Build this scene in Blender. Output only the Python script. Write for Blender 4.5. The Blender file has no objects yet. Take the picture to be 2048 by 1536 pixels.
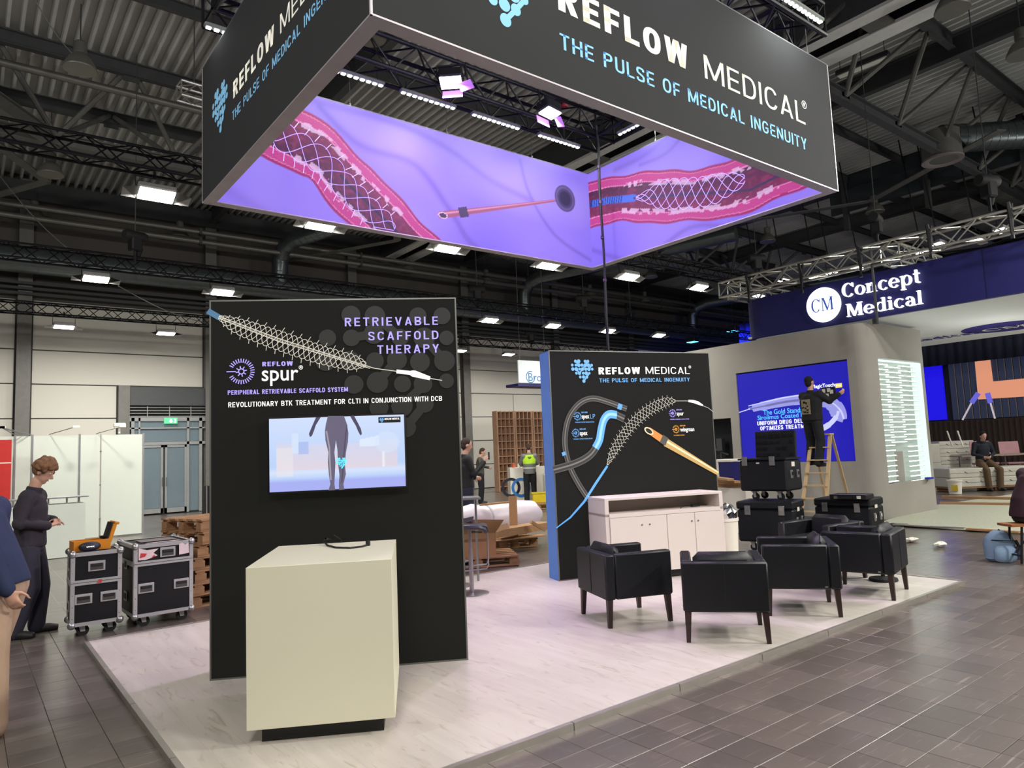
import bpy, bmesh, math, random, os
import numpy as np
from mathutils import Vector, Matrix, geometry
random.seed(7); np.random.seed(7)
SC = bpy.context.scene; COL = SC.collection
# ---------------------------------------------------------------- camera
CAM = Vector((0, 0, 1.65)); YAW, PIT, ROL, FPX = math.radians(52.0306), math.radians(5.43158), math.radians(-2.37524), 1412.855
_f0 = Vector((math.cos(YAW), math.sin(YAW), 0)); _r0 = Vector((math.sin(YAW), -math.cos(YAW), 0)); _z = Vector((0, 0, 1))
FW = _f0*math.cos(PIT)+_z*math.sin(PIT); _up = -_f0*math.sin(PIT)+_z*math.cos(PIT)
RT = _r0*math.cos(ROL)+_up*math.sin(ROL); UP = -_r0*math.sin(ROL)+_up*math.cos(ROL)
cd = bpy.data.cameras.new('camera'); cam = bpy.data.objects.new('camera', cd); COL.objects.link(cam); SC.camera = cam
cd.sensor_width = 36; cd.lens = FPX*36/2048; cd.clip_end = 300
cam.matrix_world = Matrix(((RT.x, UP.x, -FW.x, 0), (RT.y, UP.y, -FW.y, 0), (RT.z, UP.z, -FW.z, CAM.z), (0, 0, 0, 1)))
vs = SC.view_settings; vs.view_transform = 'Standard'; vs.look = 'None'; vs.gamma = 1; vs.use_curve_mapping = False
vs.exposure = 0.0
SC.cycles.max_bounces = 6; SC.cycles.diffuse_bounces = 3; SC.cycles.glossy_bounces = 3; SC.cycles.transparent_max_bounces = 6
SC.cycles.sample_clamp_indirect = 4
# ---------------------------------------------------------------- world: dim hall ambience
W = bpy.data.worlds.new('hall_air'); SC.world = W; W.use_nodes = True
W.node_tree.nodes['Background'].inputs[0].default_value = (.80, .86, 1, 1)
W.node_tree.nodes['Background'].inputs[1].default_value = .075
def G(px, py, z=0.0):                      # survey helper: picture point -> world point at height z
    d = FW+RT*((px-1024)/FPX)-UP*((py-768)/FPX); return CAM+d*((z-CAM.z)/d.z)
def onX(px, py, X):
    d = FW+RT*((px-1024)/FPX)-UP*((py-768)/FPX); return CAM+d*(X/d.x)
def onY(px, py, Y):
    d = FW+RT*((px-1024)/FPX)-UP*((py-768)/FPX); return CAM+d*(Y/d.y)
def atD(px, py, D):
    d = FW+RT*((px-1024)/FPX)-UP*((py-768)/FPX); return CAM+d*D
# ---------------------------------------------------------------- the hall's lamps (light only; housings are built further down)
def area(loc, to, sx, sy, watt, col=(1, .97, .90), spread=180):
    l = bpy.data.lights.new('lamp_light', 'AREA'); l.shape = 'RECTANGLE'; l.size = sx; l.size_y = sy; l.energy = watt; l.color = col
    l.spread = math.radians(spread)
    o = bpy.data.objects.new('lamp_light', l); COL.objects.link(o); o.location = loc
    o.rotation_euler = (Vector(to)-Vector(loc)).to_track_quat('-Z', 'Y').to_euler(); return o
FLOOD = 200
HL = [  # lamps of the hall behind and beside the camera, outside the frame, hung like the ones in view
 ((-1.5, -1.0, 6.4), (1.5, 3.5, 0), 300), ((4.5, -2.0, 6.4), (4.0, 3.5, 0), 260), ((10.0, -2.5, 6.4), (6.5, 1, 0), 620), ((17, -3, 6.4), (15, 5, 1), 360),
 ((-3.0, 5.2, 6.4), (0, 8, 0), 130), ((-4, 12, 6.4), (0, 18, 1), 240), ((12, 2.0, 6.4), (10, 3, 0), 260), ((24, 1, 6.4), (22, 6, 0), 480)]
for a, b, w in HL: area(a, b, 1.2, .6, w)
# ---------------------------------------------------------------- materials
MATS = {}
def mat(name, col, rough=.6, metal=0, noise=.08, scale=6, bump=0, emit=None, es=1, spec=.5, alpha=None, trans=0, bscale=None, coat=0, stretch=(1, 1, 1), col2=None, rvar=0):
    if name in MATS: return MATS[name]
    m = bpy.data.materials.new(name); m.use_nodes = True; nt = m.node_tree; N = nt.nodes; L = nt.links; p = N['Principled BSDF']
    tc = N.new('ShaderNodeTexCoord'); mp = N.new('ShaderNodeMapping'); L.new(tc.outputs['Object'], mp.inputs[0]); mp.inputs['Scale'].default_value = stretch
    nz = N.new('ShaderNodeTexNoise'); nz.inputs['Scale'].default_value = scale; nz.inputs['Detail'].default_value = 4; L.new(mp.outputs[0], nz.inputs[0])
    mx = N.new('ShaderNodeMix'); mx.data_type = 'RGBA'
    c2 = col2 or tuple(min(1, c*(1+noise*2)) for c in col); c1 = col if col2 else tuple(c*(1-noise*2) for c in col)
    mx.inputs[6].default_value = (*c1, 1); mx.inputs[7].default_value = (*c2, 1); L.new(nz.outputs[0], mx.inputs[0]); L.new(mx.outputs[2], p.inputs['Base Color'])
    p.inputs['Roughness'].default_value = rough; p.inputs['Metallic'].default_value = metal; p.inputs['Specular IOR Level'].default_value = spec
    if coat: p.inputs['Coat Weight'].default_value = coat; p.inputs['Coat Roughness'].default_value = .22
    if rvar:
        mr = N.new('ShaderNodeMapRange'); mr.inputs[3].default_value = rough-rvar; mr.inputs[4].default_value = rough+rvar; L.new(nz.outputs[0], mr.inputs[0]); L.new(mr.outputs[0], p.inputs['Roughness'])
    if bump:
        nb = N.new('ShaderNodeTexNoise'); nb.inputs['Scale'].default_value = bscale or scale*6; nb.inputs['Detail'].default_value = 5; L.new(mp.outputs[0], nb.inputs[0])
        b = N.new('ShaderNodeBump'); b.inputs['Strength'].default_value = bump; b.inputs['Distance'].default_value = .01; L.new(nb.outputs[0], b.inputs['Height']); L.new(b.outputs[0], p.inputs['Normal'])
    if emit: p.inputs['Emission Color'].default_value = (*emit, 1); p.inputs['Emission Strength'].default_value = es
    if trans: p.inputs['Transmission Weight'].default_value = trans
    if alpha is not None: p.inputs['Alpha'].default_value = alpha
    MATS[name] = m; return m
def s2l(*c): return tuple(((x/255)/12.92 if x/255 <= .04045 else ((x/255+.055)/1.055)**2.4) for x in c)
def attr_mat(name, es, base=.35, rough=.7):   # flat print or screen: colours stored per vertex
    if name in MATS: return MATS[name]
    m = bpy.data.materials.new(name); m.use_nodes = True; nt = m.node_tree; p = nt.nodes['Principled BSDF']
    a = nt.nodes.new('ShaderNodeAttribute'); a.attribute_name = 'print'
    mul = nt.nodes.new('ShaderNodeMix'); mul.data_type = 'RGBA'; mul.blend_type = 'MULTIPLY'; mul.inputs[0].default_value = 1; mul.inputs[7].default_value = (base, base, base, 1)
    nt.links.new(a.outputs['Color'], mul.inputs[6]); nt.links.new(mul.outputs[2], p.inputs['Base Color'])
    nt.links.new(a.outputs['Color'], p.inputs['Emission Color']); p.inputs['Emission Strength'].default_value = es; p.inputs['Roughness'].default_value = rough
    MATS[name] = m; return m
def glow(name, rgb, es): c = s2l(*rgb); return mat(name, tuple(x*.4 for x in c), .6, emit=c, es=es)
BLACKP = mat('black_powder', s2l(28, 28, 32), .5, .3, bump=.05)
STEELD = mat('truss_black', s2l(30, 31, 36), .38, .6)
ALU = mat('brushed_aluminium', s2l(178, 178, 180), .35, .9, bump=.05)
ALUP = mat('case_aluminium', s2l(196, 194, 196), .38, .55, bump=.1)
CHROME = mat('chrome', (.75, .75, .76), .15, 1)
WHITE = mat('white_laminate', s2l(232, 226, 214), .45, noise=.01)
RUB = mat('black_rubber', s2l(22, 22, 24), .7)
GREYST = mat('painted_grey_steel', s2l(92, 92, 88), .6, noise=.12, bump=.1)
GREYD = mat('painted_dark_steel', s2l(62, 64, 66), .6, noise=.12)
LEATH = mat('black_leather', s2l(15, 16, 22), .45, spec=.4, noise=.1, bump=.12, bscale=90)
WENGE = mat('dark_stained_wood', s2l(46, 30, 26), .4, stretch=(8, 8, 1), noise=.2)
PINE = mat('raw_pine', s2l(176, 136, 96), .75, stretch=(1, 10, 10), noise=.14, bump=.2)
PALLET = mat('weathered_pallet_wood', s2l(158, 118, 84), .85, stretch=(1.5, 9, 9), noise=.22, bump=.3)
CARD = mat('cardboard', s2l(164, 124, 84), .85, noise=.06)
LAMPW = mat('lamp_glow', (1, 1, 1), .5, emit=(1, .97, .9), es=9)
# ---------------------------------------------------------------- mesh builder
class MB:
    def __init__(s): s.v = []; s.f = []; s.m = []; s.mi = 0; s.T = Matrix.Identity(4)
    def add(s, vs, fs):
        n = len(s.v); s.v += [tuple(s.T@Vector(p)) for p in vs]; s.f += [tuple(i+n for i in f) for f in fs]; s.m += [s.mi]*len(fs); return s
    def box(s, c, d, R=None, bev=0):
        x, y, z = d[0]/2, d[1]/2, d[2]/2
        if bev and min(x, y, z) > bev:
            b = bev; vs = []; fs = []
            for sx in (-1, 1):
                for sy in (-1, 1):
                    for sz in (-1, 1):
                        vs += [(sx*x, sy*(y-b), sz*(z-b)), (sx*(x-b), sy*y, sz*(z-b)), (sx*(x-b), sy*(y-b), sz*z)]
            I = lambda a, b_, c_, k: 3*((a > 0)*4+(b_ > 0)*2+(c_ > 0))+k
            for a in (-1, 1):
                q = [I(a, -1, -1, 0), I(a, 1, -1, 0), I(a, 1, 1, 0), I(a, -1, 1, 0)]; fs.append(q if a > 0 else q[::-1])
                q = [I(-1, a, -1, 1), I(-1, a, 1, 1), I(1, a, 1, 1), I(1, a, -1, 1)]; fs.append(q if a > 0 else q[::-1])
                q = [I(-1, -1, a, 2), I(1, -1, a, 2), I(1, 1, a, 2), I(-1, 1, a, 2)]; fs.append(q if a > 0 else q[::-1])
                for b_ in (-1, 1):
                    fs.append([I(a, b_, -1, 0), I(a, b_, 1, 0), I(a, b_, 1, 1), I(a, b_, -1, 1)][::(-1 if a*b_ > 0 else 1)])
                    fs.append([I(a, -1, b_, 0), I(a, 1, b_, 0), I(a, 1, b_, 2), I(a, -1, b_, 2)][::(1 if a*b_ > 0 else -1)])
                    fs.append([I(-1, a, b_, 1), I(1, a, b_, 1), I(1, a, b_, 2), I(-1, a, b_, 2)][::(-1 if a*b_ > 0 else 1)])
                    for c_ in (-1, 1): fs.append([I(a, b_, c_, 0), I(a, b_, c_, 1), I(a, b_, c_, 2)][::(1 if a*b_*c_ > 0 else -1)])
        else:
            vs = [(-x, -y, -z), (x, -y, -z), (x, y, -z), (-x, y, -z), (-x, -y, z), (x, -y, z), (x, y, z), (-x, y, z)]
            fs = [(0, 3, 2, 1), (4, 5, 6, 7), (0, 1, 5, 4), (1, 2, 6, 5), (2, 3, 7, 6), (3, 0, 4, 7)]
        M = Matrix.Translation(c) @ (R.to_4x4() if R else Matrix.Identity(4))
        return s.add([M@Vector(p) for p in vs], fs)
    def span(s, a, b): return s.box([(a[i]+b[i])/2 for i in range(3)], [abs(b[i]-a[i]) for i in range(3)])
    def bar(s, a, b, w, h=None, up=(0, 0, 1)):       # square bar from a to b
        a = Vector(a); b = Vector(b); d = b-a; x = d.normalized(); u = Vector(up)
        if abs(x.dot(u)) > .99: u = Vector((1, 0, 0))
        y = u.cross(x).normalized(); z = x.cross(y); R = Matrix((x, y, z)).transposed()
        return s.box((a+b)/2, (d.length, w, h or w), R)
    def tube(s, pts, r, seg=8, cap=True, up=None, close=False):
        pts = [Vector(p) for p in pts]; n = len(pts); rr = r if isinstance(r, (list, tuple)) and len(r) == n else [r]*n
        vs = []; fs = []; side = None
        for i, p in enumerate(pts):
            t = (pts[min(i+1, n-1)]-pts[max(i-1, 0)]).normalized() if not close else (pts[(i+1) % n]-pts[i-1]).normalized()
            if up is not None: side = Vector(up)-t*t.dot(Vector(up)); side.normalize()
            elif side is None: side = t.orthogonal().normalized()
            else: side = (side-t*t.dot(side)).normalized()
            o = t.cross(side); ra, rb = rr[i] if isinstance(rr[i], (tuple, list)) else (rr[i], rr[i])
            for k in range(seg): a = 2*math.pi*k/seg; vs.append(p+side*(ra*math.cos(a))+o*(rb*math.sin(a)))
        m = n if close else n-1
        for i in range(m):
            for k in range(seg):
                a, b = i*seg+k, i*seg+(k+1) % seg; c, d = ((i+1) % n)*seg+(k+1) % seg, ((i+1) % n)*seg+k; fs.append((a, b, c, d))
        if cap and not close: fs.append(tuple(range(seg))[::-1]); fs.append(tuple(range((n-1)*seg, n*seg)))
        return s.add(vs, fs)
    def lathe(s, prof, c=(0, 0, 0), seg=20, axis='z'):
        vs = []; fs = []; n = len(prof)
        for k in range(seg):
            a = 2*math.pi*k/seg
            for r, z in prof:
                p = (r*math.cos(a), r*math.sin(a), z)
                if axis == 'x': p = (p[2], p[0], p[1])
                elif axis == 'y': p = (p[0], p[2], p[1])
                vs.append((p[0]+c[0], p[1]+c[1], p[2]+c[2]))
        for k in range(seg):
            for i in range(n-1):
                a, b = k*n+i, ((k+1) % seg)*n+i; fs.append((a, b, b+1, a+1))
        if prof[0][0] > 1e-5: fs.append(tuple(k*n for k in range(seg))[::-1])
        if prof[-1][0] > 1e-5: fs.append(tuple(k*n+n-1 for k in range(seg)))
        return s.add(vs, fs)
    def ell(s, c, r, seg=14, rings=9, R=None):
        vs = [(0, 0, -1)]; fs = []
        for i in range(1, rings):
            t = -math.pi/2+math.pi*i/rings
            for k in range(seg): a = 2*math.pi*k/seg; vs.append((math.cos(t)*math.cos(a), math.cos(t)*math.sin(a), math.sin(t)))
        vs.append((0, 0, 1)); n = len(vs)
        for k in range(seg):
            fs.append((0, 1+(k+1) % seg, 1+k)); b = 1+(rings-2)*seg; fs.append((n-1, b+k, b+(k+1) % seg))
            for i in range(rings-2): a = 1+i*seg; fs.append((a+k, a+(k+1) % seg, a+seg+(k+1) % seg, a+seg+k))
        out = []
        for p in vs:
            q = Vector((p[0]*r[0], p[1]*r[1], p[2]*r[2])); q = (R@q) if R else q; out.append(q+Vector(c))
        return s.add(out, fs)
    def prism(s, poly, z0, z1, frame=None):          # polygon (list of xy) extruded from z0 to z1
        n = len(poly); tri = geometry.tessellate_polygon([[Vector((x, y, 0)) for x, y in poly]])
        vs = [(x, y, z0) for x, y in poly]+[(x, y, z1) for x, y in poly]
        if frame: vs = [frame@Vector(v) for v in vs]
        fs = [tuple(t) for t in tri]+[tuple(i+n for i in t) for t in tri]+[(i, (i+1) % n, (i+1) % n+n, i+n) for i in range(n)]
        return s.add(vs, fs)
    def build(s, name, m, parent=None, smooth=False, loc=None, rz=0, kind=None, nrm=True):
        me = bpy.data.meshes.new(name); me.from_pydata(s.v, [], s.f)
        for q in (m if isinstance(m, (list, tuple)) else [m]): me.materials.append(q)
        if any(s.m): me.polygons.foreach_set('material_index', s.m)
        if nrm:
            bm = bmesh.new(); bm.from_mesh(me); bmesh.ops.recalc_face_normals(bm, faces=bm.faces); bm.to_mesh(me); bm.free()
        if smooth:
            me.polygons.foreach_set('use_smooth', [True]*len(me.polygons))
            try: me.set_sharp_from_angle(angle=math.radians(40))
            except Exception: pass
        return link(name, me, parent, loc, rz, kind)
def link(name, me, parent=None, loc=None, rz=0, kind=None):
    o = bpy.data.objects.new(name, me); COL.objects.link(o)
    if parent: o.parent = parent
    if loc is not None: o.location = loc
    if rz: o.rotation_euler[2] = rz
    if kind: o['kind'] = kind
    return o
def tag(o, label, cat, group=None, kind=None):
    o['label'] = label; o['category'] = cat
    if group: o['group'] = group
    if kind: o['kind'] = kind
    return o
def thing(name, label, cat, loc=(0, 0, 0), rz=0, group=None):
    o = bpy.data.objects.new(name, None); COL.objects.link(o); o.empty_display_size = .1; o.location = loc; o.rotation_euler[2] = rz
    return tag(o, label, cat, group)
def struct(o): o['kind'] = 'structure'; return o
def sempty(name): o = bpy.data.objects.new(name, None); COL.objects.link(o); o['kind'] = 'structure'; return o
KIDS = {}
def dup(root, loc, rz=None, label=None, rot=None):
    ch = [o for o in bpy.data.objects if o.parent == root] if root.name not in KIDS else KIDS[root.name]; KIDS[root.name] = ch
    r = root.copy(); COL.objects.link(r); r.location = loc
    if rz is not None: r.rotation_euler[2] = rz
    if rot is not None: r.rotation_euler = rot
    if label: r['label'] = label
    for c in ch:
        d = c.copy(); COL.objects.link(d); d.parent = r
        for g in c.children: e = g.copy(); COL.objects.link(e); e.parent = d
    return r
FD = os.path.join(os.path.dirname(bpy.app.binary_path), '%d.%d' % bpy.app.version[:2], 'datafiles', 'fonts')
def font(fn):
    try: return bpy.data.fonts.load(os.path.join(FD, fn))
    except Exception: return None
SANS = None
def text_mesh(s, bold=0, sp=1.0, ext=0, align='LEFT'):
    c = bpy.data.curves.new('t', 'FONT'); c.body = s; c.size = 1; c.offset = bold; c.space_character = sp; c.extrude = ext; c.resolution_u = 3
    if SANS: c.font = SANS
    c.fill_mode = 'BOTH' if ext else 'FRONT'
    o = bpy.data.objects.new('t', c); COL.objects.link(o); dg = bpy.context.evaluated_depsgraph_get(); me = bpy.data.meshes.new_from_object(o.evaluated_get(dg))
    vs = [tuple(v.co) for v in me.vertices]; fs = [tuple(p.vertices) for p in me.polygons]
    bpy.data.objects.remove(o); bpy.data.curves.remove(c); bpy.data.meshes.remove(me); return vs, fs
def glyph(ch, t):                       # condensed grotesque capitals, drawn as quads; cap height 1
    h = t/2; P = []
    def q(*p): P.append(list(p))
    def Vb(x, y0, y1): q((x-h, y0), (x+h, y0), (x+h, y1), (x-h, y1))
    def Hb(x0, x1, y): q((x0, y-h*.94), (x1, y-h*.94), (x1, y+h*.94), (x0, y+h*.94))
    def Sl(x0, y0, x1, y1): k = h*math.sqrt(1+((x1-x0)/(y1-y0))**2); q((x0-k, y0), (x0+k, y0), (x1+k, y1), (x1-k, y1))
    def path(pts):
        n = len(pts); L_ = []
        for i in range(n):
            a, b = pts[max(i-1, 0)], pts[min(i+1, n-1)]; dx, dy = b[0]-a[0], b[1]-a[1]; l = math.hypot(dx, dy) or 1; L_.append((pts[i][0]-dy/l*h, pts[i][1]+dx/l*h, pts[i][0]+dy/l*h, pts[i][1]-dx/l*h))
        for A, B in zip(L_, L_[1:]): q((A[0], A[1]), (A[2], A[3]), (B[2], B[3]), (B[0], B[1]))
    def arc(cx, cy, rx, ry, a0, a1, n=12, e=.8):
        o = []
        for k in range(n+1):
            a = math.radians(a0+(a1-a0)*k/n); c, s = math.cos(a), math.sin(a); o.append((cx+rx*math.copysign(abs(c)**e, c), cy+ry*math.copysign(abs(s)**e, s)))
        return o
    if ch == ' ': return P, .3
    if ch == 'I': Vb(h, 0, 1); return P, t
    if ch == 'E': Vb(h, 0, 1); Hb(0, .5, h); Hb(0, .46, .5); Hb(0, .5, 1-h); return P, .5
    if ch == 'F': Vb(h, 0, 1); Hb(0, .45, .48); Hb(0, .49, 1-h); return P, .49
    if ch == 'L': Vb(h, 0, 1); Hb(0, .48, h); return P, .48
    if ch == 'T': Vb(.27, 0, 1); Hb(0, .54, 1-h); return P, .54
    if ch == 'H': Vb(h, 0, 1); Vb(.58-h, 0, 1); Hb(0, .58, .51); return P, .58
    if ch in 'O0': path(arc(.3, .5, .3-h, .5-h, 0, 360, 28)); return P, .6
    if ch == 'C': path(arc(.3, .5, .3-h, .5-h, 28, 332, 22)); return P, .58
    if ch == 'G': path(arc(.3, .5, .3-h, .5-h, 28, 330, 22)); Hb(.3, .58, .46); Vb(.58-h, .2, .46); return P, .6
    if ch == 'D': Vb(h, 0, 1); path([(0, 1-h)]+arc(.24, .5, .34-h, .5-h, 90, -90, 14)+[(0, h)]); return P, .58
    if ch == 'U': path([(h, 1)]+arc(.29, .3, .29-h, .3-h, 180, 360, 14)+[(.58-h, 1)]); return P, .58
    if ch == 'J': path([(.46-h, 1)]+arc(.24, .27, .22-h, .27-h, 0, -160, 12)); return P, .46
    if ch in 'PRB':
        Vb(h, 0, 1); path([(0, 1-h)]+arc(.28, .73, .27-h, .27-h, 90, -90, 12)+[(0, .46)])
        if ch == 'R': Sl(.56-h*1.1, 0, .3, .46)
        if ch == 'B': path([(0, .5)]+arc(.28, .26, .29-h, .26-h*.9, 90, -90, 12)+[(0, h)])
        return P, .56
    if ch == 'S':
        p = [(.52-h, .73), (.49-h*.6, .87), (.28, 1-h), (.07+h*.6, .9), (h, .74), (.08+h*.5, .6), (.28, .5), (.45-h*.2, .4), (.54-h, .26), (.48-h*.6, .1), (.27, h), (.07+h*.5, .11), (h*.9, .28)]; o = []
        pp = [p[0]]+p+[p[-1]]
        for i in range(1, len(pp)-2):
            for k in range(4):
                s = k/4; A, B, C, D = pp[i-1:i+3]; o.append(tuple(.5*(2*B[j]+(C[j]-A[j])*s+(2*A[j]-5*B[j]+4*C[j]-D[j])*s*s+(3*B[j]-A[j]-3*C[j]+D[j])*s**3) for j in (0, 1)))
        path(o+[p[-1]]); return P, .54
    k = h*1.08
    if ch == 'A': Sl(k, 0, .31, 1); Sl(.62-k, 0, .31, 1); Hb(.13, .49, .27); return P, .62
    if ch == 'V': Sl(.3, 0, k, 1); Sl(.3, 0, .6-k, 1); return P, .6
    if ch == 'W': Sl(.22, 0, k, 1); Sl(.22, 0, .43, 1); Sl(.64, 0, .43, 1); Sl(.64, 0, .86-k, 1); return P, .86
    if ch == 'M': Vb(h, 0, 1); Vb(.78-h, 0, 1); Sl(.39, .08, h*1.2, 1); Sl(.39, .08, .78-h*1.2, 1); return P, .78
    if ch == 'N': Vb(h, 0, 1); Vb(.6-h, 0, 1); Sl(.6-h*1.1, 0, h*1.1, 1); return P, .6
    if ch == 'Y': Vb(.29, 0, .42); Sl(.29, .4, k, 1); Sl(.29, .4, .58-k, 1); return P, .58
    if ch == 'K': Vb(h, 0, 1); Sl(.15, .4, .56-k, 1); Sl(.58-k, 0, .25, .58); return P, .58
    if ch == 'X': Sl(k, 0, .58-k, 1); Sl(.58-k, 0, k, 1); return P, .58
    if ch == 'Z': Hb(0, .54, h); Hb(0, .54, 1-h); Sl(k, t, .54-k, 1-t); return P, .54
    if ch == '\u00ae': h = .05; path(arc(.5, .5, .46, .46, 0, 360, 24, 1)); h = .06; Vb(.38, .26, .75); path([(.34, .7)]+arc(.5, .6, .12, .11, 90, -90, 8)+[(.34, .48)]); Sl(.62, .26, .5, .5); return P, 1.0
    return P, .3
def cap_word(s, t, sp):
    x = 0; out = []; gap = .13*sp if sp < 1.25 else .2*sp
    for ch in s:
        P, w = glyph(ch, t)
        for pl in P: out.append([(px+x, py) for px, py in pl])
        x += w+gap
    return out, x-gap
_capH = None
def capH():
    global _capH
    if _capH is None: v, f = text_mesh('H'); _capH = max(p[1] for p in v)-min(p[1] for p in v)
    return _capH
class Board:                                   # a flat face of a thing: u along it, v up, n towards the viewer
    def __init__(s, O, U, parent, N=None, V=(0, 0, 1)):
        s.O = Vector(O); s.U = Vector(U).normalized(); s.V = Vector(V).normalized(); s.N = s.U.cross(s.V); s.par = parent; s.inv = parent.matrix_world.inverted() if parent else Matrix.Identity(4)
        s.PM = Matrix.Translation(parent.location)@Matrix.Rotation(parent.rotation_euler[2], 4, 'Z') if parent else Matrix.Identity(4); s.inv = s.PM.inverted()
    def uv(s, px, py):
        d = FW+RT*((px-1024)/FPX)-UP*((py-768)/FPX); t = (s.O-CAM).dot(s.N)/d.dot(s.N); p = CAM+d*t-s.O; return (p.dot(s.U), p.dot(s.V))
    def P(s, u, v, n=0): return s.inv@(s.O+s.U*u+s.V*v+s.N*n)
    def flat(s, name, polys, m, n=.002, smooth=False):   # polys: list of polygons in uv
        mb = MB()
        for pl in polys:
            tri = geometry.tessellate_polygon([[Vector((a, b, 0)) for a, b in pl]]); mb.add([s.P(a, b, n) for a, b in pl], [tuple(t) for t in tri])
        return s.fin(mb, name, m)
    def fin(s, mb, name, m):
        o = mb.build(name, m, s.par, nrm=False); return o
    def text(s, txt, bl, br, top, m, name='lettering', bold=0, sp=1.0, n=.002, uv=False, ext=0, slant=0):
        a = bl if uv else s.uv(*bl); b = br if uv else s.uv(*br); t = top if uv else s.uv(*top)
        if txt.upper() == txt:
            tw = .105 if bold <= 0 and txt != '\u00ae' else .14 if bold < .015 else .175 if len(txt) > 8 else .2; pls, wd = cap_word(txt, tw, sp); sx = (b[0]-a[0])/wd; sy = t[1]-a[1]; mb = MB()
            for pl in pls: mb.add([s.P(a[0]+x*sx, a[1]+y*sy+(b[1]-a[1])*x/wd, n) for x, y in pl], [tuple(range(len(pl)))])
            return s.fin(mb, name, m)
        vs, fs = text_mesh(txt, 0, sp, ext)
        if bold > .001:
            o_ = bold*.8; v0, f0 = vs, fs; vs = []; fs = []
            for dx, dy in ((0, 0), (o_, 0), (-o_, 0), (0, o_*.6), (0, -o_*.6)): fs += [tuple(i+len(vs) for i in f) for f in f0]; vs += [(x+dx, y+dy, z) for x, y, z in v0]
        x0 = min(v[0] for v in vs); x1 = max(v[0] for v in vs); sx = (b[0]-a[0])/(x1-x0); sy = (t[1]-a[1])/capH()
        mb = MB(); mb.add([s.P(a[0]+(v[0]-x0)*sx+slant*v[1]*sy, a[1]+v[1]*sy+(b[1]-a[1])*((v[0]-x0)/(x1-x0)), n+v[2]) for v in vs], fs); return s.fin(mb, name, m)
    def strokes(s, lines, w, m, name='graphic', n=.002, px=True):  # thick polylines; w scalar or per-line
        mb = MB()
        for i, ln in enumerate(lines):
            p = [Vector(s.uv(*q)) if px else Vector(q) for q in ln]; ww = w[i] if isinstance(w, list) else w; vs = []
            for k, q in enumerate(p):
                t = (p[min(k+1, len(p)-1)]-p[max(k-1, 0)]); t = t.normalized() if t.length > 1e-9 else Vector((1, 0)); nn = Vector((-t.y, t.x)); h = (ww[k] if isinstance(ww, (list, tuple)) else ww)/2
                vs += [q+nn*h, q-nn*h]
            mb.add([s.P(a.x, a.y, n) for a in vs], [(2*k, 2*k+1, 2*k+3, 2*k+2) for k in range(len(p)-1)])
        return s.fin(mb, name, m)
    def discs(s, cs, m, name='graphic', n=.002, links=(), lw=0, seg=20, parts=None):
        mb = MB()
        for u, v, r in cs: mb.add([s.P(u+r*math.cos(2*math.pi*k/seg), v+r*math.sin(2*math.pi*k/seg), n) for k in range(seg)], [tuple(range(seg))])
        for (a, b, c, d) in links:
            q = Vector((c-a, d-b)).normalized()*lw/2; mb.add([s.P(a-q.y, b+q.x, n+.0004), s.P(a+q.y, b-q.x, n+.0004), s.P(c+q.y, d-q.x, n+.0004), s.P(c-q.y, d+q.x, n+.0004)], [(0, 1, 2, 3)])
        return s.fin(mb, name, m)
    def ras(s, u0, v0, u1, v1, nu, nv, fn, m, name='print', n=.001):
        U, V = np.meshgrid(np.linspace(u0, u1, nu), np.linspace(v0, v1, nv)); C = np.clip(fn(U, V), 0, 4)
        me = bpy.data.meshes.new(name); P0 = np.array(s.P(0, 0, n)); Uu = np.array(s.P(1, 0, n))-P0; Vv = np.array(s.P(0, 1, n))-P0
        co = P0+U.reshape(-1, 1)*Uu+V.reshape(-1, 1)*Vv; i = np.arange((nu-1)*(nv-1)); r, c = i//(nu-1), i % (nu-1); a = r*nu+c
        fs = np.stack([a, a+1, a+nu+1, a+nu], 1); me.from_pydata(co.tolist(), [], fs.tolist()); me.materials.append(m)
        at = me.color_attributes.new('print', 'FLOAT_COLOR', 'POINT'); at.data.foreach_set('color', np.concatenate([C.reshape(-1, 3), np.ones((C.size//3, 1))], 1).ravel()); return link(name, me, s.par)
LOGO = [(185, 140, 20), (228, 140, 24), (318, 140, 20), (355, 140, 20), (138, 188, 18), (188, 188, 18), (228, 188, 24), (272, 188, 20), (318, 188, 24), (360, 188, 24), (405, 188, 18), (143, 237, 22), (190, 237, 24), (235, 237, 18), (275, 237, 22), (320, 237, 22), (365, 237, 24), (410, 237, 18), (190, 288, 18), (232, 288, 22), (283, 288, 18), (325, 288, 24), (368, 288, 16), (240, 335, 18), (285, 335, 22), (330, 335, 20), (287, 385, 22)]
LLK = [(185, 140, 228, 188), (318, 140, 360, 188), (365, 237, 405, 188), (190, 237, 232, 288), (275, 237, 232, 288), (330, 335, 368, 288), (287, 385, 330, 335), (318, 188, 275, 237)]
def logo(bd, cu, cv, h, m, n=.002, name='heart_emblem', sx=1):
    k = h/292.
    f = lambda x, y: (cu+(x-274)*k*sx, cv-(y-260)*k)
    return bd.discs([(*f(x, y), r*k) for x, y, r in LOGO], m, name, n, [(*f(a, b), *f(c, d)) for a, b, c, d in LLK], 17*k)
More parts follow.
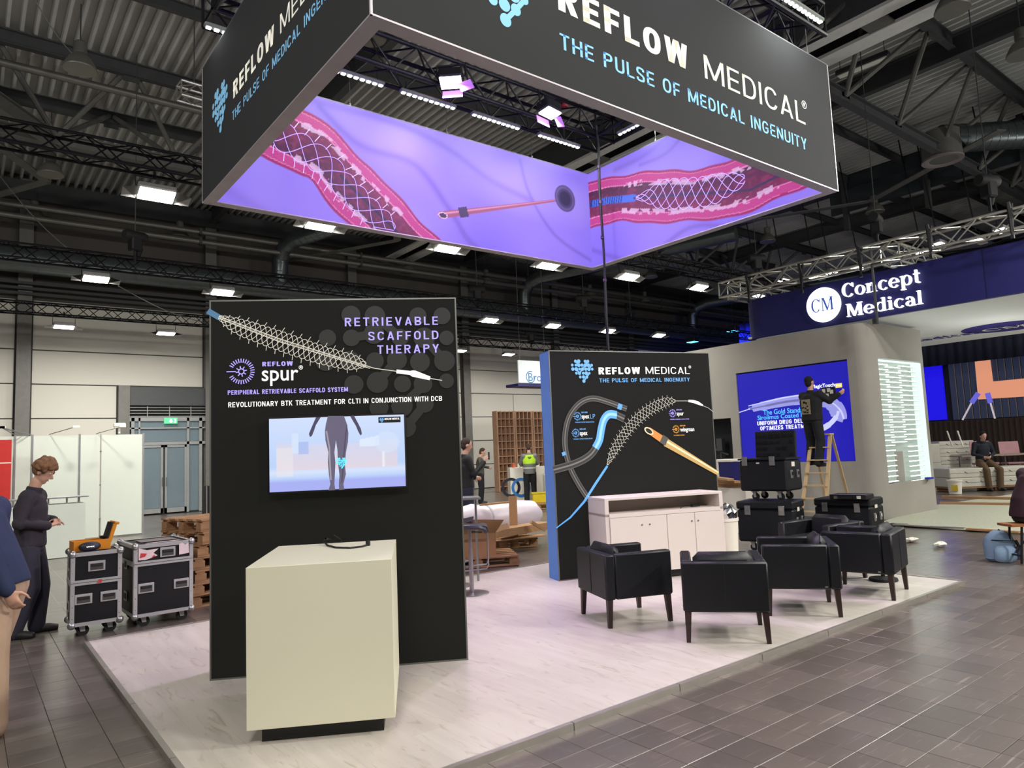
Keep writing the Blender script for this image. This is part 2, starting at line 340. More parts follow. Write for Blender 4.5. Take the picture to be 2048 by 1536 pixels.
# ================================================================ THE HALL
def floor_mat(name, joints):
    m = mat(name, s2l(78, 70, 64), .34, noise=.25, scale=1.3, bump=.07, bscale=8, rvar=.1, coat=.45, col2=s2l(112, 103, 95)); nt = m.node_tree; N = nt.nodes; L = nt.links; p = N['Principled BSDF']
    base = p.inputs['Base Color'].links[0].from_socket; tc = N.new('ShaderNodeTexCoord')
    mm = N.new('ShaderNodeMapping'); L.new(tc.outputs['Object'], mm.inputs[0])
    geo = N.new('ShaderNodeNewGeometry')
    # scuffs and scratches
    out0 = base
    for ang, sx_, th, am in ((.5, 26, .66, .5), (-.9, 30, .68, .4), (1.45, 22, .67, .4), (.05, 34, .67, .35)):
        m_ = N.new('ShaderNodeMapping'); m_.inputs['Rotation'].default_value = (0, 0, ang); m_.inputs['Scale'].default_value = (.9, sx_, 1); L.new(geo.outputs['Position'], m_.inputs[0])
        n_ = N.new('ShaderNodeTexNoise'); n_.inputs['Scale'].default_value = 1.6; n_.inputs['Detail'].default_value = 2.5; n_.inputs['Distortion'].default_value = .25; L.new(m_.outputs[0], n_.inputs[0])
        r_ = N.new('ShaderNodeValToRGB'); r_.color_ramp.elements[0].position = th; r_.color_ramp.elements[1].position = th+.05; L.new(n_.outputs[0], r_.inputs[0])
        k_ = N.new('ShaderNodeMath'); k_.operation = 'MULTIPLY'; k_.inputs[1].default_value = am; L.new(r_.outputs[0], k_.inputs[0])
        x_ = N.new('ShaderNodeMix'); x_.data_type = 'RGBA'; x_.inputs[7].default_value = (*s2l(158, 148, 138), 1); L.new(out0, x_.inputs[6]); L.new(k_.outputs[0], x_.inputs[0]); out0 = x_.outputs[2]
    base = out0
    sc = N.new('ShaderNodeTexNoise'); sc.inputs['Scale'].default_value = 7; sc.inputs['Detail'].default_value = 8; sc.inputs['Roughness'].default_value = .75; L.new(geo.outputs['Position'], sc.inputs[0])
    cr = N.new('ShaderNodeValToRGB'); cr.color_ramp.elements[0].position = .56; cr.color_ramp.elements[1].position = .74; L.new(sc.outputs[0], cr.inputs[0])
    mx = N.new('ShaderNodeMix'); mx.data_type = 'RGBA'; mx.inputs[7].default_value = (*s2l(150, 140, 132), 1); L.new(base, mx.inputs[6])
    k = N.new('ShaderNodeMath'); k.operation = 'MULTIPLY'; k.inputs[1].default_value = .35; L.new(cr.outputs[0], k.inputs[0]); L.new(k.outputs[0], mx.inputs[0]); out = mx.outputs[2]
    if not joints:                                            # each tile a shade of its own
        oi = N.new('ShaderNodeObjectInfo'); hs = N.new('ShaderNodeHueSaturation'); mr = N.new('ShaderNodeMapRange'); mr.inputs[3].default_value = .82; mr.inputs[4].default_value = 1.16
        L.new(oi.outputs['Random'], mr.inputs[0]); L.new(mr.outputs[0], hs.inputs['Value']); L.new(out, hs.inputs['Color']); out = hs.outputs[0]
    else:
        bt = N.new('ShaderNodeTexBrick'); bt.offset = 0; bt.inputs['Scale'].default_value = 1; bt.inputs['Brick Width'].default_value = .25; bt.inputs['Row Height'].default_value = .25; bt.inputs['Mortar Size'].default_value = .003
        bt.inputs['Color1'].default_value = (1, 1, 1, 1); bt.inputs['Color2'].default_value = (.84, .84, .84, 1); bt.inputs['Mortar'].default_value = (2.6, 2.4, 2.1, 1); L.new(geo.outputs['Position'], bt.inputs[0])
        mu = N.new('ShaderNodeMix'); mu.data_type = 'RGBA'; mu.blend_type = 'MULTIPLY'; mu.inputs[0].default_value = 1; L.new(out, mu.inputs[6]); L.new(bt.outputs[0], mu.inputs[7]); out = mu.outputs[2]
    L.new(out, p.inputs['Base Color']); return m
FM = floor_mat('worn_floor', True); TMt = floor_mat('worn_floor_tile', False)
GROUT = mat('floor_grout', s2l(150, 138, 122), .9)
fl = struct(MB().box((22, 12, -.06), (76, 60, .1)).build('floor', FM))
PX0, PX1, PY0, PY1, PT = .95, 8.67, 3.24, 7.9, .04
cells = []
for i in range(-12, 64):
    for j in range(-4, 56):
        x, y = i*.25+.125, j*.25+.125; v = Vector((x, y, 0))-CAM; dp = v.dot(FW)
        if dp < 1: continue
        px = 1024+FPX*v.dot(RT)/dp; py = 768-FPX*v.dot(UP)/dp
        if -120 < px < 2170 and py < 1720 and dp < 8.6 and not (PX0+.13 < x < PX1-.13 and PY0+.13 < y < PY1-.13): cells.append((dp, x, y))
cells.sort(); rest = cells[298:]; cells = cells[:298]
tm = [MB().box((0, 0, -.005), (.2475, .2475, .01), bev=.0018).build('tile', TMt, fl)]
tm[0].location = (cells[0][1], cells[0][2], .006)
for k, (d, x, y) in enumerate(cells[1:]):
    o = tm[0].copy(); COL.objects.link(o); o.parent = fl; o.location = (x+random.uniform(-.0006, .0006), y+random.uniform(-.0006, .0006), .0045+.0012*random.random()); o.rotation_euler = (random.uniform(-.0015, .0015), random.uniform(-.0015, .0015), 0)
mb = MB()
for d, x, y in rest: mb.box((x, y, -.0005+.0012*random.random()), (.247, .247, .01))
mb.build('far_tiles', TMt, fl, kind='stuff')
# ---- back wall: steel columns, cream infill panels with joints, dark upper zone
YB = 26.87
CREAM = mat('cream_wall_panel', s2l(196, 193, 183), .75, noise=.03, scale=.5, bump=.05)
UPW = mat('upper_wall', s2l(84, 80, 76), .85, noise=.1, scale=.6)
wb = struct(MB().box((22, YB+.25, 3.6), (72, .3, 7.2)).build('wall_back', mat('panel_joint', s2l(70, 70, 68), .8)))
MB().box((22, YB+.2, 9.2), (72, .3, 4.0)).build('upper_band', UPW, wb)
COLM = mat('column_steel', s2l(104, 102, 98), .55, noise=.1)
cols = [1.45+5.6*k for k in range(-2, 10)]
c0 = None
for x in cols:
    if c0 is None:
        mb = MB().box((0, 0, 5.5), (.38, .03, 11)).box((0, .12, 5.5), (.05, .22, 11)).box((0, .24, 5.5), (.38, .03, 11)); c0 = mb.build('column', COLM, wb, loc=(x, YB-.16, 0)); continue
    o = c0.copy(); COL.objects.link(o); o.parent = wb; o.location = (x, YB-.16, 0)
pm = {}
for bi in range(len(cols)-1):
    xa, xb = cols[bi]+.22, cols[bi+1]-.22
    for z0, z1 in ((0, 1.1), (1.1, 2.2), (2.2, 3.3), (3.3, 4.4), (4.4, 5.5), (5.5, 7.12)):
        segs = [(xa, xb)]
        if abs(cols[bi]-1.45) < .1 and z1 < 4.5: segs = [(xa, 4.08)]
        elif z1 < 4.5: segs = [(xa, (xa+xb)/2), ((xa+xb)/2, xb)]
        for a, b in segs:
            key = (round(b-a, 2), round(z1-z0, 2))
            if key not in pm: pm[key] = MB().box((0, 0, 0), (b-a-.03, .06, z1-z0-.035), bev=.01).build('panel', CREAM, wb); o = pm[key]
            else: o = pm[key].copy(); COL.objects.link(o); o.parent = wb
            o.location = ((a+b)/2, YB+.08, (z0+z1)/2)
# door bay with glazed doors
dr = sempty('door_1'); FR = mat('door_frame_grey', s2l(140, 142, 142), .5); DK = mat('dark_header', s2l(66, 68, 70), .6)
MB().box((4.28, YB, 2.2), (.34, .2, 4.4)).build('jamb', COLM, dr)
MB().box((5.7, YB, 4.05), (2.5, .1, .62)).build('header', DK, dr)
GR = mat('grille_rail', s2l(150, 152, 150), .5)
MB().box((5.7, YB+.05, 3.52), (2.5, .04, .42)).build('vent_back', mat('vent_dark', s2l(14, 15, 16), .8), dr)
for z in (3.36, 3.46, 3.56, 3.66): MB().box((5.7, YB-.02, z), (2.5, .04, .018)).build('slat', GR, dr)
for x in (5.0, 5.7, 6.4): MB().box((x, YB-.02, 3.52), (.02, .05, .36)).build('bar', GR, dr)
GLS = mat('door_glass', s2l(150, 170, 182), .06, noise=.02, alpha=.35, spec=.8)
for z, h in ((3.26, .14), (2.42, .1), (2.95, .05)): MB().box((5.7, YB-.03, z), (2.5, .08, h)).build('rail', FR, dr)
for x, w in ((4.55, .1), (4.75, .06), (6.3, .08), (6.72, .1)): MB().box((x, YB-.03, 1.66), (w, .08, 3.3)).build('post', FR, dr)
for x0, x1 in ((4.78, 5.5), (5.56, 6.26)):
    d = MB(); 
    for a, b in (((x0, YB-.05, .04), (x0+.07, YB+.01, 2.36)), ((x1-.07, YB-.05, .04), (x1, YB+.01, 2.36)), ((x0, YB-.05, .04), (x1, YB+.01, .2)), ((x0, YB-.05, 2.28), (x1, YB+.01, 2.36))): d.span(a, b)
    d = d.build('door_leaf', FR, dr); MB().box(((x0+x1)/2, YB-.02, 1.24), (x1-x0-.14, .012, 2.06)).build('pane', GLS, d)
    hx = x1-.035 if x0 < 5 else x0+.035
    MB().tube([(hx, YB-.09, .95), (hx, YB-.09, 1.25)], .012).bar((hx, YB-.09, .97), (hx, YB-.04, .97), .015).bar((hx, YB-.09, 1.23), (hx, YB-.04, 1.23), .015).build('door_handle', CHROME, d)
for x0, x1, z0, z1 in ((4.6, 4.72, .05, 2.37), (4.78, 6.26, 2.48, 2.92), (4.78, 6.26, 2.98, 3.2), (6.35, 6.67, .05, 2.37), (6.35, 6.67, 2.48, 3.2), (4.6, 4.72, 2.48, 3.2)): MB().box(((x0+x1)/2, YB, (z0+z1)/2), (x1-x0, .012, z1-z0)).build('pane', GLS, dr)
MB().box((5.7, YB+.9, 1.7), (3.2, .05, 3.4)).build('lobby_wall', mat('lobby_wall', s2l(106, 126, 138), .6, noise=.35, scale=3, stretch=(1, 1, 3)), dr)
MB().box((5.15, YB+.6, 1.1), (.4, .05, 2.2)).box((6.3, YB+.6, 1.2), (.5, .05, 1.6)).build('lobby_column', DK, dr)
# lobby reflections of a ceiling lamp: imitated by small glowing bars beyond the glass
MB().box((5.1, YB+.7, 2.74), (.12, .03, .03)).box((5.9, YB+.7, 2.78), (.12, .03, .03)).build('lamp_reflection', glow('warm_reflection', (255, 190, 120), 3), dr)
ex = thing('exit_sign', 'green glowing exit sign with white arrow above the glazed doors', 'exit sign', (5.72, YB-.12, 3.2))
MB().box((0, 0, 0), (.42, .06, .2)).build('sign_box', glow('exit_green', (90, 200, 140), 1.3), ex)
WG = glow('sign_white', (240, 255, 245), 2)
MB().prism([(-.03, .06), (.03, .06), (.03, -.01), (.07, -.01), (0, -.08), (-.07, -.01), (-.03, -.01)], 0, .004, Matrix.Translation((0, -.032, 0))@Matrix.Rotation(math.pi/2, 4, 'X')).build('arrow', WG, ex)
MB().prism([(.1, -.07), (.13, .0), (.1, .06), (.14, .07), (.17, .01), (.15, -.07)], 0, .004, Matrix.Translation((0, -.032, 0))@Matrix.Rotation(math.pi/2, 4, 'X')).build('running_figure', WG, ex)
struct(MB().box((53, 0, 5.5), (.3, 54, 11)).build('wall_far', mat('far_wall_dark', s2l(44, 48, 56), .85)))
# ---- roof: trapezoidal sheet with ribs running to the back wall
ZR = 11.0
ROOF = mat('roof_sheet', s2l(196, 198, 196), .6, .0, noise=.2, scale=.8, bump=.1, stretch=(1, .15, 1))
mb = MB(); p = .30; x = -9.0; vs = []; prof = []; p = .25
while x < 53: prof += [(x, 0), (x+.06, .0), (x+.075, .2), (x+p-.015, .2), (x+p-.001, 0)]; x += p
for y in (-16, 27.2):
    for a, z in prof: vs.append((a, y, ZR+z+.02*(y-5)*0))
n = len(prof); mb.add(vs, [(i, i+1, i+1+n, i+n) for i in range(n-1)]); struct(mb.build('ceiling', ROOF, nrm=False))
# ---- roof trusses: upper chords on the purlin lines, lower nodes with tubes and plates
def beam_i(mb, a, b, h=.3, w=.16):
    a = Vector(a); b = Vector(b); mb.bar(a, b, .02, h); up = Vector((0, 0, 1)); mb.bar(a+up*h/2, b+up*h/2, w, .025); mb.bar(a-up*h/2, b-up*h/2, w, .025)
def roof_truss(YC, xs, x0, x1, label):
    t = thing('roof_truss', label, 'truss', (0, YC, 0), 0, 'three sided steel trusses under the roof')
    for dy in (-1.42, 1.42): mb = MB(); beam_i(mb, (x0, dy, ZR-.19), (x1, dy, ZR-.19)); mb.build('upper_chord', GREYD, t)
    mb = MB(); beam_i(mb, (x0, 0, 9.35), (x1, 0, 9.35), .26, .2); mb.build('lower_chord', GREYST if YC > 10 else GREYD, t)
    tb = None
    for i in range(xs[1]):
        xn = xs[0]+2.64*i
        for sx in (-1, 1):
            for sy in (-1, 1):
                me = MB().tube([(0, 0, 0), (sx*1.26, sy*1.36, 1.42)], .062, 8).build('diagonal_tube', GREYST, t, smooth=True) if i == 0 else None
                if me: t['k%d%d' % (sx, sy)] = me.name
                else: me = bpy.data.objects[t['k%d%d' % (sx, sy)]].copy(); COL.objects.link(me); me.parent = t
                me.location = (xn, 0, 9.42)
        gp = MB().box((xn, 0, 9.5), (.34, .02, .26)).box((xn+1.32, -1.4, ZR-.36), (.34, .03, .22)).box((xn+1.32, 1.4, ZR-.36), (.34, .03, .22)).build('gusset_plate', GREYD, t)
    for k in list(t.keys()):
        if k.startswith('k'): del t[k]
    return t
roof_truss(18.95, (-1.08, 13), -9, 34, 'dark steel roof truss nearest the back wall')
roof_truss(7.35, (13.1, 10), 9, 53, 'steel roof truss over the pale neighbouring booth')
roof_truss(-4.3, (20, 9), 18, 53, 'steel roof truss running over the stage side of the hall')
for x, y0, y1 in ((20.9, 5.9, 26.8), (9.6, 17.4, 26.8), (31.2, 5.9, 26.8), (-1, 17.4, 26.8)):   # cross braces to the back wall
    t = MB().bar((x, y0, 9.35), (x+2.6, y0+4.6, 9.38), .26, .03).bar((x+2.6, y0+4.6, 9.38), (x, y0+9.2, 9.35), .26, .03)
    t = tag(t.build('cross_brace', GREYST), 'flat steel cross plates zigzagging under the roof, ' + {20.9: 'over the pale booth', 9.6: 'above the stent wall', 31.2: 'over the stage', -1: 'at the top corner of the view'}[x], 'brace')
# wide plate that climbs from the lower node at the top left corner of the view
a = G(112, 283, 9.35); b = G(-60, 165, 9.35); t = MB().bar((a.x, a.y, 9.35), (b.x, b.y, 9.35), .05, .34); beam_i(t, (a.x, a.y, 9.35), (b.x, b.y, 9.35), .34, .2)
tag(t.build('deep_brace_beam', GREYST), 'deep grey brace beam bolted to the truss node over the case stack', 'beam')
# purlins
for k, y in enumerate((14.6, 23.2, 11.8, 9.9, 3.0, 1.0, -1.6)):
    mb = MB(); beam_i(mb, (-9, y, ZR-.14), (53, y, ZR-.14), .22, .12); o = mb.build('trim_%d' % (k+1), GREYD); struct(o)
mb = MB().box((22, YB-.2, 10.6), (70, .2, .6)).build('trim_8', GREYD); struct(mb)
# rafters that run with the ribs
for k, x in enumerate((-4.15, 7.05, 18.25, 24.9, 29.45, 40.6)): mb = MB(); beam_i(mb, (x, -16, ZR-.3), (x, 26.8, ZR-.3), .5, .2); struct(mb.build('trim_%d' % (k+9), GREYD))
# hung fascia with posts over the stage
hf = struct(MB().box((24.9, 3.5, 10.35), (.1, 18, 1.3)).build('trim_20', mat('fascia_dark', s2l(46, 54, 60), .8)))
for y in (11.9, 9.2, 6.5, 3.8, 1.1): MB().box((24.75, y, 10.2), (.16, .16, 2.4)).build('post', GREYD, hf)
# big double beam with the dark slot
bx = tag(MB().span((13.9, -16, 9.95), (14.25, 26.6, 10.02)).span((14.7, -16, 9.95), (15.15, 26.6, 10.02)).build('flange', mat('pale_beam', s2l(206, 208, 204), .6)), 'wide pale double roof beam with a dark slot', 'beam')
MB().span((13.95, -16, 10.02), (14.03, 26.6, 10.9)).span((15.02, -16, 10.02), (15.1, 26.6, 10.9)).span((14.03, -16, 10.5), (15.02, 26.6, 10.56)).build('web', GREYD, bx)
for y in (2, 6, 10, 14, 18, 22): MB().box((14.5, y, 10.0), (.5, .5, .05)).build('cross_plate', GREYST, bx)
bx.name = 'roof_beam'
# pipes and ducts along the back wall
PIP = mat('pipe_grey', s2l(112, 112, 106), .4, .5); DUC = mat('spiral_duct', s2l(104, 112, 114), .32, .75, noise=.06)
for z, y, g in ((9.62, 25.2, 'upper'), (9.28, 25.2, 'lower')):
    o = MB().tube([(-8, y, z), (50, y, z)], .09, 10).build('service_pipe', PIP, smooth=True); tag(o, 'long grey service pipe high on the back wall, the %s of two' % g, 'pipe')
    for x in range(-6, 48, 6): MB().box((x+.3, y, z), (.08, .22, .22)).build('pipe_clamp', GREYD, o)
o = MB().tube([(-8, 17.9, ZR-.6), (24, 17.9, ZR-.6)], .085, 10).build('service_pipe', PIP, smooth=True); tag(o, 'grey pipe slung under the roof between the two big bell lamps', 'pipe')
def duct(name, pts, r, label, step=.28, ribs=True):
    o = MB().tube(pts, r, 20).build(name, DUC, smooth=True); tag(o, label, 'duct')
    if ribs:
        mb = MB()
        for a, b in zip(pts, pts[1:]):
            a = Vector(a); b = Vector(b); L = (b-a).length; d = (b-a).normalized(); n = int(L/step)
            for i in range(n): c = a+d*(i+.5)*step; mb.tube([c-d*.012, c+d*.012], r*1.02, 20)
        mb.build('seam_rings', DUC, o, kind='stuff')
    return o
duct('air_duct', [(-8, 25.7, 8.1), (50, 25.7, 8.1)], .42, 'large ribbed silver air duct along the back wall', .34)
def conn(x, label):
    pts = [(x, 25.6, 8.2), (x, 25.55, 9.1), (x+.05, 25.2, 9.5), (x+.25, 24.6, 9.7), (x+3.2, 16, 9.9)]
    duct('branch_duct', pts, .3, label, .3)
conn(9.2, 'silver branch duct rising from the long duct above the product screen wall'); conn(20.9, 'silver branch duct bending down beside the hanging box far corner'); conn(33.5, 'silver branch duct beyond the white flood lamps over the curtain')
for k, z in enumerate((7.55, 7.38, 7.22)): struct(MB().box((22, YB-.35, z), (60, .12, .08)).build('trim_%d' % (30+k), mat('cable_tray', s2l(52, 56, 58), .6)))
# round air outlet hanging at the right with its duct
d0 = G(1880, 268, 9.9); dd = thing('air_outlet', 'round grey air outlet drum hanging under its silver duct', 'air outlet', (d0.x, d0.y, 9.15)); dd.scale = (.78, .78, .85)
MB().lathe([(.62, 0), (.62, .9), (.3, 1.0), (0, 1.0)], seg=28).build('drum', GREYST, dd, smooth=True)
MB().lathe([(.28, .1), (.42, .0), (.56, -.02), (.66, -.03), (.66, .03), (.62, .05)], seg=28).build('rim', mat('outlet_rim', s2l(120, 112, 112), .6), dd, smooth=True)
MB().lathe([(0, .12), (.28, .12)], seg=24).build('dark_core', BLACKP, dd); 
duct('supply_duct', [(d0.x, d0.y, 9.75), (d0.x+2.2, d0.y-1.7, 9.8), (d0.x+9, d0.y-7, 9.8)], .38, 'bright silver supply duct leading away from the round outlet', .22)
# bell lamps (unlit)
BELLM = mat('bell_shade', s2l(120, 120, 112), .45, .4); BELLI = mat('bell_inner', s2l(225, 228, 215), .35)
bell = None
def bellat(px, py, z, label, sc=1):
    global bell
    g = G(px, py, z)
    if bell is None:
        bell = thing('bell_lamp', label, 'lamp', g, 0, 'unlit bell lamps under the roof')
        MB().lathe([(.30, 0), (.31, .02), (.27, .12), (.2, .24), (.12, .31), (.1, .34)], seg=24).build('shade', BELLM, bell, smooth=True)
        MB().lathe([(.295, .004), (.26, .11), (.19, .22), (.1, .29), (0, .3)], seg=24).build('reflector', BELLI, bell, smooth=True)
        MB().lathe([(.1, .34), (.12, .36), (.12, .56), (.08, .6), (0, .6)], seg=14).build('ballast_box', GREYST, bell, smooth=True)
        MB().tube([(0, 0, .58), (0, 0, 1.5)], .012, 6).build('hanging_cord', GREYD, bell); o = bell
    else: o = dup(bell, g, label=label)
    for c in [x for x in bpy.data.objects if x.parent == o and x.name.startswith('hanging_cord')]: k = (11.0-g[2]-.58)/.92; c.scale = (1, 1, k); c.location = (0, 0, .58-.58*k)
    return o
for px, py, z, lb in ((160, 140, 9.6, 'large unlit bell lamp high above the case stack'), (101, 350, 9.2, 'unlit bell lamp below the first, over the black light truss'), (68, 438, 9.6, 'small unlit bell lamp by the wall pipes, farthest of its row'), (360, 475, 9.6, 'small unlit bell lamp just under the floodlight by the hanging box'),
    (741, 78, 9.8, 'unlit bell lamp seen inside the near corner of the hanging box'), (1905, 22, 9.6, 'wide unlit bell lamp beside the pale double beam'), (815, 545, 9.3, 'unlit bell lamp under the slotted roof beam near the back wall'), (973, 565, 9.4, 'unlit bell lamp just past the slotted beam end'), (1180, 592, 9.4, 'unlit bell lamp below the hanging box far corner'), (1290, 605, 9.4, 'unlit bell lamp in the dark behind the black pole'), (1302, 555, 9.4, 'unlit bell lamp beside the brightest far floodlight'), (1536, 484, 9.4, 'unlit bell lamp over the curved blue fascia end'), (1750, 425, 9.3, 'unlit bell lamp above the silver truss corner'), (2046, 110, 9.6, 'unlit bell lamp at the frame edge by the roof node')):
    bellat(px, py, z, lb)
# linear hanging lamp
g = G(1725, 135, 10.3); t = thing('slim_hanging_lamp', 'slim unlit box lamp hanging between two roof tubes', 'lamp', g, math.radians(95))
MB().box((0, 0, .08), (1.2, .22, .14), bev=.03).build('housing', GREYD, t); MB().box((0, 0, 0), (1.12, .2, .03), bev=.01).build('diffuser', BELLI, t); MB().tube([(-.5, 0, .1), (-.5, 0, .8)], .008).build('hanger', GREYD, t); MB().tube([(.5, 0, .1), (.5, 0, .8)], .008).build('hanger', GREYD, t)
# ================================================================ LIGHTING TRUSSES
def box_truss(name, a, b, w, label, m, group=None, step=None, cr=.025, lr=.011, up=(0, 0, 1), cat='truss'):
    a = Vector(a); b = Vector(b); L = (b-a).length; d = (b-a).normalized(); s_ = Vector(up).cross(d).normalized(); step = step or w*1.05
    t = thing(name, label, cat, a, 0, group); cs = [s_*sx*w/2+Vector(up)*sz*w/2 for sx, sz in ((-1, -1), (1, -1), (1, 1), (-1, 1))]
    for c in cs: MB().tube([c, c+d*L], cr, 8).build('chord', m, t, smooth=True)
    mb = MB(); n = max(2, int(round(L/step))); st = L/n
    for f in range(4):
        p, q = cs[f], cs[(f+1) % 4]
        for i in range(n):
            s0, s1 = (p, q) if (i+f) % 2 == 0 else (q, p); mb.tube([s0+d*i*st, s1+d*(i+1)*st], lr, 5, cap=False)
    for i in (0, n): 
        for f in range(4): mb.tube([cs[f]+d*i*st, cs[(f+1) % 4]+d*i*st], lr*1.3, 5, cap=False)
    mb.build('lattice_braces', m, t, kind='stuff'); return t
ZT = 6.0; T1Y = G(200, 325, ZT).y; T2Y = G(200, 536, ZT).y; T3Y = G(200, 637, ZT).y
for nm, y, x0, x1, lb in (('a', T1Y, -6, 40, 'long black light truss nearest the black screen wall'), ('b', T2Y, -6, 27, 'long black light truss in front of the silver duct'), ('c', T3Y, -6, 26, 'lowest looking black light truss across the cream wall panels')):
    box_truss('light_truss', (x0, y, ZT+.15), (x1, y, ZT+.15), .3, lb, STEELD, 'black light trusses of the hall', cr=.024, lr=.012)
# floodlights
FHOU = mat('flood_housing', s2l(150, 150, 148), .5, .3)
fl0 = None
def flood(g, label, rz=0, tilt=0, tip=None, watt=FLOOD, group='white floodlights hanging from the trusses', lit=True):
    global fl0
    if fl0 is None:
        fl0 = thing('floodlight', label, 'floodlight', g, rz, group)
        MB().box((0, 0, .05), (.52, .3, .1), bev=.02).build('housing', FHOU, fl0)
        MB().box((0, 0, -.008), (.48, .26, .02)).build('lamp_face', LAMPW, fl0)
        MB().add([(-.26, -.15, 0), (-.26, .15, 0), (-.46, .1, -.03), (-.46, -.1, -.03), (-.46, .1, -.036), (-.46, -.1, -.036)], [(0, 1, 2, 3), (0, 3, 5, 4, 1)]).build('barn_door', FHOU, fl0)
        MB().add([(.26, -.15, 0), (.26, .15, 0), (.46, .1, -.03), (.46, -.1, -.03), (.46, .1, -.036), (.46, -.1, -.036)], [(0, 1, 2, 3), (0, 3, 5, 4, 1)]).build('barn_door', FHOU, fl0)
        MB().tube([(-.27, 0, .05), (-.27, 0, .3), (.27, 0, .3), (.27, 0, .05)], .01, 6).build('yoke', BLACKP, fl0); MB().tube([(0, 0, .3), (0, 0, .45)], .02, 6).build('clamp', BLACKP, fl0); o = fl0
    else: o = dup(fl0, g, rz, label)
    o.rotation_euler = (tilt, 0, rz)
    top = 6.0 if g[1] < 27 and lit and watt is not None and group.startswith('white') else None
    for c in [x for x in bpy.data.objects if x.parent == o and x.name.startswith('clamp')]:
        if top and top-g[2]-.3 > .05: c.location = (0, 0, .3-.3*(top-g[2]-.3)/.15); c.scale = (1, 1, (top-g[2]-.3+.02)/.15)
    if watt: area((g[0], g[1], g[2]-.04), (g[0]+(tip[0] if tip else 0), g[1]+(tip[1] if tip else 0), 0), .5, .28, watt, spread=165)
    return o
def ont(px, py, z=5.55, k=[0]):
    k[0] += 1; return onY(px, py, T1Y if k[0] <= 6 else T2Y if k[0] <= 12 else T3Y)
for i, (px, py, z, lb, tilt, w) in enumerate((
 (313, 390, 5.5, 'brightest floodlight beside the hanging box, with both flaps open', -.35, FLOOD), (642, 450, 5.5, 'floodlight just under the purple long panel', -.35, FLOOD), (896, 496, 5.5, 'floodlight under the slotted roof beam end', -.35, FLOOD), (1097, 531, 5.5, 'floodlight under the right part of the purple panel', -.3, FLOOD), (1258, 554, 5.5, 'bright floodlight right of the black pole', -.3, FLOOD), (1398, 575, 5.5, 'bright floodlight left of the silver truss end', -.3, FLOOD),
 (192, 558, 5.5, 'floodlight with open flaps on the duct-side truss', -.25, FLOOD), (445, 585, 5.5, 'floodlight just above the stent screen wall corner', -.3, FLOOD), (980, 641, 5.5, 'floodlight on the duct-side truss, first past the screen wall', -.3, FLOOD), (1106, 652, 5.5, 'floodlight on the duct-side truss with a dark flap', -.3, 0), (1217, 662, 5.5, 'floodlight on the duct-side truss beside the pole', -.3, FLOOD), (1318, 671, 5.5, 'floodlight with hanging flap at the duct-side truss end', -.3, 0),
 (128, 654, 5.5, 'floodlight on the lowest truss, before the cream panels', -.15, 200), (332, 667, 5.5, 'floodlight on the lowest truss with its front flap down', -.15, 200), (1017, 709, 5.5, 'floodlight on the lowest truss left of the blue-edged wall', -.15, 200), (920, 702, 5.5, 'small floodlight peeking past the stent screen wall edge', -.15, 0), (520+643, 738, 5.5, 'floodlight hidden behind the blue-edged wall', -.15, 200))):
    flood(ont(px, py, z), lb, 0, tilt, (0, 2.5) if tilt < -.2 else (0, 1.0), w)
for i, (px, py, lb) in enumerate(((1518, 592, 'floodlight against the curved end of the blue fascia'), (1568, 561, 'floodlight left of the round emblem, above the fascia'), (1632, 555, 'floodlight directly above the round emblem'), (1662, 546, 'floodlight above the first letter of the lit name'), (1720, 536, 'floodlight above the middle of the lit name'), (1878, 489, 'floodlight right of the silver truss corner'), (1845, 506, 'floodlight above the fascia joint'), (1956, 481, 'floodlight above the plain right part of the fascia'), (2003, 461, 'floodlight at the right end of the distant row'))):
    o = flood(G(px, py, 7.2), lb, 0, -.1, None, 0, lit=False)
    for c in [x for x in bpy.data.objects if x.parent == o and x.name.startswith('clamp')]: c.scale = (1, 1, 3.48/.15); c.location = (0, 0, .3-.3*3.48/.15)
for px, py, lb in ((1385, 683, 'small cyan stage lamp shining on the blue curtain'), (1466, 661, 'small cyan stage lamp beside the blue fascia')):
    g = onX(px, py, 27.9); t = thing('stage_lamp', lb, 'stage lamp', g, math.radians(90), 'cyan lamps before the curtain')
    MB().box((0, 0, .08), (.5, .4, .2), bev=.03).build('housing', BLACKP, t); MB().box((0, 0, -.03), (.44, .34, .02)).build('lamp_face', glow('cyan_lamp', (90, 200, 255), 4), t); MB().tube([(-.28, 0, .1), (-.28, 0, .4), (.28, 0, .4), (.28, 0, .1)], .02).build('yoke', BLACKP, t); MB().tube([(0, 0, .4), (0, 0, 11.0-g.z)], .012, 5).build('hanging_rod', BLACKP, t)
    area(g+Vector((.15, 0, -.1)), g+Vector((1.0, 0, -1.6)), .4, .3, 260, (.08, .14, 1))
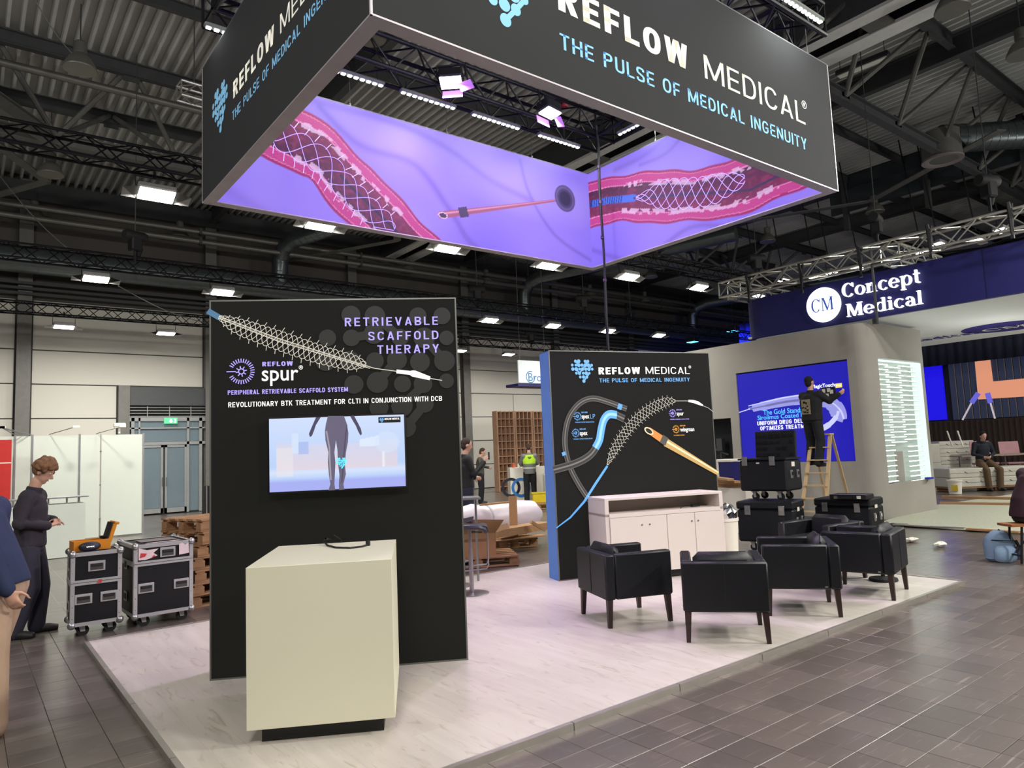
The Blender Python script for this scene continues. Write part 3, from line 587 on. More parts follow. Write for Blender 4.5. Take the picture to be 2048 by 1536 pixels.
# chain hoists sitting on the trusses
def hoist(g, label, sc=1):
    t = thing('chain_hoist', label, 'hoist', g, random.uniform(-.5, .5), 'black chain hoists on the trusses'); t.scale = (sc,)*3
    MB().box((0, 0, .3), (.24, .22, .36), bev=.03).build('motor', BLACKP, t); MB().lathe([(0, -.25), (.1, -.25), (.12, -.2), (.12, .2), (.1, .25), (0, .25)], (0, 0, .46), 14, 'x').build('gear_case', RUB, t, smooth=True)
    MB().lathe([(.04, -.1), (.1, .1), (.1, .12), (0, .12)], (.1, .05, .1), 10).build('chain_bag', RUB, t); MB().tube([(0, 0, .5), (0, 0, 11.0-g[2])], .01, 5).build('chain', GREYD, t); MB().tube([(0, 0, -.15), (0, 0, .15)], .03, 6).build('hook', BLACKP, t); return t
for px, py, z, lb in ((270, 505, 6.3, 'black hoist standing on the duct-side truss, double headed'), (955, 600, 6.3, 'black hoist on the truss right of the stent screen wall'), (1168, 615, 6.3, 'black hoist left of the pole on the truss'), (1262, 640, 6.3, 'black hoist right of the pole on the truss'), (1062, 680, 6.3, 'black hoist on the lowest truss near the blue-edged wall'), (1755, 470, 6.0, 'black hoist on the silver truss corner'), (1980, 400, 6.0, 'boxy black hoist on the right part of the silver truss'), (1515, 540, 6.4, 'dark hoist behind the silver truss end')):
    hoist(G(px, py+8, z), lb)
# thin cables
CBL = mat('thin_cable', s2l(120, 122, 118), .5, .5)
for i, (a, b, lb) in enumerate((((70, 0, 11), (160, 122, 10.2), 'thin steel cable running down to the large bell lamp'), ((0, 352, 8.5), (145, 505, 6.4), 'thin slanting safety cable at the frame edge'), ((237, 572, 5.6), (410, 645, 5.9), 'black cable sagging from a floodlight to the screen wall'))):
    A_ = G(*a); B_ = G(*b); o = MB().tube([A_+(B_-A_)*k/6-Vector((0, 0, .12*math.sin(math.pi*k/6))) for k in range(7)], .012, 5).build('safety_cable', CBL); tag(o, lb, 'cable')
# ================================================================ THE STAND
# ---- platform
PLM = mat('white_oak_vinyl', s2l(186, 178, 170), .32, noise=.1, scale=2.2, stretch=(5, .5, 1), col2=s2l(218, 211, 202), bump=.08, bscale=30, rvar=.05)
nt = PLM.node_tree; N = nt.nodes; L = nt.links; pr = N['Principled BSDF']; base = pr.inputs['Base Color'].links[0].from_socket
tc = N.new('ShaderNodeTexCoord'); bt = N.new('ShaderNodeTexBrick'); bt.offset = .37; bt.inputs['Scale'].default_value = 1; bt.inputs['Brick Width'].default_value = 1.25; bt.inputs['Row Height'].default_value = .19; bt.inputs['Mortar Size'].default_value = .0012
bt.inputs['Color1'].default_value = (1, 1, 1, 1); bt.inputs['Color2'].default_value = (.93, .92, .91, 1); bt.inputs['Mortar'].default_value = (.8, .78, .76, 1); mr = N.new('ShaderNodeMapping'); mr.inputs['Rotation'].default_value = (0, 0, math.pi/2); L.new(tc.outputs['Object'], mr.inputs[0]); L.new(mr.outputs[0], bt.inputs[0])
kn = N.new('ShaderNodeTexNoise'); kn.inputs['Scale'].default_value = 5; kn.inputs['Detail'].default_value = 6; kn.inputs['Distortion'].default_value = 1.5; mp = N.new('ShaderNodeMapping'); mp.inputs['Scale'].default_value = (3, .7, 1); L.new(tc.outputs['Object'], mp.inputs[0]); L.new(mp.outputs[0], kn.inputs[0])
cr = N.new('ShaderNodeValToRGB'); cr.color_ramp.elements[0].position = .28; cr.color_ramp.elements[0].color = (.78, .75, .7, 1); cr.color_ramp.elements[1].position = .42; cr.color_ramp.elements[1].color = (1, 1, 1, 1); L.new(kn.outputs[0], cr.inputs[0])
m1 = N.new('ShaderNodeMix'); m1.data_type = 'RGBA'; m1.blend_type = 'MULTIPLY'; m1.inputs[0].default_value = 1; L.new(base, m1.inputs[6]); L.new(bt.outputs[0], m1.inputs[7])
m2 = N.new('ShaderNodeMix'); m2.data_type = 'RGBA'; m2.blend_type = 'MULTIPLY'; m2.inputs[0].default_value = 1; L.new(m1.outputs[2], m2.inputs[6]); L.new(cr.outputs[0], m2.inputs[7]); L.new(m2.outputs[2], pr.inputs['Base Color'])
pf = tag(MB().span((PX0+.012, PY0+.012, .006), (PX1-.012, PY1-.012, PT)).build('stand_platform', PLM), 'low white wood-look platform with aluminium edging carrying the whole stand', 'platform')
EDG = mat('edge_trim', s2l(186, 180, 172), .35, .7, bump=.05)
def edge(a, b, n):
    a = Vector(a); b = Vector(b); d = (b-a)/n; u = d.normalized(); q = Vector((-u.y, u.x, 0))
    for i in range(n):
        p0 = a+d*i+u*.004; p1 = a+d*(i+1)-u*.004
        MB().bar(p0+Vector((0, 0, .024)), p1+Vector((0, 0, .024)), .012, .042).bar(p0+q*.012+Vector((0, 0, .045)), p1+q*.012+Vector((0, 0, .045)), .034, .004).build('edge_trim', EDG, pf)
edge((PX0, PY0, 0), (PX1, PY0, 0), 8); edge((PX1, PY0, 0), (PX1, PY1, 0), 4); edge((PX1, PY1, 0), (PX0, PY1, 0), 8); edge((PX0, PY1, 0), (PX0, PY0, 0), 4)
# ---- hanging box
ZS, SH = 4.25, 1.41; X0, X1, Y0, Y1 = 1.84, 7.28, 3.565, 7.28
sg = thing('hanging_sign_box', 'large square hanging fabric box, charcoal outside and glowing purple inside', 'hanging sign', ((X0+X1)/2, (Y0+Y1)/2, ZS))
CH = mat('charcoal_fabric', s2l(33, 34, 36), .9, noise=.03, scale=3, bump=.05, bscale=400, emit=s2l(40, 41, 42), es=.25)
AF = mat('sign_frame_aluminium', s2l(186, 180, 186), .4, .4)
cx, cy = (X0+X1)/2, (Y0+Y1)/2; w2, d2 = (X1-X0)/2, (Y1-Y0)/2; tk = .11
MB().span((-w2, -d2, .012), (w2, -d2+.02, SH)).build('front_fascia', CH, sg); MB().span((-w2, -d2+.02, .012), (-w2+.02, d2, SH)).build('side_fascia', CH, sg)
MB().span((-w2+.02, d2-.02, .012), (w2, d2, SH)).build('rear_fascia', CH, sg); MB().span((w2-.02, -d2+.02, .012), (w2, d2-.02, SH)).build('far_side_fascia', CH, sg)
for a, b in (((-w2, -d2, 0), (w2, -d2+tk, .012)), ((-w2, d2-tk, 0), (w2, d2, .012)), ((-w2, -d2+tk, 0), (-w2+tk, d2-tk, .012)), ((w2-tk, -d2+tk, 0), (w2, d2-tk, .012))): MB().span(a, b).build('bottom_rail', AF, sg)
for a, b in (((-w2, -d2, SH), (w2, -d2+tk, SH+.012)), ((-w2, d2-tk, SH), (w2, d2, SH+.012)), ((-w2, -d2+tk, SH), (-w2+tk, d2-tk, SH+.012)), ((w2-tk, -d2+tk, SH), (w2, d2-tk, SH+.012))): MB().span(a, b).build('top_rail', mat('top_rail_grey', s2l(90, 88, 96), .6), sg)
for x, y in ((-w2-.004, -d2-.004), (w2-.012, -d2-.004), (-w2-.004, d2-.012)): MB().span((x, y, 0), (x+.016, y+.016, SH)).build('corner_edge', AF, sg)
WT = mat('print_white', s2l(222, 220, 210), .7, emit=s2l(226, 224, 212), es=.42); LB = mat('print_light_blue', s2l(120, 178, 214), .7, emit=s2l(128, 184, 220), es=.4)
# front face
bf = Board((X0, Y0, ZS), (1, 0, 0), sg)
u0 = bf.uv(1117, 27); uW = bf.uv(1377, 142); uM = bf.uv(1410, 160); uL = bf.uv(1611, 250); tp = bf.uv(1592, 202); cap = tp[1]-bf.uv(1596, 244)[1]
vb = bf.uv(1611, 250)[1]
bf.text('REFLOW', (u0[0], vb), (uW[0], vb), (0, vb+cap), WT, 'lettering', .018, 1.12, uv=True); bf.text('MEDICAL', (uM[0], vb), (uL[0], vb), (0, vb+cap), WT, 'lettering', -.008, 1.12, uv=True)
r_ = bf.uv(1608, 210); bf.text('®', (r_[0]-.045, r_[1]-.04), (r_[0]+.045, r_[1]-.04), (0, r_[1]+.045), WT, 'lettering', 0, uv=True)
a = bf.uv(1120, 97); b = bf.uv(1614, 301); c = bf.uv(1120, 66); h = .17
bf.text('THE PULSE OF MEDICAL INGENUITY', a, b, (0, a[1]+abs(c[1]-a[1])), LB, 'lettering', .006, 1.13, uv=True)
lg = bf.uv(1000, 43); kk = cap*2.9; logo(bf, lg[0]+.02, lg[1]+kk*.47, kk, LB)
# side face (reads from far to near)
bs = Board((X0, Y1, ZS), (0, -1, 0), sg)
sc = 3.715/5.44
a = bs.uv(467, 198); w = bs.uv(549, 100); m_ = bs.uv(561, 72); v_ = a[1]
rat = (uL[0]-uM[0])/(uW[0]-u0[0]); capS = cap*(w[0]-a[0])/(uW[0]-u0[0])
bs.text('REFLOW', (a[0], v_), (w[0], v_), (0, v_+capS), WT, 'lettering', .018, 1.12, uv=True); bs.text('MEDICAL', (m_[0], v_), (m_[0]+rat*(w[0]-a[0]), v_), (0, v_+capS), WT, 'lettering', -.008, 1.12, uv=True)
a2 = bs.uv(465, 243); wd = (uL[0]-u0[0])*(w[0]-a[0])/(uW[0]-u0[0]); bs.text('THE PULSE OF MEDICAL INGENUITY', a2, (a2[0]+wd, a2[1]), (0, a2[1]+capS*.56), LB, 'lettering', .006, 1.13, uv=True)
l1 = bs.uv(440, 218); lh = abs(bs.uv(452, 157)[1]-bs.uv(438, 277)[1]); logo(bs, l1[0], l1[1], lh*.98, LB)
# purple inner prints
PUR = attr_mat('purple_backlit_print', .78, .1)
def seg_d(U, V, pts):                     # distance to a polyline and running length
    best = np.full(U.shape, 1e9); S = np.zeros(U.shape); side = np.zeros(U.shape); acc = 0
    for (a, b), (c, d) in zip(pts, pts[1:]):
        L2 = (c-a)**2+(d-b)**2; t = np.clip(((U-a)*(c-a)+(V-b)*(d-b))/L2, 0, 1); q = np.hypot(U-a-t*(c-a), V-b-t*(d-b)); k = q < best
        L_ = math.sqrt(L2); sd = ((c-a)*(V-b)-(d-b)*(U-a))/L_
        best = np.where(k, q, best); S = np.where(k, acc+t*L_, S); side = np.where(k, sd, side); acc += L_
    return best, S, side, acc
def smooth_line(pts, n=8):                # Catmull-Rom
    p = [pts[0]]+list(pts)+[pts[-1]]; out = []
    for i in range(1, len(p)-2):
        for k in range(n):
            t = k/n; a, b, c, d = [np.array(q, float) for q in p[i-1:i+3]]; out.append(tuple(.5*((2*b)+(-a+c)*t+(2*a-5*b+4*c-d)*t*t+(-a+3*b-3*c+d)*t**3)))
    return out+[tuple(pts[-1])]
def mixc(C, col, a): a = np.clip(a, 0, 1)[..., None]; return C*(1-a)+np.array(col)*a
def L3(*c): return np.array(s2l(*c))
def vnoise(U, V, s, seed=0):
    rs = np.random.RandomState(seed); g = rs.rand(64, 64); x = U/s; y = V/s; xi = np.floor(x).astype(int); yi = np.floor(y).astype(int); fx = x-xi; fy = y-yi; fx = fx*fx*(3-2*fx); fy = fy*fy*(3-2*fy)
    f = lambda i, j: g[i % 64, j % 64]
    return (f(xi, yi)*(1-fx)+f(xi+1, yi)*fx)*(1-fy)+(f(xi, yi+1)*(1-fx)+f(xi+1, yi+1)*fx)*fy
def vein_bg(U, V, veins, blobs=()):
    C = np.ones(U.shape+(3,))*L3(160, 134, 255); C = mixc(C, L3(128, 106, 250), (vnoise(U, V, 1.1, 3)-.35)*1.1); C = mixc(C, L3(190, 168, 255), (vnoise(U+5, V, .9, 5)-.6)*1.2)
    for pts, w, a in veins: d, s, sd, Lg = seg_d(U, V, smooth_line(pts)); C = mixc(C, L3(104, 74, 190), a*np.exp(-(d/w)**2))
    return C
def vessel(C, U, V, line, wid, fl=1):     # cut-open artery
    d, s, sd, Lg = seg_d(U, V, smooth_line(line)); wv = wid*(1+.05*np.sin(s*5)+.03*np.sin(s*11)); r = d/wv; sg_ = sd/wv
    aa = np.clip((1-r)*wid/.012, 0, 1); C = mixc(C, L3(178, 34, 112), aa); C = mixc(C, L3(150, 24, 96), aa*np.clip((r-.9)*9, 0, 1)*.8)
    wall = (r > .56)*(r < .88); hx = .5+.5*np.cos(s*2*math.pi/.05)*np.cos(sd*2*math.pi/.043+(np.floor(s/.05) % 2)*math.pi)
    C = mixc(C, L3(214, 72, 158), wall*(.5+.5*hx)); C = mixc(C, L3(244, 150, 210), (np.abs(r-.57) < .02)*.9+(np.abs(r-.88) < .015)*.7)
    inn = np.clip((.55-r)/.02, 0, 1); C = mixc(C, L3(126, 34, 84), inn); C = mixc(C, L3(84, 26, 70), inn*np.clip(.5-sg_*1.2*fl, 0, 1)); C = mixc(C, L3(176, 60, 110), inn*(vnoise(U, V, .04, 9)-.5)*.9)
    pl = (np.abs(r-.55) < .11)*(vnoise(U, V, .05, 4) > .45)*(np.abs(s-Lg*.5) < Lg*.28); C = mixc(C, L3(238, 200, 240), pl*.75); return C
bl = Board((X0+tk, Y1-tk-.0, ZS), (1, 0, 0), sg)     # long inner face of the far side
W1, H1 = X1-X0-2*tk, SH
q = lambda b, L_: [b.uv(*p) for p in L_]
va = q(bl, [(505, 215), (560, 262), (640, 305), (700, 372), (760, 430), (850, 520)])
def fn1(U, V):
    veins = [(q(bl, [(640, 215), (720, 290), (830, 330), (900, 420), (960, 500), (1100, 545)]), .05, .55), (q(bl, [(620, 200), (800, 250), (900, 300), (980, 360), (1060, 400)]), .045, .4), (q(bl, [(1040, 320), (1060, 390), (1110, 470), (1180, 520)]), .03, .45), (q(bl, [(440, 370), (560, 440), (700, 470)]), .07, .25)]
    C = vein_bg(U, V, veins); C = vessel(C, U, V, va, .37); d, s, sd, Lg = seg_d(U, V, va); C = mixc(C, L3(40, 34, 70), np.clip((.022-d)/.008, 0, 1)*(s > Lg*.45)); 
    # needle
    a = bl.uv(882, 430); b = bl.uv(1110, 401); d, s, sd, Lg = seg_d(U, V, [a, b]); wn = .05-.03*s/Lg; C = mixc(C, L3(170, 84, 120), np.clip((wn-d)/.008, 0, 1)); C = mixc(C, L3(226, 150, 190), np.clip((.3*wn-np.abs(sd-.3*wn))/.006, 0, 1)*(d < wn)); C = mixc(C, L3(52, 36, 92), (d < .065)*(s > .28)*(s < .42))
    e = np.hypot((U-a[0]-.03)/.07, (V-a[1])/.04); C = mixc(C, L3(240, 210, 235), e < 1); C = mixc(C, L3(60, 30, 80), e < .75)
    c = bl.uv(1130, 397); e = np.hypot((U-c[0])/.2, (V-c[1])/.2); C = mixc(C, L3(70, 54, 112), np.clip((1-e)*14, 0, 1)); C = mixc(C, L3(112, 92, 160), np.clip(1-abs(e-.8)*6, 0, 1)); C = mixc(C, L3(48, 34, 84), np.clip((.55-e)*14, 0, 1)); return C
bl.V = Vector((0, 0, 1)); bl.ras(0, .012, W1, H1, 520, 136, fn1, PUR, 'purple_print', n=.0)
MB().span((-w2+tk, d2-tk+.005, .012), (w2-tk, d2-tk+.02, SH)).build('print_backing', AF, sg)
STW = mat('stent_silver', s2l(190, 176, 226), .5, emit=s2l(200, 184, 240), es=.6)
def stent(bd, line, wid, turns, m, lw, n=.003, wires=7, spikes=0, clip=None, px=True, taper=.08, name='stent_drawing', seg=220, spl=.5):
    pts = [bd.uv(*p) for p in line] if px else line; pts = smooth_line(pts, 12); P_ = np.array(pts); d = np.r_[0, np.cumsum(np.hypot(*np.diff(P_, axis=0).T))]; Lg = d[-1]; s = np.linspace(0, Lg, seg)
    X = np.interp(s, d, P_[:, 0]); Y = np.interp(s, d, P_[:, 1]); tx = np.gradient(X); ty = np.gradient(Y); l = np.hypot(tx, ty); nx, ny = -ty/l, tx/l
    w = np.array([np.interp(a/Lg, np.linspace(0, 1, len(wid)), wid) for a in s]); e = np.minimum(1, np.minimum(s, Lg-s)/(taper*Lg+1e-6)) if taper else np.ones_like(s); w = w*(.15+.85*np.sqrt(e))
    lines = []
    for k in range(wires):
        for sg2 in (-1, 1): o = w*np.cos(2*math.pi*(sg2*turns*s/Lg+k/wires)); lines.append(list(zip(X+nx*o, Y+ny*o)))
    if spikes:
        for i in range(1, spikes):
            j = int(seg*i/spikes)
            for sd in (-1, 1): bx_, by_ = X[j]+nx[j]*w[j]*sd, Y[j]+ny[j]*w[j]*sd; k_ = spl*w[j]; lines.append([(bx_-.2*k_*nx[j]*sd, by_-.2*k_*ny[j]*sd), (bx_+k_*nx[j]*sd+.3*k_*tx[j]/l[j], by_+k_*ny[j]*sd+.3*k_*ty[j]/l[j])])
    if clip is not None: lines = [s_ for s_ in ([p for p in l if p[1] > clip and p[0] > .012] for l in lines) if len(s_) > 1]
    return bd.strokes(lines, lw, m, name, n, px=False)
stent(bl, [(535, 255), (640, 320), (690, 372), (745, 425), (788, 460)], [.17, .17, .16, .14], 2.2, STW, .008, wires=4, spikes=14, spl=.5, clip=.03)
br_ = Board((X1-tk, Y1-tk, ZS), (0, -1, 0), sg)      # inner face of the right hand side
W2_ = Y1-Y0-2*tk
vb_ = q(br_, [(1150, 425), (1188, 408), (1260, 395), (1370, 392), (1470, 375), (1590, 325), (1720, 265)])
def fn2(U, V):
    veins = [(q(br_, [(1185, 500), (1280, 520), (1380, 455), (1480, 455), (1600, 440)]), .035, .45), (q(br_, [(1280, 330), (1340, 300), (1400, 220)]), .03, .4), (q(br_, [(1230, 340), (1290, 310), (1360, 250), (1440, 200)]), .04, .35)]
    C = vein_bg(U+3, V, [(a, b, c) for a, b, c in []]); 
    for pts, w, a in veins: d, s, sd, Lg = seg_d(U, V, smooth_line(pts)); C = mixc(C, L3(104, 74, 190), a*np.exp(-(d/w)**2))
    C = vessel(C, U, V, vb_, .34, -1); pts = q(br_, [(1184, 408), (1215, 401), (1268, 396)]); d, s, sd, Lg = seg_d(U, V, pts); C = mixc(C, L3(70, 116, 240), np.clip((.055-d)/.01, 0, 1)); C = mixc(C, L3(30, 50, 140), (d < .05)*(np.cos(s*2*math.pi/.045) > .4)*(s < Lg*.75))
    pts = q(br_, [(1268, 396), (1500, 380), (1620, 320)]); d, s, sd, Lg = seg_d(U, V, pts); C = mixc(C, L3(60, 44, 90), np.clip((.018-d)/.006, 0, 1)); return C
br_.ras(0, .012, W2_, H1, 360, 136, fn2, PUR, 'purple_print', n=0)
MB().span((w2-tk+.005, -d2+tk, .012), (w2-tk+.02, d2-tk, SH)).build('print_backing', AF, sg)
stent(br_, [(1272, 396), (1330, 388), (1400, 385), (1460, 368), (1490, 358)], [.06, .19, .2, .19, .18], 2.2, STW, .009, wires=5, taper=.25, clip=.03)
# inner faces that look away from the camera
PPL = mat('purple_plain_print', s2l(90, 72, 150), .8, emit=s2l(158, 130, 255), es=.9)
MB().span((-w2+tk, -d2+tk-.02, .012), (w2-tk, -d2+tk, SH)).build('purple_print', PPL, sg); MB().span((-w2+tk-.02, -d2+tk, .012), (-w2+tk, d2-tk, SH)).build('purple_print', PPL, sg)
for x, y in ((-w2+.3, -d2+.05), (0, -d2+.05), (w2-.3, -d2+.05), (-w2+.6, d2-.05), (-w2+1.6, d2-.05), (.2, d2-.05), (1.6, d2-.05), (w2-.05, .5), (w2-.05, -1), (-w2+.05, .5), (-w2+.05, -1)):
    MB().tube([(x, y, SH), (x, y, SH+.45)], .004, 5).lathe([(.012, 0), (.012, .06), (0, .07)], (x, y, SH+.005), 8).build('hanging_wire', CBL, sg)
# ---- ring truss over the box
RX0, RX1, RY0, RY1, RZ = 2.0, 7.12, 3.75, 6.93, 6.2
for a, b, lb in (((RX0-.2, RY1, RZ), (RX1+.2, RY1, RZ), 'black box truss of the ring, far side seen through the hanging box'), ((RX0-.2, RY0, RZ), (RX1+.2, RY0, RZ), 'black box truss of the ring above the lettered front fascia'), ((RX1, RY0+.2, RZ), (RX1, RY1-.2, RZ), 'black box truss of the ring on the side of the pole'), ((RX0, RY0+.2, RZ), (RX0, RY1-.2, RZ), 'black box truss of the ring over the case stack side')):
    box_truss('ring_truss', a, b, .36, lb, STEELD, 'black truss ring over the hanging box', step=.32, cr=.026, lr=.012)
LEDM = mat('led_lens', (1, 1, 1), .4, emit=(.92, 1, .96), es=5)
st0 = None
def strip(c, along, label, lit=9):
    global st0
    rz = 0 if along == 'x' else math.pi/2
    if st0 is None:
        st0 = thing('led_strip_lamp', label, 'strip lamp', c, rz, 'LED strip lamps under the truss ring'); MB().box((0, 0, .035), (.76, .07, .04), bev=.01).build('housing', mat('strip_body', s2l(120, 126, 122), .5), st0)
        for k in range(10): MB().box((-.34+.0755*k, 0, .008), (.046, .04, .014), bev=.004).build('led_lens', LEDM, st0)
        MB().tube([(-.3, 0, .05), (-.3, 0, .16)], .008).build('bracket', BLACKP, st0); MB().tube([(.3, 0, .05), (.3, 0, .16)], .008).build('bracket', BLACKP, st0)
    else: dup(st0, c, rz, label)
    area((c[0], c[1], c[2]-.01), (c[0], c[1], 0), .7, .06, lit, (.94, 1, .97))
for i, x in enumerate((3.3, 4.27, 5.27, 6.34)): strip((x, 6.85, 5.82), 'x', ('first LED strip of the row above the purple long panel', 'second LED strip of the row above the purple long panel', 'third LED strip of the row above the purple long panel', 'last LED strip of that row, beside the truss corner')[i])
strip((6.95, 5.95, 5.86), 'y', 'white LED strip lamp on the truss behind the pole'); strip((6.95, 4.7, 5.86), 'y', 'white LED strip lamp hidden behind the lettered fascia')
strip((6.45, 3.36, 5.86), 'x', 'white LED strip lamp outside the fascia at the top edge'); strip((2.12, 6.82, 5.84), 'x', 'white LED strip lamp peeking out over the side fascia'); strip((3.2, 3.4, 5.86), 'x', 'white LED strip lamp above the first letters')
PINKL = mat('pink_lamp_face', (1, 1, 1), .5, emit=(1, .86, 1), es=7); PFL = mat('pink_flap', s2l(150, 110, 190), .5, emit=s2l(190, 110, 240), es=.8)
def pflood(c, to, label, w=75):
    t = thing('colour_floodlight', label, 'floodlight', c, 0, 'violet floodlights inside the truss ring'); d = (Vector(to)-Vector(c)).normalized(); R = d.to_track_quat('-Z', 'Y').to_matrix(); t.rotation_euler = R.to_euler()
    MB().box((0, 0, .08), (.28, .2, .14), bev=.02).build('housing', BLACKP, t); MB().box((0, 0, -.002), (.25, .17, .02)).build('lamp_face', PINKL, t)
    MB().bar((-.15, 0, 0), (-.2, 0, -.13), .16, .008, (0, 1, 0)).build('barn_door', PFL, t); MB().box((0, -.13, -.05), (.24, .008, .1)).build('barn_door', PFL, t); MB().tube([(-.17, 0, .08), (-.17, 0, .26), (.17, 0, .26), (.17, 0, .08)], .012).build('yoke', BLACKP, t)
    area(Vector(c)+d*.05, to, .24, .16, w, (.86, .62, 1), 150); return t
pflood(G(902, 165, 5.95), (3.2, 5.2, 0), 'violet floodlight on the far ring truss, first from the side fascia'); pflood(G(1100, 226, 5.95), (6.0, 5.6, 0), 'violet floodlight on the far ring truss, next to its corner'); pflood((4.9, 3.62, 5.95), (4.2, 5.4, 0), 'violet floodlight peeking over the front fascia edge', 40)
h_ = thing('chain_hoist', 'black hoist body above the violet floodlight at the ring corner', 'hoist', G(1110, 180, 6.6), .3); MB().box((0, 0, 0), (.42, .2, .24), bev=.03).build('motor', BLACKP, h_); MB().lathe([(0, -.06), (.05, -.06), (.05, .06), (0, .06)], (.24, 0, -.1), 10).build('chain_bag', mat('red_bag', s2l(150, 30, 50), .6), h_)
# silver truss bit at the far left behind the side fascia
SILV = mat('silver_truss', s2l(190, 190, 182), .3, .85)
a = G(358, 180, 8.2); box_truss('silver_truss_stub', a, a+Vector((3.2, .2, 0)), .26, 'short silver truss stub behind the side fascia, hung by a chain', SILV, cr=.025, lr=.012); MB().tube([(.25, 0, .1), (.25, 0, 11.05-a.z)], .01, 5).tube([(2.6, .16, .1), (2.6, .16, 11.05-a.z)], .01, 5).build('hanging_chain', GREYD, [o for o in bpy.data.objects if o.name.startswith('silver_truss_stub')][0])
# ---- wall one: product screen wall
A1 = Vector((1.5, 5.73, PT)); an1 = math.radians(-30.14); L1, Hh1 = 1.93, 2.885
w1 = thing('led_wall', 'tall black lightbox wall with silver stent picture and a mounted screen', 'display wall', A1, an1)
BP1 = mat('black_backlit_fabric', s2l(11, 11, 10), .85, noise=.02, spec=.25, emit=s2l(24, 24, 21), es=.7); WFR = mat('wall_frame', s2l(120, 122, 116), .4, .6)
MB().span((.012, .004, .012), (L1-.012, .3, Hh1-.012)).build('fabric_face', BP1, w1)
mb = MB(); 
for a, b in (((0, 0, 0), (.012, .3, Hh1)), ((L1-.012, 0, 0), (L1, .3, Hh1)), ((.012, 0, Hh1-.012), (L1-.012, .3, Hh1)), ((.012, 0, 0), (L1-.012, .3, .012))): MB().span(a, b).build('edge_profile', WFR, w1)
U1 = Vector((math.cos(an1), math.sin(an1), 0)); b1 = Board(A1, U1, w1)
b1.N = U1.cross(Vector((0, 0, 1)))
LIL = glow('lilac_letters', (176, 160, 250), .95); WHT = glow('white_letters', (255, 250, 246), 1.05); WIR = glow('stent_wire', (205, 200, 186), .9); FAINT = glow('faint_emblem', (34, 34, 31), .62); BLU = glow('sky_blue', (110, 176, 235), .9)
lw_, lh_ = b1.uv(660, 690), b1.uv(790, 870)
# faint emblem
def circ(px, py, r): u, v = b1.uv(px, py); return (u, v, r)
fd = [(702, 630, .075), (750, 632, .082), (836, 632, .07), (884, 632, .07), (655, 676, .068), (703, 676, .068), (748, 668, .082), (800, 675, .07), (848, 676, .085), (893, 676, .06), (652, 722, .08), (700, 722, .08), (750, 722, .07), (794, 720, .08), (840, 724, .08), (889, 722, .085), (708, 769, .075), (755, 765, .085), (805, 768, .068), (846, 768, .075), (893, 762, .06), (758, 815, .075), (804, 812, .085), (850, 808, .07), (812, 855, .08)]
b1.discs([circ(*f) for f in fd], FAINT, 'faint_emblem', .0055, [(*b1.uv(a, b), *b1.uv(c, d)) for a, b, c, d in ((750, 632, 800, 675), (848, 676, 889, 722), (755, 765, 794, 720), (804, 812, 850, 768), (812, 855, 850, 808), (703, 676, 748, 668))], .07)
for tx, a, b, t, m, bo, sp in (('RETRIEVABLE', (690, 653), (876, 649), (690, 636), LIL, .008, 1.3), ('SCAFFOLD', (737, 681), (877, 677), (737, 664), LIL, .008, 1.3), ('THERAPY', (755, 708), (878, 705), (755, 691), LIL, .008, 1.3),
    ('REFLOW', (525, 733), (586, 731), (525, 724), LIL, .02, 1.15), ('PERIPHERAL RETRIEVABLE SCAFFOLD SYSTEM', (456, 790), (696, 782), (456, 781), LIL, .02, 1.05), ('REVOLUTIONARY BTK TREATMENT FOR CLTI IN CONJUNCTION WITH DCB', (457, 815), (884, 800), (457, 805), WHT, .012, 1.05)):
    ua, ub, ut = b1.uv(*a), b1.uv(*b), b1.uv(*t); b1.text(tx, ua, (ub[0], ua[1]), (0, ut[1]), m, 'lettering', bo, sp, .007, uv=True)
ua, ub = b1.uv(524, 762), b1.uv(597, 759); xh = b1.uv(524, 739)[1]-ua[1]
vs_, fs_ = text_mesh('spur', .008); x0_ = min(v[0] for v in vs_); x1_ = max(v[0] for v in vs_); k_ = (ub[0]-ua[0])/(x1_-x0_); ky = xh/(capH()*.76)
mb = MB(); mb.add([b1.P(ua[0]+(v[0]-x0_)*k_, ua[1]+v[1]*ky, .007) for v in vs_], fs_); b1.fin(mb, 'lettering', WHT)
rr = b1.uv(602, 735); b1.text('®', (rr[0]-.016, rr[1]-.016), (rr[0]+.016, rr[1]-.016), (0, rr[1]+.016), WHT, 'lettering', 0, 1, .007, uv=True)
def sun(bd, cu, cv, R, m, lw, n=.007, rays=26, gap=.5, px=False, arc=False):
    ls = []
    for k in range(rays):
        a = math.pi+gap+(2*math.pi-2*gap)*k/(rays-1)
        ls.append([(cu+R*.68*math.cos(a), cv+R*.68*math.sin(a)), (cu+R*math.cos(a), cv+R*math.sin(a))])
    for k in range(8): a = 2*math.pi*k/8+.2; ls.append([(cu+R*.2*math.cos(a), cv+R*.2*math.sin(a)), (cu+R*.42*math.cos(a), cv+R*.42*math.sin(a))])
    ls.append([(cu+R*.2*math.cos(2*math.pi*k/16), cv+R*.2*math.sin(2*math.pi*k/16)) for k in range(17)]); ls.append([(cu-R*1.1, cv), (cu-R*.4, cv)])
    return bd.strokes(ls, lw, m, 'sunburst_emblem', n, px=False)
c_ = b1.uv(483, 743); R_ = abs(b1.uv(509, 742)[0]-c_[0]); sun(b1, c_[0], c_[1], R_*1.03, LIL, .0075)
b1.strokes([[(416, 622), (440, 636)]], .045, glow('blue_tip', (76, 116, 150), .8), 'catheter_tip', .007)
b1.strokes([[(438, 633), (560, 678), (700, 722), (750, 737)], [(438, 637), (560, 684), (740, 737)], [(750, 737), (795, 743)], [(860, 757), (884, 761)]], .006, WIR, 'guide_wire', .007)
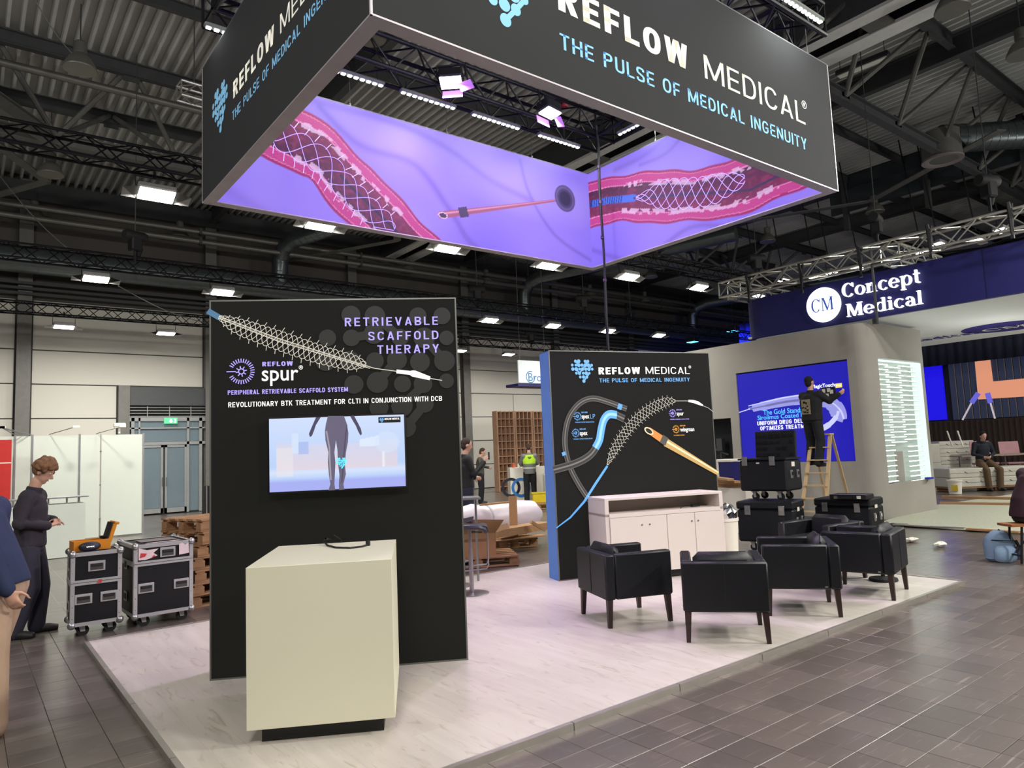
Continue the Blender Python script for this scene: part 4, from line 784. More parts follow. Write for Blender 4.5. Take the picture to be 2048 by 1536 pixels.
b1.strokes([[(440, 636), (560, 682), (700, 722), (735, 733)]], .022, glow('grey_core', (96, 96, 88), .7), 'core_tube', .0062)
stent(b1, [(438, 634), (478, 653), (560, 682), (650, 712), (732, 730)], [.04, .07, .078, .078, .07, .06], 5.6, WIR, .0045, .008, wires=5, spikes=17, spl=.42, taper=.1)
ua, ub, uc, ue = b1.uv(793, 743), b1.uv(820, 746), b1.uv(830, 748), b1.uv(860, 757)
b1.strokes([[ua, ub, ((ub[0]+uc[0])/2, (ub[1]+uc[1])/2), uc, ue]], [[.03, .032, .05, .052, .03]], WHT, 'nose_cone', .008, px=False)
# screen on wall one
p0, p1 = b1.uv(540, 991), b1.uv(815, 826); us, ue_, vs0, vs1 = b1.uv(539, 837)[0], b1.uv(815, 972)[0], b1.uv(541, 991)[1], b1.uv(538, 835)[1]
vs1 = (b1.uv(538, 836)[1]+b1.uv(812, 826)[1])/2; vs0 = (b1.uv(541, 991)[1]+b1.uv(816, 973)[1])/2
tv = thing('wall_screen', 'flat screen on the black stent wall showing a grey walking figure', 'screen', A1+U1*us-b1.N*0+Vector((0, 0, vs0)), an1)
TW, TH = ue_-us, vs1-vs0; tv.location = A1+U1*us+b1.N*(.075)+Vector((0, 0, vs0))
MB().box((TW/2, .03, TH/2), (TW, .055, TH), bev=.006).build('bezel', mat('screen_bezel', s2l(26, 24, 24), .35), tv); MB().box((TW/2, .066, TH/2), (TW*.5, .02, TH*.5)).build('wall_mount', BLACKP, tv)
bt_ = Board(tv.location, U1, tv)
SCR = attr_mat('screen_picture', 1.0, .02, .15)
pu = lambda px, py: bt_.uv(px, py)
def fns(U, V):
    u = U/TW; v = V/TH; C = np.ones(U.shape+(3,))*L3(188, 212, 250); C = mixc(C, L3(214, 226, 252), np.clip(v*1.4-.5, 0, 1)); C = mixc(C, L3(170, 178, 244), np.clip((.2-v)*18, 0, 1)); C = mixc(C, L3(214, 226, 250), np.exp(-((v-.27)/.05)**2))
    C = mixc(C, L3(226, 214, 226), ((v > .3)*(v < .62+.25*(u-.5)**2)*(u > .06)*(u < .93))*(.5+.5*np.clip((.62-v)*3, 0, 1))); C = mixc(C, L3(238, 232, 232), (u > .06)*(u < .18)*(v > .22)*(v < .6)*.5)
    C = mixc(C, L3(226, 238, 252), (u > .66)*(u < .8)*(v > .5+.1*u)*(v < .62+.3*(u-.5))*.8); C = mixc(C, L3(170, 190, 240), (u > .22)*(u < .29)*(v > .5)*(v < .66)*.8); C = mixc(C, L3(214, 228, 250), (u > .17)*(u < .22)*(v > .52)*(v < .78)); C = mixc(C, L3(246, 246, 250), np.exp(-((u-.83)/.008)**2)*(v > .3)*(v < .5)*.8)
    d = np.hypot((u-.86)/.09, (v-.62)/.14); C = mixc(C, L3(216, 230, 252), (d < 1)*.5); return C
bt_.ras(.012, .018, TW-.012, TH-.014, 150, 84, fns, SCR, 'picture', n=.004)
FIG = glow('figure_grey', (98, 92, 116), .8); FIG2 = glow('figure_light', (150, 144, 158), .85); FIG3 = glow('figure_shadow', (70, 66, 92), .8)
legs = [[(656, 832), (688, 832), (694, 848), (697, 866), (696, 884), (692, 905), (690, 930), (692, 948), (687, 968), (689, 979), (678, 980), (678, 968), (679, 950), (676, 925), (675, 900), (672, 880), (669, 905), (671, 925), (670, 948), (669, 968), (671, 980), (657, 981), (661, 968), (658, 950), (656, 925), (657, 905), (651, 880), (650, 862), (652, 848)]]
bt_.flat('walking_figure', [[pu(*p) for p in l] for l in legs], FIG, .006)
bt_.flat('walking_figure', [[pu(*p) for p in l] for l in ([(632, 835), (642, 834), (632, 850), (628, 862), (624, 872), (620, 874), (618, 868), (622, 858)], [(700, 832), (708, 831), (716, 846), (722, 858), (724, 868), (721, 871), (716, 862), (712, 852)])], FIG3, .006)
bt_.strokes([[(653, 862), (659, 895), (660, 925), (662, 960)]], .012, FIG2, 'figure_light', .007); bt_.strokes([[(694, 850), (690, 885), (687, 925), (684, 965)]], .008, FIG3, 'figure_shadow', .007)
c_ = pu(683, 926); logo(bt_, c_[0], c_[1], .085, glow('cyan_heart', (90, 210, 255), 1.2), .008)
a, b = pu(757, 846), pu(801, 834); bt_.flat('caption_box', [[a, (b[0], a[1]), (b[0], b[1]+.004), (a[0], b[1]+.004)]], glow('ink', (12, 14, 22), .5), .006)
bt_.text('REFLOW MEDICAL', (a[0]+.048, a[1]+.022), (b[0]-.008, a[1]+.022), (0, a[1]+.036), WHT, 'lettering', .02, 1, .008, uv=True); logo(bt_, a[0]+.025, (a[1]+b[1])/2, .036, BLU, .008)
# ---- reception cube
cu = thing('reception_cube', 'large cream-white cube counter on a black plinth before the stent wall', 'counter', (1.316, 4.268, PT), math.radians(-30))
LAM = mat('cream_laminate', s2l(226, 222, 198), .42, noise=.006, scale=1.5); CW = .835; CDp = 1.0
MB().box((CW/2, CDp/2, .545), (CW, CDp, .91), bev=.002).build('body', LAM, cu); MB().box((CW/2, CDp/2, .045), (CW-.14, CDp-.14, .09)).build('plinth', mat('black_plinth', s2l(18, 18, 18), .5), cu)
cu.scale = (1, 1, 1)
MB().lathe([(.03, 0), (.03, .006), (0, .007)], (CW*.55, CDp*.72, 1.0), 16).build('cable_grommet', WHITE, cu)
RC = Matrix.Translation(cu.location)@Matrix.Rotation(cu.rotation_euler[2], 4, 'Z'); tz = PT+1.0
pts = [G(662, 1080, tz+.01), G(651, 1077, tz+.05), G(648, 1083, tz+.02), G(655, 1091, tz+.006), G(672, 1095, tz+.006), G(700, 1096, tz+.006), G(725, 1093, tz+.006), G(736, 1089, tz+.008)]
t = tag(MB().tube(pts, .007, 7).build('power_cable', RUB, smooth=True), 'black power cable curled on top of the white cube counter', 'cable'); MB().lathe([(0, -.02), (.016, -.02), (.016, .02), (0, .02)], tuple(pts[-1]+Vector((0, 0, .006))), 12).build('cable_plug', RUB, t)
t = tag(MB().tube([G(664, 1080, tz+.02), G(668, 1070, tz+.06), G(681, 1079, tz+.02), G(683, 1084, tz+.008)], .004, 6).build('thin_cable', RUB), 'thin grey cable loop rising beside the cable outlet on the cube', 'cable')
# ---- wall two
A2 = Vector((5.82, 6.68, PT)); B2 = G(1417.4, 701, 2.93); an2 = math.atan2(B2.y-A2.y, B2.x-A2.x); L2 = math.hypot(B2.x-A2.x, B2.y-A2.y); H2 = 2.86
w2o = thing('led_wall', 'black lightbox wall with blue edge picturing catheter tips and stent', 'display wall', A2, an2)
MB().span((.012, .004, .012), (L2-.012, .29, H2-.012)).build('fabric_face', BP1, w2o); BLE = mat('blue_fabric', s2l(70, 100, 160), .8, emit=s2l(92, 130, 200), es=.35)
MB().span((0, .008, 0), (.012, .29, H2)).build('blue_side', BLE, w2o)
for a, b in (((-.002, 0, 0), (.012, .008, H2)), ((L2-.012, 0, 0), (L2, .29, H2)), ((0, 0, H2-.012), (L2-.012, .29, H2)), ((.012, 0, 0), (L2-.012, .29, .012))): MB().span(a, b).build('edge_profile', WFR, w2o)
U2 = Vector((math.cos(an2), math.sin(an2), 0)); b2 = Board(A2, U2, w2o)
def tx2(s, a, b, t, m, bo=.01, sp=1.1, n=.007): ua, ub, ut = b2.uv(*a), b2.uv(*b), b2.uv(*t); b2.text(s, ua, ub, (0, ua[1]+ut[1]-ua[1]), m, 'lettering', bo, sp, n, uv=True)
tx2('REFLOW', (1197, 749), (1280, 748), (1197, 735), WHT, .03); tx2('MEDICAL', (1291, 748), (1379, 748), (1291, 734), WHT, .0); tx2('THE PULSE OF MEDICAL INGENUITY', (1198.5, 765), (1379, 763), (1198.5, 757), BLU, .012)
c_ = b2.uv(1379, 734); b2.text('®', (c_[0]-.02, c_[1]-.02), (c_[0]+.02, c_[1]-.02), (0, c_[1]+.02), WHT, 'lettering', .01, 1, .007, uv=True)
c_ = b2.uv(1164.5, 742); hh = b2.uv(1164, 719)[1]-b2.uv(1166, 766)[1]; logo(b2, c_[0], c_[1], hh, BLU, .006)
def pipe2(line, w, cols, name, n=.006):    # tube drawing: stacked strokes dark to light
    for k, (f, c, off) in enumerate(cols): b2.strokes([[tuple(p) for p in smooth_line([b2.uv(*q_) for q_ in line])]], w*f, c, name, n+.0006*k, px=False)
DT = glow('tube_dark', (52, 52, 50), .8); DT2 = glow('tube_mid', (84, 82, 78), .8); DT3 = glow('tube_light', (124, 120, 112), .8); BL2 = glow('tube_blue', (98, 168, 235), .9); BL3 = glow('tube_blue_light', (150, 206, 252), .95)
pipe2([(1178, 1000), (1158, 970), (1140, 935), (1130, 895), (1131, 860), (1140, 830), (1160, 806), (1185, 797), (1215, 804), (1253, 818)], .075, ((1, DT2, 0), (.72, DT, 0), (.16, DT3, 0)), 'catheter_drawing', .006)
pipe2([(1106, 940), (1150, 927), (1180, 910), (1196, 885), (1202, 855), (1212, 834), (1226, 829), (1248, 838)], .098, ((1, DT2, 0), (.74, DT, 0), (.2, DT3, 0)), 'catheter_drawing', .0085)
pipe2([(1190, 896), (1198, 880), (1202, 858), (1207, 840), (1217, 829), (1233, 830)], .105, ((1, BL2, 0), (.35, BL3, 0)), 'blue_sleeve', .0105)
b2.strokes([[(1235, 812), (1243, 815)]], .075, BL2, 'marker_band', .0095); b2.strokes([[(1126, 904), (1128, 911)]], .05, BL2, 'marker_band', .0095)
b2.strokes([[(1214, 932-0), (1190, 968), (1168, 1003), (1140, 1035), (1112, 1056)]], [[.03, .034, .03, .022, .012]], BL2, 'blue_catheter', .0085)
stent(b2, [(1214, 930), (1232, 893), (1262, 850), (1297, 820), (1330, 804), (1350, 802)], [.03, .055, .06, .06, .06, .05], 6.5, WIR, .0055, .0095, wires=4, spikes=22, spl=.6, taper=.1)
b2.strokes([[(1350, 802), (1378, 802)], [(1404, 811), (1416, 816), (1426, 824)]], .006, WIR, 'guide_wire', .0085)
b2.strokes([[b2.uv(1376, 802), b2.uv(1386, 803), b2.uv(1395, 806), b2.uv(1405, 811)]], [[.03, .04, .045, .02]], WHT, 'nose_cone', .009, px=False)
GO = glow('gold_mid', (196, 160, 96), .9); GO2 = glow('gold_light', (240, 222, 180), .95); GO3 = glow('orange_tip', (214, 136, 66), .95)
b2.strokes([[b2.uv(1330, 884), b2.uv(1436, 947)]], [[.115, .055]], GO, 'needle_drawing', .0075, px=False); b2.strokes([[b2.uv(1331, 882), b2.uv(1436, 945)]], [[.03, .015]], GO2, 'needle_highlight', .0085, px=False)
b2.strokes([[b2.uv(1296, 860), b2.uv(1330, 883)]], [[.085, .1]], GO3, 'needle_tip', .008, px=False); b2.strokes([[b2.uv(1322, 877), b2.uv(1333, 884)]], .115, DT2, 'needle_collar', .0092, px=False)
c_ = b2.uv(1297, 862); mb = MB()
for rx, ry, m_, n_, nm in ((.075, .042, GO2, .0096, 'needle_mouth'), (.056, .028, glow('ink2', (40, 24, 14), .6), .0104, 'needle_mouth')):
    b2.flat(nm, [[(c_[0]+rx*math.cos(a)*.86+ry*math.sin(a)*.5, c_[1]-rx*math.cos(a)*.5+ry*math.sin(a)*.86) for a in [2*math.pi*k/20 for k in range(20)]]], m_, n_)
YEL = glow('amber_letters', (236, 166, 60), .9)
for nm, tag_, px, py, wd, m, sub in (('spex', ' LP', 1163, 837, 15, BLU, 'STEERABLE SUPPORT MICROCATHETER'), ('spex', '', 1159.5, 870.5, 15, BLU, 'STEERABLE SUPPORT MICROCATHETER'), ('spur', '', 1353, 831, 14, LIL, 'PERIPHERAL RETRIEVABLE SCAFFOLD SYSTEM'), ('wingman', '', 1360, 863, 28, YEL, 'CTO CROSSING CATHETER')):
    s_ = px-8; sun(b2, *b2.uv(px-8.5, py-4.5), .055, m, .007, .007, rays=16)
    a = b2.uv(px, py); e = b2.uv(px+wd, py); b2.text(nm, a, (e[0], a[1]), (0, a[1]+.055), WHT, 'lettering', .02, 1, .007, uv=True)
    if tag_: a2 = b2.uv(px+17, py); e2 = b2.uv(px+27, py); b2.text('LP', a2, (e2[0], a2[1]), (0, a2[1]+.055), m, 'lettering', 0, 1, .007, uv=True)
    b2.text('REFLOW', (a[0], a[1]+.068), (a[0]+.085, a[1]+.068), (0, a[1]+.085), m, 'lettering', .02, 1.1, .007, uv=True); q_ = b2.uv(px-13, py+9); b2.text(sub, q_, (q_[0]+(.30 if sub[0] == 'P' else .17 if sub[0] == 'C' else .27), q_[1]), (0, q_[1]+.014), m, 'lettering', .02, 1, .007, uv=True)
# ---- cabinet before wall two
CBM = mat('cabinet_white', s2l(224, 212, 204), .5, noise=.008)
F0 = G(1208.7, 997.4, PT+1.0); F1 = G(1444, 982, PT+1.0); anc = math.atan2(F1.y-F0.y, F1.x-F0.x); CL = math.hypot(F1.x-F0.x, F1.y-F0.y); CDd = .52
cb = thing('sideboard', 'long white sideboard with an open slot above three doors', 'cabinet', (F0.x, F0.y, PT), anc)
MB().box((CL/2, CDd/2, .985), (CL, CDd, .03), bev=.002).build('top_board', CBM, cb); MB().box((CL/2, CDd/2, .795), (CL, CDd, .03)).build('slot_floor', CBM, cb)
for x in (.025, CL-.025): MB().box((x, CDd/2, .525), (.05, CDd, .89)).build('side_panel', CBM, cb)
MB().box((CL/2, CDd-.01, .89), (CL-.1, .02, .16)).build('back_panel', CBM, cb); MB().box((CL/2, CDd/2, .45), (CL-.1, CDd-.03, .66)).build('carcass', CBM, cb); MB().box((CL/2, CDd/2, .04), (CL-.12, CDd-.1, .08)).build('plinth', mat('black_plinth', (0, 0, 0)), cb)
MB().box((CL/2, .004, .788), (CL-.1, .03, .045)).build('slot_rail', CBM, cb)
xd = [.05, .05+(CL-.1)*.5, .05+(CL-.1)*.755, CL-.05]
for i in range(3):
    d = MB().box(((xd[i]+xd[i+1])/2, -.004, .428), (xd[i+1]-xd[i]-.006, .02, .666), bev=.002).build('door', CBM, cb)
for x in (xd[1]*.5-.035+.1, xd[1]*.5+.07+.1, xd[2]-.045, xd[2]+.045): MB().lathe([(.0, -.0), (.011, .0), (.011, .004), (0, .005)], (x, -.019, .66), 14, 'y').build('keyhole', ALU, cb)
q = cb.location; Rz = Matrix.Rotation(anc, 3, 'Z'); pos = q+Rz@Vector((CL*.83, .2, .81))
t = thing('power_adapter', 'black power adapter brick lying in the sideboard slot', 'power adapter', pos, anc+.2); MB().box((0, 0, .016), (.13, .05, .032), bev=.006).build('brick', RUB, t); MB().tube([(-.06, 0, .015), (-.15, .03, .02), (-.24, .0, .006), (-.3, -.06, .006)], .004, 6).build('cord', RUB, t)
# ---- armchairs
CHW, CHD, AH, SZ = .68, .67, .645, .245
def armchair(loc, rz, label, first=[None]):
    if first[0]: return dup(first[0], loc, rz, label)
    t = thing('armchair', label, 'armchair', loc, rz, 'black leather box armchairs on the white platform'); first[0] = t; w, d = CHW/2, CHD/2
    # local +X is the way the chair faces; back at -X
    for sy in (-1, 1): MB().box((.05, sy*(w-.045), (SZ+AH)/2), (CHD-.1, .09, AH-SZ), bev=.014).build('armrest', LEATH, t, smooth=True)
    MB().box((-d+.05, 0, (SZ+AH)/2-.001), (.10, CHW, AH-SZ-.002), bev=.014).build('backrest', LEATH, t, smooth=True)
    MB().box((-d-.001, 0, (SZ+AH)/2), (.004, .007, AH-SZ-.05)).build('back_seam', mat('seam_dark', s2l(8, 8, 10), .7), t)
    MB().box((.04, 0, SZ+.08), (CHD-.1, CHW-.18, .16), bev=.03).build('seat_base', LEATH, t, smooth=True); MB().box((.06, 0, SZ+.2), (CHD-.14, CHW-.19, .1), bev=.035).build('seat_cushion', LEATH, t, smooth=True)
    R = Matrix.Rotation(math.radians(-10), 3, 'Y'); MB().box((-d+.16, 0, .575), (.12, CHW-.2, .27), R, bev=.05).build('back_cushion', LEATH, t, smooth=True)
    MB().box((-.2, w+.001, .27), (.025, .003, .012)).build('label_tab', ALU, t)
    for sx in (-1, 1):
        for sy in (-1, 1): x, y = sx*(d-.045), sy*(w-.04); MB().tube([(x+sx*.012, y+sy*.012, 0), (x, y, SZ+.01)], [.024, .036], 4, up=(1, 1, 0)).build('leg', WENGE, t)
    return t
def chair_at(bl_, br__, label):      # the two back legs on the platform
    a = G(*bl_, PT); b = G(*br__, PT); m = (a+b)/2; d = Vector((b.y-a.y, a.x-b.x, 0)).normalized()
    return m, d
def place(m, fwd, label): c = m+fwd*(CHD/2-.04); armchair((c.x, c.y, PT), math.atan2(fwd.y, fwd.x), label)
def F(deg): return Vector((math.cos(math.radians(deg)), math.sin(math.radians(deg)), 0))
place(Vector((4.733, 4.923, PT)), F(-21), 'black leather armchair nearest the blue-edged wall, standing before the sideboard'); place(Vector((4.93, 3.617, PT)), F(39.5), 'black leather armchair seen squarely from behind at the platform edge')
place(Vector((6.545, 3.59, PT)), F(127), 'black leather armchair third along the platform edge, half hidden by the one shown from behind'); place(Vector((7.56, 3.435, PT)), F(103), 'black leather armchair at the platform tip, back legs by the edge')
a = G(1555, 1046, .68); b = G(1646, 1053, .68); m = (a+b)/2; fw_ = Vector((b.y-a.y, a.x-b.x, 0)).normalized(); fw_ = fw_ if fw_.dot(Vector((1, 1, 0))) < 0 else -fw_
ctr = m-fw_*(CHD/2); armchair((ctr.x+.05, ctr.y, PT), math.atan2(fw_.y, fw_.x), 'black leather armchair at the back facing the camera, before the road cases')
# round side tables between the chairs
for (x, y), lb in (((G(1767, 1161, PT).x, G(1767, 1161, PT).y), 'low black round side table under the tip armchair'), ((G(1424, 1216, PT).x, G(1424, 1216, PT).y), 'low black round side table behind the armchair shown from behind')):
    t = thing('side_table', lb, 'side table', (x, y, PT), 0, 'round black side tables'); t.scale = (.72, .72, 1); MB().lathe([(.2, 0), (.21, .01), (.2, .03), (.03, .05), (0, .05)], seg=28).build('base_disc', RUB, t, smooth=True); MB().lathe([(.03, .04), (.03, .34)], seg=14).build('column', RUB, t, smooth=True); MB().lathe([(0, .34), (.22, .34), (.22, .365), (0, .365)], seg=28).build('table_top', RUB, t)
# ---- bar stools
STS = mat('stool_steel', s2l(168, 160, 168), .3, .85); SEA = mat('stool_seat', s2l(40, 36, 52), .35); 
def stool(loc, rz, label, first=[None]):
    if first[0]: return dup(first[0], loc, rz, label)
    t = thing('bar_stool', label, 'bar stool', loc, rz, 'bar stools behind the stent wall'); first[0] = t
    MB().lathe([(.2, 0), (.2, .006), (.18, .012), (.03, .016), (0, .016)], seg=32).build('base_disc', STS, t, smooth=True); MB().lathe([(.026, .015), (.026, .5), (.02, .5), (.02, .72)], seg=16).build('gas_column', STS, t, smooth=True)
    MB().tube([(-.17, -.17, .76), (-.05, -.175, .77), (.1, -.17, .765), (.17, -.165, .74), (.19, -.16, .70)], (.03, .03, .03, .028, .02), 8).build('rolled_edge', SEA, t, smooth=True)
    mb = MB(); prof = [(-.19, .80), (-.17, .765), (-.1, .75), (.1, .75), (.16, .755), (.2, .74), (.21, .70)]
    mb.add([(x, y, z) for x, z in prof for y in (-.17, .17)]+[(x, y, z+.025) for x, z in prof for y in (-.17, .17)], [f for i in range(6) for f in ((2*i, 2*i+1, 2*i+3, 2*i+2), (14+2*i, 14+2*i+2, 14+2*i+3, 14+2*i+1), (2*i, 2*i+2, 14+2*i+2, 14+2*i), (2*i+1, 14+2*i+1, 14+2*i+3, 2*i+3))]+[(0, 14, 15, 1), (12, 13, 27, 26)]).build('seat', SEA, t, smooth=True)
    MB().tube([(.2, -.16, .71), (.2, -.16, .34), (.18, -.16, .3), (-.1, -.16, .28), (-.1, .16, .28), (.18, .16, .3), (.2, .16, .34), (.2, .16, .71)], .009, 7).build('foot_loop', STS, t, smooth=True); MB().bar((0, 0, .70), (.14, 0, .69), .012).build('lift_lever', BLACKP, t); return t
g = G(944, 1187, PT); stool(g, math.radians(-35), 'chrome bar stool with rolled dark seat beside the stent wall'); g = G(912, 1172, PT); stool(g, math.radians(120), 'bar stool mostly hidden behind the stent wall')
# black pole / cable drop
pb = G(1239, 700, 2.93); pb.y += .2; tpz = None
o = MB().tube([(pb.x, pb.y, 2.6), (pb.x-.01, pb.y, 3.4), (pb.x+.012, pb.y, 4.3), (pb.x-.005, pb.y, 5.2), (pb.x+.02, pb.y, 5.8), (pb.x-.03, pb.y-.02, 6.1)], [.016, .02, .016, .02, .018, .02], 8).build('cable_drop', BLACKP, smooth=True); tag(o, 'black bundled cable hanging from the truss ring to the blue-edged wall', 'cable')
for z in (3.2, 3.9, 4.5, 5.0, 5.5): MB().tube([(pb.x, pb.y, z), (pb.x, pb.y, z+.04)], .025, 8).build('cable_tie', mat('violet_tape', s2l(70, 40, 80), .5), o)
# ================================================================ PALE NEIGHBOUR STAND (blue fascia)
XC, YC = 14.31, 6.65
PLS = mat('plaster_panel', s2l(164, 160, 152), .8, noise=.06, scale=1.2, bump=.1); NAVY = mat('navy_fascia', s2l(18, 17, 86), .6, noise=.06, emit=s2l(20, 18, 90), es=.06)
bw = thing('booth_wall', 'pale plastered L-shaped booth wall carrying the blue video screen', 'booth wall', (XC, YC, 0))
# local: face in plane x=0 running +y ; shelf face in plane y=0 running +x
OY0, OY1, OZ0, OZ1 = .48, 3.14, 1.16, 3.25; HW = 3.95
for a, b in (((0, .3, 0), (.22, OY0, HW)), ((0, OY0, 0), (.22, OY1, OZ0)), ((0, OY0, OZ1), (.22, OY1, HW)), ((0, OY1, 0), (.22, 3.36, HW)), ((0, 3.36, 2.22), (.22, 7.2, HW)), ((0, 5.0, 0), (.22, 7.2, 2.22))): MB().span(a, b).build('wall_panel', PLS, bw)
MB().span((.5, 3.36, 0), (.56, 5.0, 2.3)).build('dark_recess', mat('recess_dark', s2l(20, 24, 30), .7), bw)  # dark panel: shade inside the wall opening put into its colour
mb = MB(); seg = 8; poly = [(.3, 0)]+[(.3-.3*math.sin(math.pi/2*k/seg), .3-.3*math.cos(math.pi/2*k/seg)) for k in range(seg+1)][::1]+[(.22, .3), (.22, .22), (.3, .22)]; mb.prism(poly, 0, HW).build('rounded_corner', PLS, bw, smooth=True)
E_ = 2.42
NX0, NX1, NZ0, NZ1 = .32, 2.24, .68, 3.2
for a, b in (((.3, 0, 0), (E_, .22, NZ0)), ((.3, 0, NZ1), (E_, .22, HW)), ((NX1+.04, 0, NZ0), (E_, .22, NZ1)), ((.3, .22, 0), (E_, .5, .1)), ((E_-.06, .2, 0), (E_, 1.6, HW))): MB().span(a, b).build('wall_panel', PLS, bw)
SHW = glow('niche_glow', (190, 204, 192), .5); LIT = mat('lit_stud', (1, 1, 1), .4, emit=(.97, 1, 1), es=3); LIP = glow('niche_edge_glow', (226, 246, 238), .85)
MB().span((NX0-.02, .2, NZ0), (NX1+.04, .24, NZ1)).build('niche_back', SHW, bw); MB().span((NX1, .0, NZ0), (NX1+.04, .2, NZ1)).build('lit_return', LIP, bw); MB().span((NX0, .0, NZ1), (NX1, .2, NZ1+.03)).build('lit_return', LIP, bw)
sm = {}
rows = 24
for r in range(rows):
    z = NZ1-.08-(NZ1-NZ0-.12)*r/(rows-1)
    sgs = [(NX0, NX0+.62), (NX0+.5, NX0+1.2), (NX0+1.1, NX1-.04)] if r < 16 else [(NX0, NX0+.66), (NX0+1.22, NX1-.04)]
    for i, (a, b) in enumerate(sgs):
        zz = z-(.045 if i == 1 else 0); key = round(b-a, 2)
        if key not in sm:
            m1 = MB().box((0, .14, -.012), (b-a, .12, .008)).build('shelf', mat('acrylic_shelf', s2l(210, 222, 214), .3), bw); mb = MB(); n = int((b-a)/.055)
            for k in range(n): mb.box((-(b-a)/2+.03+k*.055, .1, 0), (.03, .03, .014))
            m2 = mb.build('shelf_lights', LIT, m1, kind='stuff'); sm[key] = (m1, m2)
            m1.location = ((a+b)/2, 0, zz)
        else:
            m1 = sm[key][0].copy(); m2 = sm[key][1].copy(); COL.objects.link(m1); COL.objects.link(m2); m1.parent = bw; m2.parent = m1; m1.location = ((a+b)/2, 0, zz)
MB().box((NX0+.95, .19, NZ0+.32), (.34, .02, .62)).build('bare_patch', PLS, bw); MB().box((NX1-.2, -.05, NZ0+.03), (.2, .1, .04)).build('blue_tape_roll', mat('blue_tape', s2l(30, 50, 170), .5), bw)
bc = Board((XC, YC+OY1, 0), (0, -1, 0), bw)
# video screen
vs = thing('video_screen', 'large vivid blue video screen with a white balloon catheter picture', 'screen', (XC+.03, YC+OY0, OZ0)); SW_, SHh = OY1-OY0, OZ1-OZ0
VB = mat('video_blue', s2l(10, 10, 60), .4, emit=s2l(30, 24, 172), es=1.0); MB().span((0, .01, .01), (.1, SW_-.02, SHh-.03)).build('screen_face', VB, vs); MB().span((.02, 0, SHh-.03), (.12, SW_, SHh)).build('top_gap', BLACKP, vs)
bv = Board((XC+.03, YC+OY1, 0), (0, -1, 0), vs)
BAL = glow('balloon', (150, 152, 226), .9); BAL2 = glow('balloon_light', (196, 200, 244), .95); BAL3 = glow('balloon_core', (110, 108, 170), .9); CYT = glow('cyan_text', (96, 190, 246), 1)
def bst(line, w, m, n, nm='balloon_drawing'): bv.strokes([smooth_line([bv.uv(*p) for p in line])], [[w[min(len(w)-1, int(i*len(w)/(8*(len(line)-1)+1)))] for i in range(8*(len(line)-1)+1)]], m, nm, n, px=False)
bst([(1497, 818), (1508, 816), (1530, 811), (1570, 803), (1610, 799), (1640, 803)], (.05, .17, .2, .21, .22, .22), BAL, .004); bst([(1500, 818), (1530, 812), (1570, 804), (1610, 799)], (.03, .05, .05), BAL3, .006); bst([(1497, 812), (1530, 804), (1570, 795), (1605, 790)], (.02, .03, .03), BAL2, .007)
bst([(1640, 802), (1660, 806), (1673, 818), (1678, 832), (1676, 842)], (.24, .3, .34, .34, .2), BAL, .005); bst([(1650, 800), (1668, 808), (1682, 822), (1688, 838)], (.03, .04), BAL2, .007)
bst([(1478, 825), (1500, 818)], (.02, .02), BAL2, .005); bst([(1677, 822), (1674, 832), (1660, 848), (1643, 858), (1632, 862)], (.06, .1, .12, .12), BAL2, .009)
def txv(s, a, b, t, m, bo=.01): ua, ub, ut = bv.uv(*a), bv.uv(*b), bv.uv(*t); bv.text(s, ua, (ub[0], ua[1]), (0, ut[1]), m, 'lettering', bo, 1, .006, uv=True)
WH2 = glow('white_screen_text', (236, 238, 255), 1.1)
txv('The Gold Standard', (1527, 830), (1617, 824), (1527, 820.5), CYT, .02); txv('Sirolimus Coated Balloon', (1515.5, 840), (1640, 834), (1515.5, 831.5), CYT, .02); txv('UNIFORM DRUG DELIVERY', (1515, 851), (1636, 847), (1515, 843), WH2, .03); txv('OPTIMIZES TREATMENT', (1521, 861), (1628, 857), (1521, 853), WH2, .03)
txv('MagicTouch', (1624, 777), (1670, 774), (1624, 770), WH2, .03); a, b = bv.uv(1671, 776), bv.uv(1684, 766); bv.flat('yellow_badge', [[a, (b[0], a[1]), b, (a[0], b[1])]], glow('badge_yellow', (240, 214, 110), 1), .005); bv.text('PTA', (a[0]+.02, a[1]+.03), (b[0]-.02, a[1]+.03), (0, b[1]-.03), WHT, 'lettering', .03, 1, .007, uv=True)
# fascia and ceiling
fa = thing('booth_fascia', 'long deep-blue hanging fascia ring with white soffit over the neighbour stand', 'fascia', (XC+.0, 9.55, 4.0)); FHh = .9; FL = 9.5
mb = MB(); R_ = .5; arc = [(R_-R_*math.cos(math.pi/2*k/8), -R_+R_*math.sin(math.pi/2*k/8)) for k in range(9)]; poly = [(0, -FL)]+arc+[(6.25, 0), (6.25, -.1), (R_, -.1)]+[(R_-(R_-.1)*math.cos(math.pi/2*k/6), -R_+(R_-.1)*math.sin(math.pi/2*k/6)) for k in range(6, -1, -1)]+[(.1, -FL)]
MB().prism(poly, 0, FHh).build('fascia_band', NAVY, fa, smooth=False); MB().box((-.004, -5.02, FHh/2), (.006, .012, FHh)).build('fascia_joint', mat('joint_navy', s2l(14, 12, 60), .5), fa)
MB().span((.1, -FL, .02), (6.25, -.1, .06)).build('soffit', mat('white_soffit', s2l(206, 208, 204), .7, noise=.02, emit=s2l(200, 206, 206), es=.12), fa)  # soffit is no lamp; faint emission added so it looks brighter lit
bfz = Board((XC, 9.55, 4.0), (0, -1, 0), fa)
